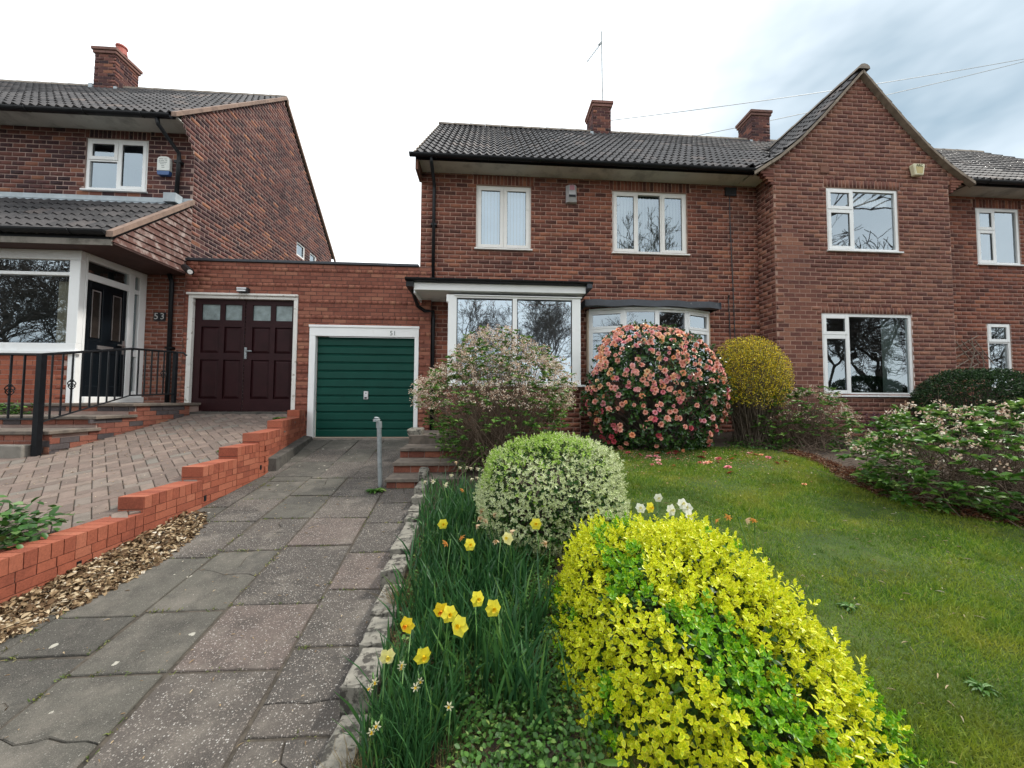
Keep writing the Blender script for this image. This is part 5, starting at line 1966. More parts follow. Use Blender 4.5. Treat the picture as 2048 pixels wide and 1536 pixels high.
for (x, y, z, a_, b_, c_, lb) in ((-1.13, 5.95, 1.10, .22, .26, .10, 'rough grey stone lying on the landing beside the garage frame'), (-.80, 4.72, .66, .11, .28, .13, 'mossy stone block at the right end of the lowest step')):
    s = MB()
    s.box(x - a_ / 2, x + a_ / 2, y - b_ / 2, y + b_ / 2, z - c_ / 2, z + c_ / 2, jit=.02)
    tag(s.build('stone', M['stone'], None, bevel=.02), lb, 'stone')

P_ = thing('grey_post', 'short grey galvanised post with capped bent top beside the stone steps', 'post', (-1.31, 4.67, .53))
m_ = MB()
m_.tube([(-1.305, 4.67, .50), (-1.335, 4.67, 1.27)], .027, 12)
m_.build('pole', M['galv'], P_, smooth=False)
m_ = MB()
m_.tube([(-1.335, 4.67, 1.25), (-1.338, 4.67, 1.33)], .034, 12)
m_.tube([(-1.345, 4.67, 1.335), (-1.34, 4.67, 1.36)], .02, 8)
m_.build('collar', M['galv'], P_)
m_ = MB()
m_.tube([(-1.365, 4.66, 1.33), (-1.365, 4.66, 1.355), (-1.362, 4.66, 1.375), (-1.36, 4.66, 1.385)], [.042, .042, .034, .014], 12)
m_.build('cap', M['galv'], P_)

ED = thing('stone_edging', 'row of rough lichened edging stones along the daffodil bank', 'edging', (-.55, 2.5, .3))
y = .9
rn = random.Random(9)
while y < 4.45:
    ln = rn.uniform(.20, .34) if y < 3 else rn.uniform(.18, .28)
    wd = rn.uniform(.11, .15)
    x = -.555 - .07 * (y - 1.5) + rn.uniform(-.012, .018)
    zt = z_drive(y + ln / 2) + rn.uniform(.07, .14)
    tlt = rn.uniform(-.08, .06)
    m_ = MB()
    nx_, ny_ = 3, 5
    vs = []
    for lev, (zz, sh) in enumerate(((-.16, 0), (-.008, 0), (0, .007))):
        ring = []
        per = [(i / nx_, 0) for i in range(nx_)] + [(1, i / ny_) for i in range(ny_)] + [(1 - i / nx_, 1) for i in range(nx_)] + [(0, 1 - i / ny_) for i in range(ny_)]
        for (u_, v_) in per:
            px_ = x - wd / 2 + sh + u_ * (wd - 2 * sh) + rn.uniform(-.005, .005)
            py_ = y + sh + v_ * (ln - 2 * sh) + rn.uniform(-.005, .005)
            ring.append((px_, py_, zt + zz + tlt * (v_ - .5) * ln + (rn.uniform(-.003, .003) if zz > -.1 else 0)))
        vs.append(ring)
    nper = len(vs[0])
    allv = [Vector(v) for rg in vs for v in rg]
    cv = sum(allv[2 * nper:], Vector()) / nper + Vector((0, 0, .004))
    fs = [(l * nper + i, l * nper + (i + 1) % nper, (l + 1) * nper + (i + 1) % nper, (l + 1) * nper + i) for l in (0, 1) for i in range(nper)]
    fs += [(2 * nper + i, 2 * nper + (i + 1) % nper, 3 * nper) for i in range(nper)]
    m_.add(allv + [cv], fs)
    m_.build('edging_stone', M['stone'], ED)
    y += ln + rn.uniform(.005, .03)

# ================================================================== steps and railing of 53
S5 = thing('entrance_steps', 'slab and blue and red brick steps climbing to the white left entrance', 'steps', (-6.5, 5.5, .9))
lv = [(4.96, 5.55, 1.19), (5.50, 6.08, 1.35), (6.03, 7.39, 1.52)]
for y0, y1, zt in lv:
    s = MB()
    s.box(-10.5, -5.38, y0 - .03, y1, zt - .045, zt, jit=.0)
    s.build('step_slab', M['stepslab'], S5, bevel=.006)
    s = MB()
    s.box(-10.5, -5.42, y0 + .012, y1, .6, zt - .047)
    s.build('riser', M['mortar53'], S5)
    z = zt - .047 - .075
    k_ = 0
    while z > z_pave(y0) - .12 and z > zt - .36:
        x = -9.3 + (.112 if k_ % 2 else 0)
        while x < -5.45:
            s = MB(); s.t = random.uniform(.1, 1)
            q = min(x + .216, -5.412)
            if k_ < 1 or y0 < 5:
                s.box(x + .004, q, y0 + .004, y0 + .03, z + .004, z + .069)
                s.build('brick', M['brickblue'] if rn.random() < .35 else M['brickgar'], S5)
            x += .225
        z -= .075
        k_ += 1
# side face bricks
zrow = 1.473 - .075
k_ = 0
while zrow > .75:
    y = 4.965 + (.112 if k_ % 2 else 0)
    y = 4.965 - (.112 if k_ % 2 else 0)
    while y < 7.1:
        p, q = max(y, 4.965), min(y + .225, 7.1)
        ym = (p + q) / 2
        top = 1.143 if ym < 5.5 else (1.303 if ym < 6.03 else 1.473)
        if zrow + .05 < top and zrow + .075 > z_pave(ym) and q - p > .04:
            s = MB(); s.t = random.uniform(.1, 1)
            s.box(-5.43, -5.408, p + .003, q - .003, zrow + .003, min(zrow + .071, top))
            s.build('brick', M['brickblue'] if rn.random() < .38 else M['brickgar'], S5)
        y += .225
    zrow -= .075
    k_ += 1
MB().box(-10.5, -5.53, 4.80, 4.93, .80, 1.03).build('concrete_kerb', M['concreteb'], S5, bevel=.01)

RL = thing('iron_railing', 'black iron railing with basket twists along the left entrance steps', 'railing', (-5.45, 5, .9))
m_ = MB()
def bar(P, Q, wdt, name='bar', m=None):
    b_ = MB(); d = Vector(Q) - Vector(P)
    b_.tube([P, Q], wdt * .707, 4)
    return b_.build(name, M['iron'], RL)
m_.box(-5.49, -5.43, 4.85, 4.91, .86, 2.14)
m_.build('post', M['iron'], RL)
m_ = MB()
m_.box(-5.485, -5.435, 6.79, 6.84, 1.26, 2.40)
m_.build('post', M['iron'], RL)
top = [Vector((-5.46, 4.88, 2.13)), Vector((-5.46, 6.02, 2.36)), Vector((-5.46, 6.82, 2.41)), Vector((-5.40, 6.9, 2.41)), Vector((-5.36, 6.92, 2.36))]
m_ = MB(); m_.tube(top, .018, 5); m_.tube([(-10, 4.88, 2.12), top[0]], .018, 5); m_.build('top_rail', M['iron'], RL)
m_ = MB(); m_.tube([(-5.46, 4.9, 1.30), (-5.46, 6.02, 1.64), (-5.46, 6.8, 1.68)], .014, 4); m_.tube([(-10, 4.88, 1.34), (-5.5, 4.88, 1.34)], .014, 4); m_.build('bottom_rail', M['iron'], RL)
for i in range(1, 17):
    y = 4.88 + i * .114
    if y > 6.76: break
    zt = np.interp(y, [4.88, 6.02, 6.82], [2.13, 2.36, 2.41]); zb = np.interp(y, [4.9, 6.02, 6.8], [1.30, 1.64, 1.68])
    bar((-5.46, y, zb), (-5.46, y, zt), .016)
    if i in (3, 15):
        zc = (zb + zt) / 2 - .02
        b_ = MB()
        for q in range(4):
            pts = []
            for t in range(9):
                a_ = q * math.pi / 2 + t / 8 * math.pi * 1.2
                r_2 = .034 * math.sin(math.pi * t / 8) + .004
                pts.append((-5.46 + r_2 * math.cos(a_), y + r_2 * math.sin(a_), zc - .07 + .14 * t / 8))
            b_.tube(pts, .006, 4)
        b_.build('basket_twist', M['iron'], RL)
for i in range(1, 22):
    x = -5.5 - i * .15
    bar((x, 4.88, 1.34), (x, 4.88, 2.12), .018)
    if i in (2, 8):
        b_ = MB()
        for q in range(4):
            pts = []
            for t in range(9):
                a_ = q * math.pi / 2 + t / 8 * math.pi * 1.2
                r_2 = .036 * math.sin(math.pi * t / 8) + .004
                pts.append((x + r_2 * math.cos(a_), 4.88 + r_2 * math.sin(a_), 1.62 + .15 * t / 8))
            b_.tube(pts, .006, 4)
        b_.build('basket_twist', M['iron'], RL)

# ================================================================== plants
def sprigs(c, rad, n, seed, amp, up=.5, e=2.3, ev=None, zmin=-.75, rmin=.93, per=7, ll=.03, lw=.016, axis_len=.035, fr=3., clip=None, nmix=.7, spread=.9):
    """whorled shoots over a lumpy crown; returns leaf arrays and the crown direction of each leaf"""
    P, Nn, d = ell(n, c, rad, seed, amp, zmin, e, fr, ev)
    n = len(P)
    P = c + (P - c) * np.where(rs.uniform(0, 1, n) < .05, rs.uniform(1.02, 1.07, n), rs.uniform(rmin, 1.02, n))[:, None]
    if clip is not None:
        k = clip(P)
        P, Nn, d = P[k], Nn[k], d[k]
        n = len(P)
    A = Nn * nmix + np.array([0, 0, up]) + rs.normal(size=(n, 3)) * .28
    A /= np.linalg.norm(A, axis=1, keepdims=True)
    T = np.cross(A, rdir(n)); T /= np.linalg.norm(T, axis=1, keepdims=True)
    B = np.cross(A, T)
    out = []
    idx = []
    for k in range(per):
        t = k / (per - 1)
        an = k * 2.39996 + rs.uniform(-.4, .4, n)
        side = T * np.cos(an)[:, None] + B * np.sin(an)[:, None]
        elev = (.15 + .95 * t)
        D = side * spread * (1 - .55 * t) + A * elev
        base = P + A * (axis_len * t)
        Nf = A * (1.1 - .5 * t) - side * .5 * t + rs.normal(size=(n, 3)) * .12
        sz = (1.0 - .40 * t) * rs.uniform(.8, 1.2, n)
        out.append((base, D, Nf, ll * sz, lw * sz))
        idx.append(np.arange(n))
    cat = [np.concatenate([o[i] for o in out]) for i in range(5)]
    return cat, np.concatenate(idx), d


def fnoise(p, f, seed):
    q = p * f
    return (np.sin(q[:, 0] * 1.7 + seed) * np.cos(q[:, 1] * 1.3 + seed * 1.7) + np.sin(q[:, 2] * 2.1 + q[:, 0] + seed * .6) + .6 * np.sin(q[:, 1] * 3.3 - q[:, 2] * 2.7 + seed)) / 2.6


# ---- golden euonymus
gc = np.array([.91, 1.78, .08])
grad = np.array([.62, .80, .90])
GB = thing('golden_shrub', 'large bright yellow and green variegated shrub filling the front right of the bed', 'shrub', (.90, 1.80, .35))
mgold = leaf_mat('golden_leaf', [(0, (.12, .36, .015)), (.30, (.30, .58, .025)), (.36, (.68, .74, .03)), (.75, (.86, .82, .035)), (1, (.90, .86, .25))],
                 [(0, (.05, .21, .008)), (.30, (.17, .42, .015)), (.40, (.36, .54, .018)), (.7, (.52, .62, .022)), (.9, (.70, .72, .03)), (1, (.34, .46, .04))], rough=.35, trans=.3, spec=.5)
cat, idx, d = sprigs(gc, grad, 15000, 1.3, .05, per=8, ll=.0230, lw=.0145, axis_len=.028, e=2.7, ev=2.05, zmin=-.5, fr=4, spread=.62, up=.66, rmin=.90)
gnz = fnoise(d, 4.6, 2.6) + .40 * fnoise(d, 14, 5.)
gr_ = np.where(gnz > .30, .16, .58)[idx] + rs.uniform(-.13, .22, len(idx))
gr_ = np.clip(gr_, 0.01, 1)
k = cat[0][:, 2] > z_gard(cat[0][:, 0], cat[0][:, 1]) - .02
build_leaves('leaves', GB, mgold, *[a[k] for a in cat], gr_[k], fold=.30)
mdark = leaf_mat('older_shaded_leaf', [(0, (.012, .05, .008)), (.6, (.03, .10, .014)), (1, (.07, .16, .02))], rough=.35, trans=.1)  # older leaves' dark green, with the crown's inner shade put into the colour
cat, idx, d = sprigs(gc, grad * .93, 4600, 1.3, .05, per=6, ll=.032, lw=.018, e=2.7, ev=2.05, zmin=-.5, rmin=.82, fr=4)
build_leaves('inner_leaves', GB, mdark, *cat, rs.uniform(0, 1, len(idx)), fold=.2)
tp = ell(260, gc, grad * .93, 1.3, .05, -.2, 2.7, 4, 2.05)[0]
Pt, rad_ = stems((.90, 1.80, .25), 260, tp, .010, .003, .02, .12)
build_tubes('branches', GB, M['barkdark'], Pt, rad_, 4)

# ---- silver variegated shrub
sc_c = np.array([.50, 2.92, .86])
srad = np.array([.55, .48, .44])
SB_ = thing('silver_variegated_shrub', 'round clipped cream and green shrub behind the daffodils', 'shrub', (.5, 2.92, .55))
msil = leaf_mat('cream_edged_leaf', [(0, (.30, .46, .05)), (.25, (.42, .60, .07)), (.4, (.72, .78, .38)), (.7, (.80, .84, .52)), (1, (.88, .88, .66))],
                [(0, (.08, .22, .02)), (.25, (.18, .40, .03)), (.4, (.09, .19, .035)), (.8, (.15, .27, .06)), (1, (.34, .44, .15))], rough=.4, trans=.2)
cat, idx, d = sprigs(sc_c, srad, 5200, 4.1, .045, per=7, ll=.022, lw=.0125, axis_len=.024, e=2.4, zmin=-.95, fr=4, up=.3)
topn = (d[:, 2] + .35 * fnoise(d, 4, 3.) - .25 * d[:, 0])[idx]
sr = np.where(topn + rs.normal(size=len(d))[idx] * .13 > .66, .14, .56) + rs.uniform(-.14, .34, len(idx))
build_leaves('leaves', SB_, msil, *cat, np.clip(sr, .01, 1), fold=.25)
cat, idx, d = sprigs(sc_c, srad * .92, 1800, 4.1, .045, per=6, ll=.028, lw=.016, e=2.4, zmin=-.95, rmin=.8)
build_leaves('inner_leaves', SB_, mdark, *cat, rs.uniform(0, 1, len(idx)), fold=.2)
# skirt of plain green leaves below
cat, idx, d = sprigs(np.array([.45, 2.86, .66]), np.array([.46, .42, .22]), 700, 2., .1, per=6, ll=.026, lw=.018, zmin=-.9)
build_leaves('low_leaves', SB_, mdark, *cat, rs.uniform(.2, 1, len(idx)), fold=.2)
tp = ell(160, sc_c, srad * .9, 4.1, .045, -.6, 2.4)[0]
Pt, rad_ = stems((.5, 2.92, .55), 160, tp, .008, .002, .02, .10)
build_tubes('branches', SB_, M['barkdark'], Pt, rad_, 4)

# ---- hydrangeas: bare stems, dried flower heads, fresh leaves
mhl = leaf_mat('fresh_green_leaf', [(0, (.03, .09, .012)), (.5, (.075, .19, .025)), (.85, (.17, .32, .05)), (1, (.36, .48, .15))], rough=.35, trans=.25)
mdry = leaf_mat('dried_flower', [(0, (.30, .17, .11)), (.25, (.48, .31, .22)), (.55, (.70, .53, .42)), (.85, (.84, .74, .62)), (1, (.90, .84, .72))], rough=.8, trans=.2, spec=.1)
def hydrangea(name, label, c, rad, base, nst, nhead, nleaf, seed, dryfrac=.8, lsz=.055, hs=.019, bits=13, topbias=.1, spread=.25, ngrp=None):
    T = thing(name, label, 'shrub', base, ngrp)
    c, rad = np.array(c), np.array(rad)
    tips = ell(nst, c, rad, seed, .12, topbias - .75, 2.1)[0]
    tips = c + (tips - c) * rs.uniform(.55, 1.03, len(tips))[:, None]
    Pt, rd_ = stems(base, len(tips), tips, .0055, .0018, .10, spread)
    build_tubes('stems', T, M['twig'], Pt, rd_, 4)
    # side twigs
    a_ = Pt[rs.randint(0, len(Pt), nst), rs.randint(2, 5, nst)]
    e_ = a_ + rdir(nst) * rs.uniform(.06, .2, (nst, 1)) + np.array([0, 0, .06])
    P2 = np.stack([a_, (a_ + e_) / 2 + rdir(nst) * .015, e_], 1)
    build_tubes('twigs', T, M['twig'], P2, np.full((nst, 3), .0016), 3, kind='stuff')
    hp = ell(nhead, c, rad * 1.0, seed, .12, topbias, 2.1)[0]
    hp = c + (hp - c) * rs.uniform(.84, 1.04, len(hp))[:, None]
    nb_ = bits
    P = np.repeat(hp, nb_, 0) + rdir(len(hp) * nb_) * rs.uniform(.01, .042, (len(hp) * nb_, 1)) * np.array([1.2, 1.2, .8])
    n_ = len(P)
    D = rdir(n_)
    build_leaves('dried_flowers', T, mdry, P, D, rdir(n_), rs.uniform(.6, 1.3, n_) * hs, rs.uniform(.6, 1.2, n_) * hs * .85, rs.uniform(0, 1, n_), fold=.3, shape='quad')
    lp, ln_, ld_ = ell(nleaf, c, rad, seed, .12, -.85, 2.1)
    lp = c + (lp - c) * rs.uniform(.72, 1.02, len(lp))[:, None]
    keep = fnoise(lp, 4.5, seed) > -.45
    lp, ln_ = lp[keep], ln_[keep]
    out_ = [[], [], [], [], []]
    for k in range(6):
        an = k * 1.05 + rs.uniform(0, .5, len(lp))
        side = np.stack([np.cos(an), np.sin(an), np.full(len(lp), .25 + .25 * (k % 2))], 1)
        out_[0].append(lp + rdir(len(lp)) * .008); out_[1].append(side + ln_ * .3 + rdir(len(lp)) * .35); out_[2].append(np.tile([0, 0, 1.], (len(lp), 1)) + rdir(len(lp)) * .6)
        s_ = lsz * rs.uniform(.55, 1.15, len(lp)); out_[3].append(s_); out_[4].append(s_ * .55)
    cat = [np.concatenate(o) for o in out_]
    build_leaves('leaves', T, mhl, *cat, rs.uniform(0, 1, len(cat[0])), fold=.35, curl=.2)
    return T
hydrangea('dried_hydrangea', 'tall twiggy shrub with pale dried flower heads in front of the glazed porch', (.12, 5.15, 1.50), (1.08, .85, .98), (.1, 5.1, .70), 800, 1500, 1500, 1., lsz=.06, topbias=.0)
hydrangea('dried_hydrangea', 'open twiggy shrub with few dried heads under the large gable window', (5.45, 6.05, 1.28), (.86, .5, .62), (5.4, 6.1, .80), 330, 240, 460, 2., lsz=.07, hs=.02, topbias=.0, bits=9)
hydrangea('dried_hydrangea', 'leafy shrub with cream dried heads at the right edge of the lawn', (4.85, 3.42, .96), (1.12, .78, .60), (4.8, 3.4, .56), 420, 190, 900, 3., lsz=.082, hs=.026, topbias=.15, bits=12, spread=.30)

# ---- camellia with pink and orange blooms
CA = thing('flowering_shrub', 'big rounded shrub covered in pink and orange blooms before the bow window', 'shrub', (2.9, 6.1, .8))
cc, cr = np.array([2.80, 6.05, 1.72]), np.array([1.10, .62, 1.12])
mcam = leaf_mat('glossy_dark_leaf', [(0, (.012, .04, .010)), (.5, (.03, .085, .018)), (.85, (.06, .14, .03)), (1, (.12, .20, .05))], rough=.25, trans=.12, spec=.6)
cat, idx, d = sprigs(cc, cr, 1500, 6., .05, per=6, ll=.085, lw=.045, axis_len=.06, e=2.4, zmin=-.88, rmin=.8, up=.15, clip=lambda P: P[:, 1] < 6.62)
build_leaves('leaves', CA, mcam, *cat, rs.uniform(0, 1, len(idx)), fold=.25, curl=.15)
tp = ell(200, cc, cr * .9, 6., .05, -.6, 2.1)[0]
Pt, rd_ = stems((2.87, 6.1, .8), 200, tp, .018, .004, .03, .15)
build_tubes('branches', CA, M['barkdark'], Pt, rd_, 4)
mpet, n, b = new_mat('camellia_petal')
oi = n.nodes.new('ShaderNodeObjectInfo')
r1 = ramp(n, [(0, (.55, .07, .10)), (.12, (.72, .18, .22)), (.3, (.80, .34, .38)), (.5, (.85, .48, .42)), (.6, (.86, .34, .17)), (.8, (.88, .48, .25)), (1, (.88, .62, .36))])
r2 = ramp(n, [(0, (.42, .03, .05)), (.35, (.65, .12, .13)), (.6, (.66, .13, .06)), (1, (.75, .25, .10))])
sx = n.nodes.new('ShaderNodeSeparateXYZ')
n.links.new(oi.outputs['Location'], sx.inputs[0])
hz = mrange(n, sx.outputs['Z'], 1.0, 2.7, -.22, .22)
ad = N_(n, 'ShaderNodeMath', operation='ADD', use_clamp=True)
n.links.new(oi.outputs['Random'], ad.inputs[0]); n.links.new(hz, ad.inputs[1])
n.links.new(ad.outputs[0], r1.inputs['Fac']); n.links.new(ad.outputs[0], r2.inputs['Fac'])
am = N_(n, 'ShaderNodeAttribute', attribute_name='mid')
col = mixc(n, r1.outputs['Color'], r2.outputs['Color'], mrange(n, am.outputs['Fac'], .2, 1))
n.links.new(col, b.inputs['Base Color'])
b.inputs['Roughness'].default_value = .6
def bloom_mesh(size, rings, seed):
    P, D, Nf, Ls, Ws, md = [], [], [], [], [], []
    r_ = np.random.RandomState(seed)
    for ri, (cnt, el, ln) in enumerate(rings):
        for i in range(cnt):
            a = 2 * math.pi * i / cnt + ri * .6 + r_.uniform(-.15, .15)
            s = np.array([math.cos(a), math.sin(a), 0])
            dd = s * math.cos(el) + np.array([0, 0, math.sin(el)])
            P.append(s * size * .06); D.append(dd)
            Nf.append(np.array([0, 0, math.cos(el)]) - s * math.sin(el)); Ls.append(ln * size * r_.uniform(.85, 1.1)); Ws.append(ln * size * .85)
    V, F, r, m = leafset(np.array(P), np.array(D), np.array(Nf), np.array(Ls), np.array(Ws), r_.uniform(0, 1, len(P)), fold=.22, curl=.12)
    dist = np.linalg.norm(V[:, :2], axis=1) / (size * .5)
    return V, F, r, np.clip(1 - dist * 1.1, 0, 1)
bm = []
for s_ in range(5):
    V, F, r, m_ = bloom_mesh(.105, [(7, .25, .52), (6, .75, .42), (4, 1.15, .30)], s_)
    bm.append(np_mesh('flower', V, F, mpet, {'rnd': r, 'mid': m_}))
fp, fn, fd = ell(1700, cc, cr * 1.02, 6., .05, -.85, 2.4)
kk = (fp[:, 1] < 6.1) & (rs.uniform(0, 1, len(fp)) < np.clip(.50 + .75 * fd[:, 2] + .15, .25, 1))
fp, fn = fp[kk], fn[kk]
far_ = (fp[290:560], fn[290:560])
fp, fn = fp[:290], fn[:290]
for P, N3 in zip(fp, fn):
    d_ = Vector(N3) * .8 + Vector((0, -.35, .15)) + Vector(rdir(1)[0]) * .45
    o = link('flower', random.choice(bm), CA, P)
    o.rotation_mode = 'QUATERNION'
    o.rotation_quaternion = d_.to_track_quat('Z', 'Y')
    s_ = random.uniform(.55, .95)
    o.scale = (s_, s_, s_)
# further blooms past the single ones, joined
Vs, Fs, Ms = [], [], []
nn = 0
for P, N3 in zip(*far_):
    bmz = random.choice(bm)
    v = np.empty(len(bmz.vertices) * 3); bmz.vertices.foreach_get('co', v); v = v.reshape(-1, 3)
    d_ = Vector(N3) * .8 + Vector((0, -.35, .15)) + Vector(rdir(1)[0]) * .45
    q = np.array(d_.to_track_quat('Z', 'Y').to_matrix())
    Vs.append((v * random.uniform(.55, 1.0)) @ q.T + P - np.array(tuple(wl(CA))))
    f = np.array([tuple(p.vertices) for p in bmz.polygons]); Fs.append(f + nn); nn += len(v)
    mdv = np.empty(len(bmz.vertices)); bmz.attributes['mid'].data.foreach_get('value', mdv); Ms.append(mdv)
o = link('flower_mass', np_mesh('flower_mass', np.concatenate(Vs), np.concatenate(Fs), mpet, {'mid': np.concatenate(Ms)}), CA)
o['kind'] = 'stuff'
# fallen blooms and petals on the lawn
FB = []
for i in range(38):
    x, y = random.uniform(2.0, 4.1), random.uniform(4.75, 5.62)
    if i < 4: x, y = random.uniform(2.5, 4.3), random.uniform(3.4, 4.8)
    x = min(x, float(lawn_edge(y)) - .2)
    o = link('fallen_flower', random.choice(bm), None, (x, y, float(z_gard(x, y)) + .03))
    o.rotation_euler = (random.uniform(-.5, .5), random.uniform(-.5, .5), random.uniform(0, 6))
    s_ = random.uniform(.55, .95)
    o.scale = (s_, s_, s_ * .7)
    tag(o, 'fallen pink or orange bloom lying on the grass below the flowering shrub', 'flower', 'fallen blooms on the lawn')
px_, py_ = rs.uniform(1.6, 4.2, 900), 5.75 - np.abs(rs.normal(size=900)) * .6
k = in_lawn(px_, py_)
px_, py_ = px_[k], py_[k]
P = np.stack([px_, py_, z_gard(px_, py_) + .032], 1)
mpt = leaf_mat('fallen_petal', [(0, (.5, .12, .08)), (.4, (.7, .28, .2)), (.8, (.75, .5, .4)), (1, (.8, .7, .6))], rough=.7, trans=.2)
n_ = len(P)
build_leaves('fallen_petals', None, mpt, P, rdir(n_) * np.array([1, 1, .2]), np.tile([0, 0, 1.], (n_, 1)) + rdir(n_) * .3, rs.uniform(.012, .03, n_), rs.uniform(.01, .02, n_), rs.uniform(0, 1, n_), kind='stuff')

# ---- forsythia, rounded yellow crown on bare stems
FO = thing('yellow_flowering_shrub', 'rounded shrub of tiny yellow flowers on bare brown stems', 'shrub', (4.72, 6.35, .85))
fc, fr_ = np.array([4.64, 6.25, 1.98]), np.array([.66, .45, .78])
tips = ell(620, fc, fr_, 8., .05, -.3, 2.2)[0]
tips = fc + (tips - fc) * rs.uniform(.7, 1.03, len(tips))[:, None]
Pt, rd_ = stems((4.70, 6.35, .85), len(tips), tips, .010, .0022, .06, .10)
build_tubes('stems', FO, M['bark'], Pt, rd_, 4)
a_ = tips[rs.randint(0, len(tips), 900)]
e_ = a_ + rdir(900) * rs.uniform(.05, .16, (900, 1))
build_tubes('twigs', FO, M['bark'], np.stack([a_, (a_ + e_) / 2, e_], 1), np.full((900, 3), .0018), 3, kind='stuff')
P, Nn, d = ell(30000, fc, fr_, 8., .05, -.62, 2.2)
P = fc + (P - fc) * rs.uniform(.62, 1.03, len(P))[:, None]
w_ = (P[:, 2] - 1.2) / 1.0 + fnoise(P, 9, 3.) * .35
k = rs.uniform(0, 1, len(P)) < np.clip(w_ * 1.5, 0.02, 1)
P = P[k]; n_ = len(P)
myel = leaf_mat('small_yellow_flower', [(0, (.12, .17, .02)), (.25, (.32, .34, .03)), (.45, (.75, .55, .015)), (.85, (.90, .68, .03)), (1, (.90, .80, .25))], rough=.6, trans=.2)
build_leaves('flowers', FO, myel, P, rdir(n_), rdir(n_), rs.uniform(.014, .026, n_), rs.uniform(.012, .02, n_), rs.uniform(0, 1, n_), shape='quad')

# ---- dark clipped yews
myew = leaf_mat('dark_yew_needle', [(0, (.008, .025, .008)), (.5, (.018, .05, .014)), (.85, (.035, .085, .02)), (1, (.06, .12, .03))], rough=.5, trans=.08)
for cyw, ryw, lb, nn_, nm in (((8.62, 6.0, 1.50), (.86, .62, .66), 'dark clipped yew dome below the trellis', 9500, 'yew_bush'), ((10.25, 6.2, 1.45), (.85, .6, .55), 'second dark yew at the right frame edge', 3500, 'yew_bush')):
    Y_ = thing(nm, lb, 'shrub', (cyw[0], cyw[1], .8))
    cy_, ry_ = np.array(cyw), np.array(ryw)
    P, Nn, d = ell(nn_, cy_, ry_, 3., .04, -.9, 2.5)
    P = cy_ + (P - cy_) * rs.uniform(.86, 1.02, len(P))[:, None]
    out_ = [[], [], [], [], []]
    for k in range(3):
        D = Nn * .55 + rdir(len(P)) * .7 + np.array([0, 0, .25])
        out_[0].append(P); out_[1].append(D); out_[2].append(rdir(len(P))); out_[3].append(rs.uniform(.03, .06, len(P))); out_[4].append(rs.uniform(.010, .02, len(P)))
    cat = [np.concatenate(o) for o in out_]
    build_leaves('foliage', Y_, myew, *cat, rs.uniform(0, 1, len(cat[0])), shape='quad')
    tp = ell(120, cy_, ry_ * .9, 3., .04, -.6)[0]
    Pt, rd_ = stems((cyw[0], cyw[1], .85), len(tp), tp, .015, .004, .02, .1)
    build_tubes('branches', Y_, M['barkdark'], Pt, rd_, 4)

# ---- purple heather
HE = thing('purple_heather', 'small dusky purple shrub against the wall right of the large gable window', 'shrub', (7.35, 6.35, .85))
mh = leaf_mat('purple_leaf', [(0, (.05, .02, .035)), (.6, (.13, .05, .08)), (1, (.25, .12, .16))], rough=.7, trans=.1)
hc, hr = np.array([7.35, 6.35, 1.08]), np.array([.42, .3, .36])
P, Nn, d = ell(2600, hc, hr, 2., .2, -.4); P = hc + (P - hc) * rs.uniform(.5, 1.05, len(P))[:, None]; n_ = len(P)
build_leaves('foliage', HE, mh, P, rdir(n_) + np.array([0, 0, .6]), rdir(n_), rs.uniform(.02, .05, n_), rs.uniform(.008, .014, n_), rs.uniform(0, 1, n_), shape='quad')
Pt, rd_ = stems((7.35, 6.35, .82), 60, P[:60], .006, .002, .02, .06)
build_tubes('stems', HE, M['barkdark'], Pt, rd_, 3)

# ---- leafy bush behind the red wall at the left edge
RB = thing('leafy_bush', 'low dark green leafy bush behind the red wall at the left edge', 'shrub', (-3.35, 2.75, .55))
rc, rr_ = np.array([-3.45, 2.75, .66]), np.array([.40, .42, .19])
P, Nn, d = ell(620, rc, rr_, 5., .2, -.5); P = rc + (P - rc) * rs.uniform(.4, 1.05, len(P))[:, None]; n_ = len(P)
mrb = leaf_mat('broad_dark_leaf', [(0, (.02, .06, .012)), (.5, (.04, .12, .02)), (.85, (.08, .18, .035)), (1, (.2, .3, .12))], rough=.4, trans=.2)
build_leaves('leaves', RB, mrb, P, rdir(n_) * np.array([1, 1, .4]) + Nn * .5, np.tile([0, 0, 1.], (n_, 1)) + rdir(n_) * .5, rs.uniform(.04, .085, n_), rs.uniform(.035, .06, n_), rs.uniform(0, 1, n_), fold=.2, curl=.2)
Pt, rd_ = stems((-3.4, 2.65, .45), 40, P[:40], .006, .002, .03, .08)
build_tubes('stems', RB, M['barkdark'], Pt, rd_, 4)

# ---- daffodils
mblade = leaf_mat('daffodil_leaf', [(0, (.018, .065, .024)), (.5, (.038, .12, .038)), (.85, (.07, .18, .045)), (1, (.16, .29, .06))], rough=.35, trans=.25, spec=.5)
mstalk = plain('flower_stalk', (.10, .22, .05), .5, .2, 9)
def flower_mat(name, c, c2):
    m, n, b = new_mat(name)
    a = N_(n, 'ShaderNodeAttribute', attribute_name='mid')
    col = mixc(n, c, c2, mrange(n, a.outputs['Fac'], 0, 1))
    n.links.new(col, b.inputs['Base Color'])
    b.inputs['Roughness'].default_value = .5
    tr = n.nodes.new('ShaderNodeBsdfTranslucent')
    n.links.new(col, tr.inputs['Color'])
    mx = n.nodes.new('ShaderNodeMixShader'); mx.inputs[0].default_value = .35
    n.links.new(b.outputs[0], mx.inputs[1]); n.links.new(tr.outputs[0], mx.inputs[2])
    n.links.new(mx.outputs[0], n.nodes['Material Output'].inputs[0])
    return m
FK = {}
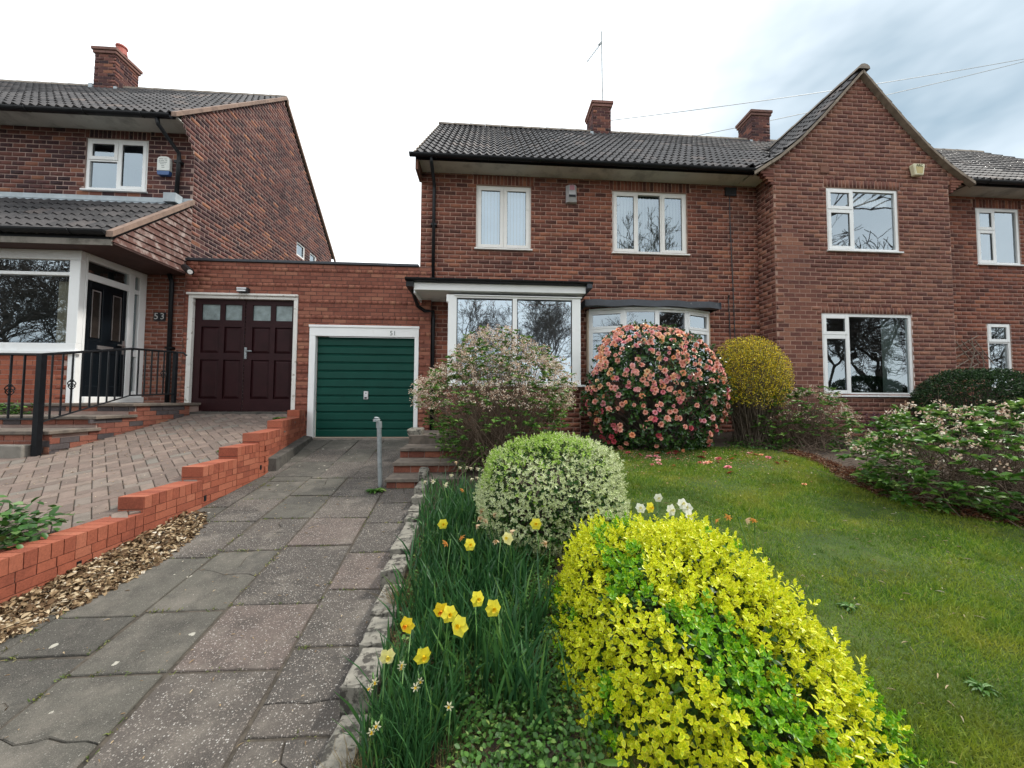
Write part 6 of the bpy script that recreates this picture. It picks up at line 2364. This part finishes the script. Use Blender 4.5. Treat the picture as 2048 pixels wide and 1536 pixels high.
def daff_mesh(kind, size, pc, tc_, wilt=0., seed=0):
    r_ = np.random.RandomState(seed)
    P, D, Nf, Ls, Ws = [], [], [], [], []
    for i in range(6):
        a = math.pi / 3 * i + r_.uniform(-.1, .1)
        el = -.05 + .12 * (i % 2) + wilt * r_.uniform(.5, 1.3)
        s = np.array([math.cos(a), math.sin(a), 0])
        P.append(s * size * .04); D.append(s * math.cos(el) + np.array([0, 0, math.sin(el)]))
        Nf.append(np.array([0, 0, math.cos(el)]) - s * math.sin(el) + r_.normal(size=3) * (.08 + wilt * .4))
        Ls.append(size * .5 * r_.uniform(.9, 1.08)); Ws.append(size * (.47 if not wilt else .2))
    V, F, r, m = leafset(np.array(P), np.array(D), np.array(Nf), np.array(Ls), np.array(Ws), r_.uniform(0, 1, 6), fold=.18, curl=.1)
    mp_ = FK.setdefault(('p', pc, tc_), flower_mat('petal_' + kind, pc, tuple(x * .8 + y * .2 for x, y in zip(pc, tc_))))
    petal = np_mesh('petals', V, F, mp_, {'rnd': r, 'mid': m}, smooth=False)
    k = 14
    rings = [(.05, 0), (.085, .10), (.10, .22), (.15, .30), (.14, .295), (.08, .20), (.03, .05)]
    V, F = [], []
    for j, (rr, zz) in enumerate(rings):
        for i in range(k):
            a = 2 * math.pi * i / k
            fr = 1 + (.12 * math.sin(a * 5 + seed) if j in (3, 4) else 0)
            V.append((math.cos(a) * rr * size * fr * (1 - wilt * .4), math.sin(a) * rr * size * fr * (1 - wilt * .4), zz * size * (1 + (.1 * math.sin(a * 7) if j in (3, 4) else 0))))
    for j in range(len(rings) - 1):
        F += [(j * k + i, j * k + (i + 1) % k, (j + 1) * k + (i + 1) % k, (j + 1) * k + i) for i in range(k)]
    mt_ = FK.setdefault(('t', tc_), flower_mat('trumpet_' + kind, tc_, tc_))
    tr = np_mesh('trumpet', np.array(V), np.array(F), mt_, {'mid': np.zeros(len(V))}, smooth=True)
    return petal, tr
YEL, YEL2, ORG = (.88, .80, .06), (.90, .68, .02), (.90, .42, .02)
kinds = {
    'yellow': [daff_mesh('yellow', .082, YEL, YEL2, 0, s) for s in (1, 2, 3)],
    'gold': [daff_mesh('gold', .082, (.90, .72, .03), ORG, 0, 4)],
    'pale': [daff_mesh('pale', .078, (.88, .84, .38), (.88, .76, .14), 0, 5)],
    'tan': [daff_mesh('tan', .072, (.72, .54, .34), (.58, .36, .14), .9, s) for s in (6, 7, 8)],
    'orange': [daff_mesh('orange', .06, (.80, .38, .10), (.75, .30, .05), .8, 9)],
    'cream': [daff_mesh('cream', .066, (.84, .80, .60), (.80, .72, .42), .8, s) for s in (10, 11)],
    'small': [daff_mesh('small', .036, (.88, .86, .66), (.90, .66, .06), .1, 12)],
    'white': [daff_mesh('white', .078, (.88, .88, .80), (.86, .82, .50), 0, s) for s in (13, 14)],
}
def clump(label, flowers, leaves, cat='flowers', width=.012, hgt=.285, name='daffodil_clump'):
    """flowers: (x,y,z,kind); leaves: list of (x,y,n,spread)"""
    bx = np.mean([f[0] for f in flowers]) if flowers else leaves[0][0]
    by = np.mean([f[1] for f in flowers]) if flowers else leaves[0][1]
    T = thing(name, label, cat, (bx, by, float(z_gard(bx, by))), 'daffodils and narcissi along the bank' if name == 'daffodil_clump' else None)
    Ps, Rs = [], []
    paths, wid = [], []
    for (x, y, n_, sp) in leaves:
        for _ in range(n_):
            x0, y0 = x + random.gauss(0, sp), y + random.gauss(0, sp)
            x0 = max(x0, float(x_kerb(y0)) + .04)
            z0 = float(z_gard(x0, y0)) - .02
            a = random.uniform(0, 2 * math.pi)
            ln = random.uniform(.55, 1.1) * hgt
            le = random.uniform(.05, .55) * ln
            dx, dy = math.cos(a) * le, math.sin(a) * le
            bend = random.random() < .15
            pts = []
            for t in (0, .35, .7, 1.):
                zz = ln * (t - (.45 * t * t if bend else .10 * t * t))
                pts.append((x0 + dx * t ** 1.8, y0 + dy * t ** 1.8, z0 + zz))
            paths.append(pts)
            wid.append(width * random.uniform(.7, 1.25))
    paths = np.array(paths); wid = np.array(wid); m = len(paths)
    an = rs.uniform(0, 2 * math.pi, m)
    S = np.stack([np.cos(an), np.sin(an), np.zeros(m)], 1)
    prof_ = np.array([.8, 1., .85, .08])
    Vl = paths - S[:, None] * (wid[:, None] * prof_ / 2)[:, :, None]
    Vr = paths + S[:, None] * (wid[:, None] * prof_ / 2)[:, :, None]
    V = np.concatenate([Vl, Vr], 1).reshape(-1, 3)
    b = np.arange(m)[:, None] * 8
    F = np.concatenate([np.concatenate([b + i, b + i + 1, b + 4 + i + 1, b + 4 + i], 1) for i in range(3)])
    lo = link('leaves', np_mesh('leaves', V - np.array(tuple(wl(T))), F, mblade, {'rnd': np.repeat(np.clip(rs.beta(2, 2, m), 0, 1), 8)}, smooth=True), T)
    for (x, y, z, kd) in flowers:
        pe, tr = random.choice(kinds[kd])
        gx, gy = x + random.uniform(-.04, .04), y + random.uniform(-.02, .06)
        gz = float(z_gard(gx, gy))
        drp = kd in ('tan', 'cream', 'orange')
        face = Vector((random.uniform(-.6, .6), -1, random.uniform(-.1, .5))) if not drp else Vector((random.uniform(-1, 1), -.6, random.uniform(-1, -.2)))
        face.normalize()
        back = Vector((x, y, z)) - face * .02
        o = link('flower', pe, T, (x, y, z))
        o.rotation_mode = 'QUATERNION'
        q = face.to_track_quat('Z', 'Y')
        o.rotation_quaternion = q
        s_ = random.uniform(.78, .98)
        o.scale = (s_, s_, s_)
        o2 = bpy.data.objects.new('trumpet', tr)
        COL.objects.link(o2)
        WL[o2.name] = WL[o.name]
        o2.parent = o
        st = MB()
        st.tube([(gx, gy, gz), (gx * .5 + x * .5, gy * .5 + y * .5, gz + (z - gz) * .6), (back.x - face.x * .02, back.y - face.y * .02, z + .012), tuple(back)], [.0035, .003, .0026, .004], 5)
        st.build('stalk', mstalk, T, smooth=True)
    return T
clump('cluster of tiny white and yellow narcissi by the nearest edging stones', [(-.44, 1.55, .48, 'small'), (-.35, 1.61, .49, 'small'), (-.27, 1.5, .49, 'small'), (-.13, 1.39, .5, 'small'), (-.39, 1.35, .46, 'small'), (-.455, 1.54, .465, 'small'), (-.255, 1.51, .505, 'small'), (-.375, 1.36, .47, 'small'), (-.345, 1.60, .51, 'small')],
      [(-.33, 1.45, 330, .055), (-.25, 1.40, 160, .05)], width=.006, hgt=.30)
clump('daffodil with golden petals and orange trumpet beside two pale ones', [(-.34, 1.66, .63, 'gold'), (-.24, 1.48, .62, 'yellow'), (-.38, 1.5, .61, 'pale')], [(-.33, 1.75, 90, .07), (-.22, 1.62, 80, .07), (-.38, 1.62, 50, .06), (-.18, 1.55, 50, .06)], hgt=.31)
clump('four bright yellow daffodils in the middle of the bank', [(-.2, 1.71, .66, 'gold'), (-.16, 1.68, .66, 'yellow'), (-.04, 1.74, .69, 'yellow'), (.03, 1.66, .69, 'yellow'), (-.11, 1.59, .66, 'yellow')], [(-.1, 1.85, 110, .09), (.02, 1.95, 80, .08), (-.22, 1.9, 90, .08)], hgt=.31)
clump('single yellow daffodils with one withered orange head above dark leaves', [(-.1, 2.25, .74, 'yellow'), (-.16, 2.33, .76, 'orange'), (-.24, 2.27, .75, 'orange')], [(-.2, 2.15, 150, .11), (-.05, 2.2, 120, .1), (-.33, 2.2, 110, .08), (-.35, 2.45, 80, .08)])
clump('group of withered tan daffodil heads left of the cream shrub', [(-.05, 2.66, .82, 'tan'), (-.06, 2.54, .81, 'tan'), (-.07, 2.45, .79, 'tan'), (0, 2.49, .81, 'tan'), (.04, 2.55, .83, 'tan'), (.14, 2.28, .81, 'tan'), (.12, 2.18, .8, 'pale'), (.06, 2.18, .79, 'tan'), (.33, 2.06, .82, 'tan'), (.31, 2.36, .82, 'yellow')], [(.03, 2.4, 190, .11), (.15, 2.25, 120, .07), (-.1, 2.6, 110, .1)], hgt=.31)
clump('yellow daffodil half hidden in leaves by the stone edging', [(-.3, 2.6, .75, 'yellow')], [(-.33, 2.75, 170, .12), (-.2, 2.8, 130, .1), (-.38, 3.05, 110, .1)])
clump('cream fading daffodils with one orange head near the stone steps', [(-.21, 3.25, .83, 'orange'), (-.38, 3.44, .84, 'cream'), (-.35, 3.69, .87, 'cream'), (-.15, 3.51, .87, 'cream'), (-.5, 3.54, .84, 'cream'), (-.59, 3.55, .84, 'cream'), (-.09, 3.51, .88, 'cream'), (-.37, 3.42, .83, 'cream')], [(-.25, 3.3, 240, .15), (-.42, 3.5, 140, .12), (-.1, 3.4, 150, .12)])
clump('farthest pale daffodils below the dried flower shrub', [(-.33, 4.12, .92, 'tan'), (-.28, 3.93, .9, 'cream'), (-.22, 3.89, .91, 'cream'), (-.16, 3.84, .91, 'cream'), (-.09, 3.8, .91, 'cream'), (-.05, 3.79, .90, 'cream'), (-.02, 3.52, .89, 'cream')], [(-.2, 3.8, 230, .16), (-.45, 4.0, 90, .13), (0, 3.7, 110, .12)])
clump('white daffodils rising behind the golden shrub', [(1.0, 2.39, .90, 'white'), (1.18, 2.52, .93, 'white'), (1.16, 2.3, .91, 'white'), (1.29, 2.35, .91, 'white'), (1.2, 2.16, .92, 'white'), (1.25, 2.33, .94, 'white'), (1.07, 2.4, .90, 'yellow')], [(1.05, 2.42, 90, .07), (1.2, 2.38, 80, .07)], hgt=.36)
clump('withered orange daffodil heads right of the white ones', [(1.37, 2.17, .89, 'orange'), (1.47, 2.2, .90, 'orange'), (1.61, 2.17, .89, 'orange'), (1.57, 2.19, .88, 'tan')], [(1.45, 2.18, 30, .05)])
clump('dark strap leaves without flowers beside the golden shrub', [], [(.12, 1.75, 60, .05), (.08, 1.62, 70, .05), (.17, 1.5, 60, .06), (.2, 1.95, 50, .06)], name='strap_leaf_clump', cat='plant', hgt=.33)

# ---- low weeds and ground cover
def cover(name, n_, xf, yf, mat, sz, hgt, zoff=0., shape='oval', kind='stuff', fold=.2, zf=None):
    X, Y = xf, yf
    Z = (zf or z_gard)(X, Y) + rs.uniform(0, 1, len(X)) ** 2 * hgt + zoff
    P = np.stack([X, Y, Z], 1)
    m = len(P)
    D = rdir(m) * np.array([1, 1, .3]) + np.array([0, 0, .15])
    s_ = sz * rs.uniform(.5, 1.3, m)
    o = build_leaves(name, None, mat, P, D, np.tile([0, 0, 1.], (m, 1)) + rdir(m) * .45, s_, s_ * .7, rs.uniform(0, 1, m), fold=fold, shape=shape)
    o['kind'] = kind
    return o
mweed = leaf_mat('weed_leaf', [(0, (.025, .07, .012)), (.5, (.05, .14, .02)), (.9, (.10, .22, .035)), (1, (.22, .30, .08))], rough=.5, trans=.2)
n_ = 26000
Y = rs.uniform(.95, 3.2, n_); X = x_kerb(Y) + .06 + rs.uniform(0, 1, n_) ** .8 * (.95)
k = (fnoise(np.stack([X, Y, Y * 0], 1), 9, 1.) > -.45) & (X < lawn_left(Y) + .1)
cover('ground_cover', n_, X[k], Y[k], mweed, .021, .07)
n_ = 2600
Y = 5.75 + rs.uniform(0, 1, n_) ** 1.3 * .55; X = rs.uniform(1.2, 6.8, n_)
k = (fnoise(np.stack([X, Y, Y * 0], 1), 4, 3.) > -.3)
cover('bed_weeds', n_, X[k], Y[k], mweed, .05, .14)
# pale broken twigs and dead stems in the right hand bed
n_ = 260
Y = rs.uniform(2.6, 6.2, n_); X = lawn_edge(Y) + .05 + np.abs(rs.normal(size=n_)) * .45
P0 = np.stack([X, Y, z_gard(X, Y) + .02], 1)
P1 = P0 + rdir(n_) * rs.uniform(.08, .4, (n_, 1)) * np.array([1, 1, .25]) + np.array([0, 0, .05])
o = build_tubes('dead_twigs', None, M['twig'], np.stack([P0, (P0 + P1) / 2 + rdir(n_) * .03, P1], 1), np.full((n_, 3), .003), 3, kind='stuff')
# reddish brown dead bedding along the bed edge
n_ = 9000
Y = rs.uniform(2.7, 5.6, n_); X = lawn_edge(Y) - .02 + rs.uniform(0, 1, n_) * (.28 + .18 * (Y < 4.6))
P = np.stack([X, Y, z_gard(X, Y) + rs.uniform(0, .06, n_)], 1)
mdead = leaf_mat('rusty_dead_leaf', [(0, (.06, .022, .014)), (.5, (.15, .055, .03)), (.8, (.26, .13, .07)), (1, (.48, .36, .24))], rough=.9, trans=.1, spec=.1)
build_leaves('dead_bedding', None, mdead, P, rdir(n_) * np.array([1, 1, .5]), rdir(n_), rs.uniform(.02, .06, n_), rs.uniform(.004, .012, n_), rs.uniform(0, 1, n_), shape='quad', kind='stuff')
# straw coloured dead grass on the bank
n_ = 24000
Y = rs.uniform(.95, 3.4, n_); X = x_kerb(Y) + .05 + rs.uniform(0, 1, n_) * 1.05
k = fnoise(np.stack([X, Y, Y * 0], 1), 7, 6.) > -.2
X, Y = X[k], Y[k]
mstraw = leaf_mat('straw', [(0, (.07, .045, .02)), (.35, (.17, .12, .05)), (.7, (.30, .23, .11)), (.85, (.10, .16, .03)), (1, (.14, .22, .04))], rough=.8, trans=.2)
blades('dead_grass', X, Y, np.full(len(X), .075), np.full(len(X), .0032), mstraw, lean=1.5)
# spiky straw tufts at the edging stones
for (x, y) in ((-.47, 1.38), (-.44, 1.30), (-.52, 2.35)):
    n_ = 260
    X, Y = x + rs.normal(size=n_) * .02, y + rs.normal(size=n_) * .03
    blades('dry_tuft', X, Y, np.full(n_, .14), np.full(n_, .003), mstraw, rnd=rs.uniform(.1, .72, n_), lean=1.4)
# drift of dry leaves against the red wall
n_ = 5200
Y = 2.05 + rs.beta(1.6, 1.8, n_) * 1.9
hw = .42 * np.sin(np.clip((Y - 1.95) / 2.1, 0, 1) * math.pi) ** .7 + .05
u = rs.uniform(0, 1, n_) ** 1.1
X = -2.95 + u * hw
P = np.stack([X, Y, z_drive(Y) + .004 + (1 - u) * rs.uniform(0, .05, n_)], 1)
mlit = leaf_mat('dry_brown_leaf', [(0, (.06, .035, .02)), (.35, (.16, .10, .055)), (.7, (.36, .26, .15)), (.93, (.52, .42, .28)), (1, (.66, .60, .50))], rough=.85, trans=.1, spec=.15)
build_leaves('leaf_litter', None, mlit, P, rdir(n_) * np.array([1, 1, .25]), np.tile([0, 0, 1.], (n_, 1)) + rdir(n_) * .75, rs.uniform(.015, .055, n_), rs.uniform(.010, .032, n_), rs.uniform(0, 1, n_), fold=.35, curl=.35, kind='stuff')
# scattered bits on drive, paving and lawn
n_ = 1500
Y = rs.uniform(1.1, 6.5, n_); X = rs.uniform(-2.9, -.7, n_)
jn = np.abs(np.sin(X * 6.6 + Y * .5)) < .22
X, Y = X[jn | (rs.uniform(0, 1, n_) < .12)], Y[jn | (rs.uniform(0, 1, n_) < .12)] if False else Y[jn | (rs.uniform(0, 1, n_) < .12)][:len(X)] if False else Y[:len(X)]
m = min(len(X), len(Y)); X, Y = X[:m], Y[:m]
P = np.stack([X, Y, z_drive(Y) + .006], 1)
build_leaves('straw_litter', None, mlit, P, rdir(m) * np.array([1, 1, .1]), np.tile([0, 0, 1.], (m, 1)) + rdir(m) * .3, rs.uniform(.01, .035, m), rs.uniform(.003, .008, m), rs.uniform(.4, 1, m), fold=.3, kind='stuff')
n_ = 1300
Y = rs.uniform(2.0, 7.0, n_); X = -3.25 - rs.uniform(0, 1, n_) * (2.1 + 3 * (Y < 4.8)) - np.where(Y > 5.25, (Y - 5.25) * .24, 0)
k = X > np.where(Y > 4.7, -5.4, -9)
X, Y = X[k], Y[k]; m = len(X)
P = np.stack([X, Y, z_pave(Y) + .005], 1)
build_leaves('paving_litter', None, mlit, P, rdir(m) * np.array([1, 1, .1]), np.tile([0, 0, 1.], (m, 1)) + rdir(m) * .3, rs.uniform(.008, .03, m), rs.uniform(.004, .012, m), rs.uniform(.5, 1, m), fold=.3, kind='stuff')
n_ = 420
Y = rs.uniform(.9, 5, n_); X = rs.uniform(.8, 5, n_)
k = in_lawn(X, Y); X, Y = X[k], Y[k]; m = len(X)
P = np.stack([X, Y, z_gard(X, Y) + .034], 1)
build_leaves('lawn_litter', None, mlit, P, rdir(m) * np.array([1, 1, .15]), np.tile([0, 0, 1.], (m, 1)) + rdir(m) * .3, rs.uniform(.02, .05, m), rs.uniform(.003, .006, m), rs.uniform(.75, 1, m), fold=.3, kind='stuff')
# rosette weeds
def rosette(x, y, z, n_, sz, label, nm='rosette_weed'):
    T = thing(nm, label, 'weed', (x, y, z))
    a = np.linspace(0, 2 * math.pi * 1.6, n_) + rs.uniform(-.2, .2, n_)
    D = np.stack([np.cos(a), np.sin(a), np.full(n_, .35)], 1)
    P = np.tile([x, y, z], (n_, 1)) + rdir(n_) * .008
    build_leaves('leaves', T, mweed, P, D, np.tile([0, 0, 1.], (n_, 1)), sz * rs.uniform(.6, 1.1, n_), sz * .32 * rs.uniform(.8, 1.2, n_), rs.uniform(.3, 1, n_), fold=.3, curl=.3)
for x, y, s_, lb in ((1.95, 1.92, .05, 'flat dandelion rosette in the lawn right of the golden shrub'), (2.0, 1.42, .055, 'large dandelion rosette in the lawn at the lower right'), (1.62, 2.28, .04, 'small green rosette weed beside the golden shrub')):
    rosette(x, y, float(z_gard(x, y)) + .022, 17, s_, lb)
rosette(-1.30, 4.50, z_drive(4.5), 26, .12, 'green and yellow weed growing at the foot of the grey post')
rosette(-3.62, 6.72, z_pave(6.72), 30, .14, 'dark green weed tuft below the maroon garage doors')
rosette(-3.35, 5.0, z_pave(5.0), 22, .10, 'pale green weed on the paving behind the red wall')
# plants behind the railing
n_ = 900
X = rs.uniform(-8.5, -6.8, n_); Y = rs.uniform(5.75, 6.1, n_)
cover('planter_greens', n_, X, Y, mweed, .05, .16, zf=lambda X, Y: X * 0 + 1.36)
# broad strap leaves poking out of the golden shrub
mbl = leaf_mat('broad_strap_leaf', [(0, (.16, .33, .05)), (1, (.22, .42, .08))], rough=.3, trans=.3)
for (x, y, z, dx, dz, ln, lb) in ((.66, 1.30, .48, -.15, 1., .15, 'broad pale green strap leaf poking out of the front of the golden shrub'), (.36, 1.22, .44, .9, .25, .10, 'short strap leaf lying at the left edge of the golden shrub'), (.56, 1.08, .28, -.1, 1., .15, 'upright strap leaf below the golden shrub at the frame bottom'), (.82, 1.05, .30, .45, .9, .17, 'slanting pale strap leaf low in the golden shrub')):
    o = build_leaves('strap_leaf', None, mbl, np.array([[x, y, z]]), np.array([[dx, -.25, dz]]), np.array([[.1, -1., .3]]), np.array([ln]), np.array([.022]), np.array([.5]), fold=.12, curl=-.1)
    tag(o, lb, 'leaf')

# ================================================================== bare trees across the road, mirrored in the windows
TREEM = []
def tree_mesh(seed):
    rt = random.Random(seed)
    segs = []
    def grow_(p, d, ln, r, depth):
        q = p
        pts = [p]
        for i in range(2):
            d = (d + Vector((rt.gauss(0, .13), rt.gauss(0, .13), rt.gauss(0, .06) + .02))).normalized()
            q = q + d * ln / 2
            pts.append(q)
        segs.append((pts, [r, r * .85, r * .7]))
        if depth == 0: return
        for i in range(3):
            a = rt.uniform(0, 2 * math.pi)
            sp = rt.uniform(.4, .95)
            s = d.orthogonal().normalized()
            s = s * math.cos(a) + d.cross(s) * math.sin(a)
            nd = (d + s * sp + Vector((0, 0, .10))).normalized()
            st_ = pts[rt.choice((1, 2, 2))]
            grow_(st_, nd, ln * rt.uniform(.62, .84), r * rt.uniform(.5, .66), depth - 1)
    grow_(Vector((0, 0, 0)), Vector((.05, 0, 1)).normalized(), .27, .018, 8)
    tr = MB(); tr.tube(segs[0][0], segs[0][1], 10)
    P = np.array([[tuple(v) for v in s[0]] for s in segs[1:]]); Rr = np.maximum(np.array([s[1] for s in segs[1:]]), .0007)
    V, F = tubes_np(P, Rr, 3)
    me = np_mesh('branches', V, F, M['barkdark'])
    mt_ = bpy.data.meshes.new('trunk')
    mt_.from_pydata(tr.V, [], tr.F)
    mt_.materials.append(M['barkdark'])
    return mt_, me
TREEM = [tree_mesh(1), tree_mesh(4)]
def bare_tree(x, y, h, k, rot, label):
    T = thing('bare_tree', label, 'tree', (x, y, -.1), 'bare trees across the road')
    T.scale = (h, h, h)
    T.rotation_euler = (0, 0, rot)
    for nm, me in zip(('trunk', 'branches'), TREEM[k]):
        o = link(nm, me, T)
    return T
for x, y, h, k, r_, lb in ((-34, -14, 17, 0, 0, 'farthest left bare tree across the road, mirrored in the left bay window'),
                           (-27, -12, 15, 1, 1, 'wide bare tree across the road, mirrored in the left bay window'),
                           (-20, -15, 15, 0, 2.2, 'thin bare tree across the road, mirrored at the side of the left bay window'),
                           (-1.5, -13, 13, 1, 3.1, 'bare tree mirrored in the left pane of the glazed porch'),
                           (4.5, -12, 12, 0, 4.0, 'bare tree mirrored in the right pane of the glazed porch'),
                           (12.5, -12, 27, 1, 5.2, 'tallest bare tree across the road, mirrored in the upper window with dark blinds'),
                           (21.5, -14, 14, 0, .7, 'bare tree across the road, mirrored in the bow window'),
                           (25, -12, 15, 1, 2.6, 'bare tree across the road, mirrored in the lower gable window'),
                           (30, -13, 16, 0, 5.7, 'bare tree standing behind another, mirrored in the gable windows'),
                           (38, -13, 15, 1, 1.7, 'farthest right bare tree across the road, mirrored in the wing windows')):
    bare_tree(x, y, h, k, r_, lb)
hd = np.stack([rs.uniform(-40, 45, 14000), rs.uniform(-15.5, -14.2, 14000), rs.uniform(-.1, 2.6, 14000)], 1)
build_leaves('added_far_hedge', None, myew, hd, rdir(14000), rdir(14000), rs.uniform(.2, .4, 14000), rs.uniform(.12, .25, 14000), rs.uniform(0, 1, 14000), shape='quad', kind='stuff')  # added dark mass out of view, blocks the low horizon in reflections
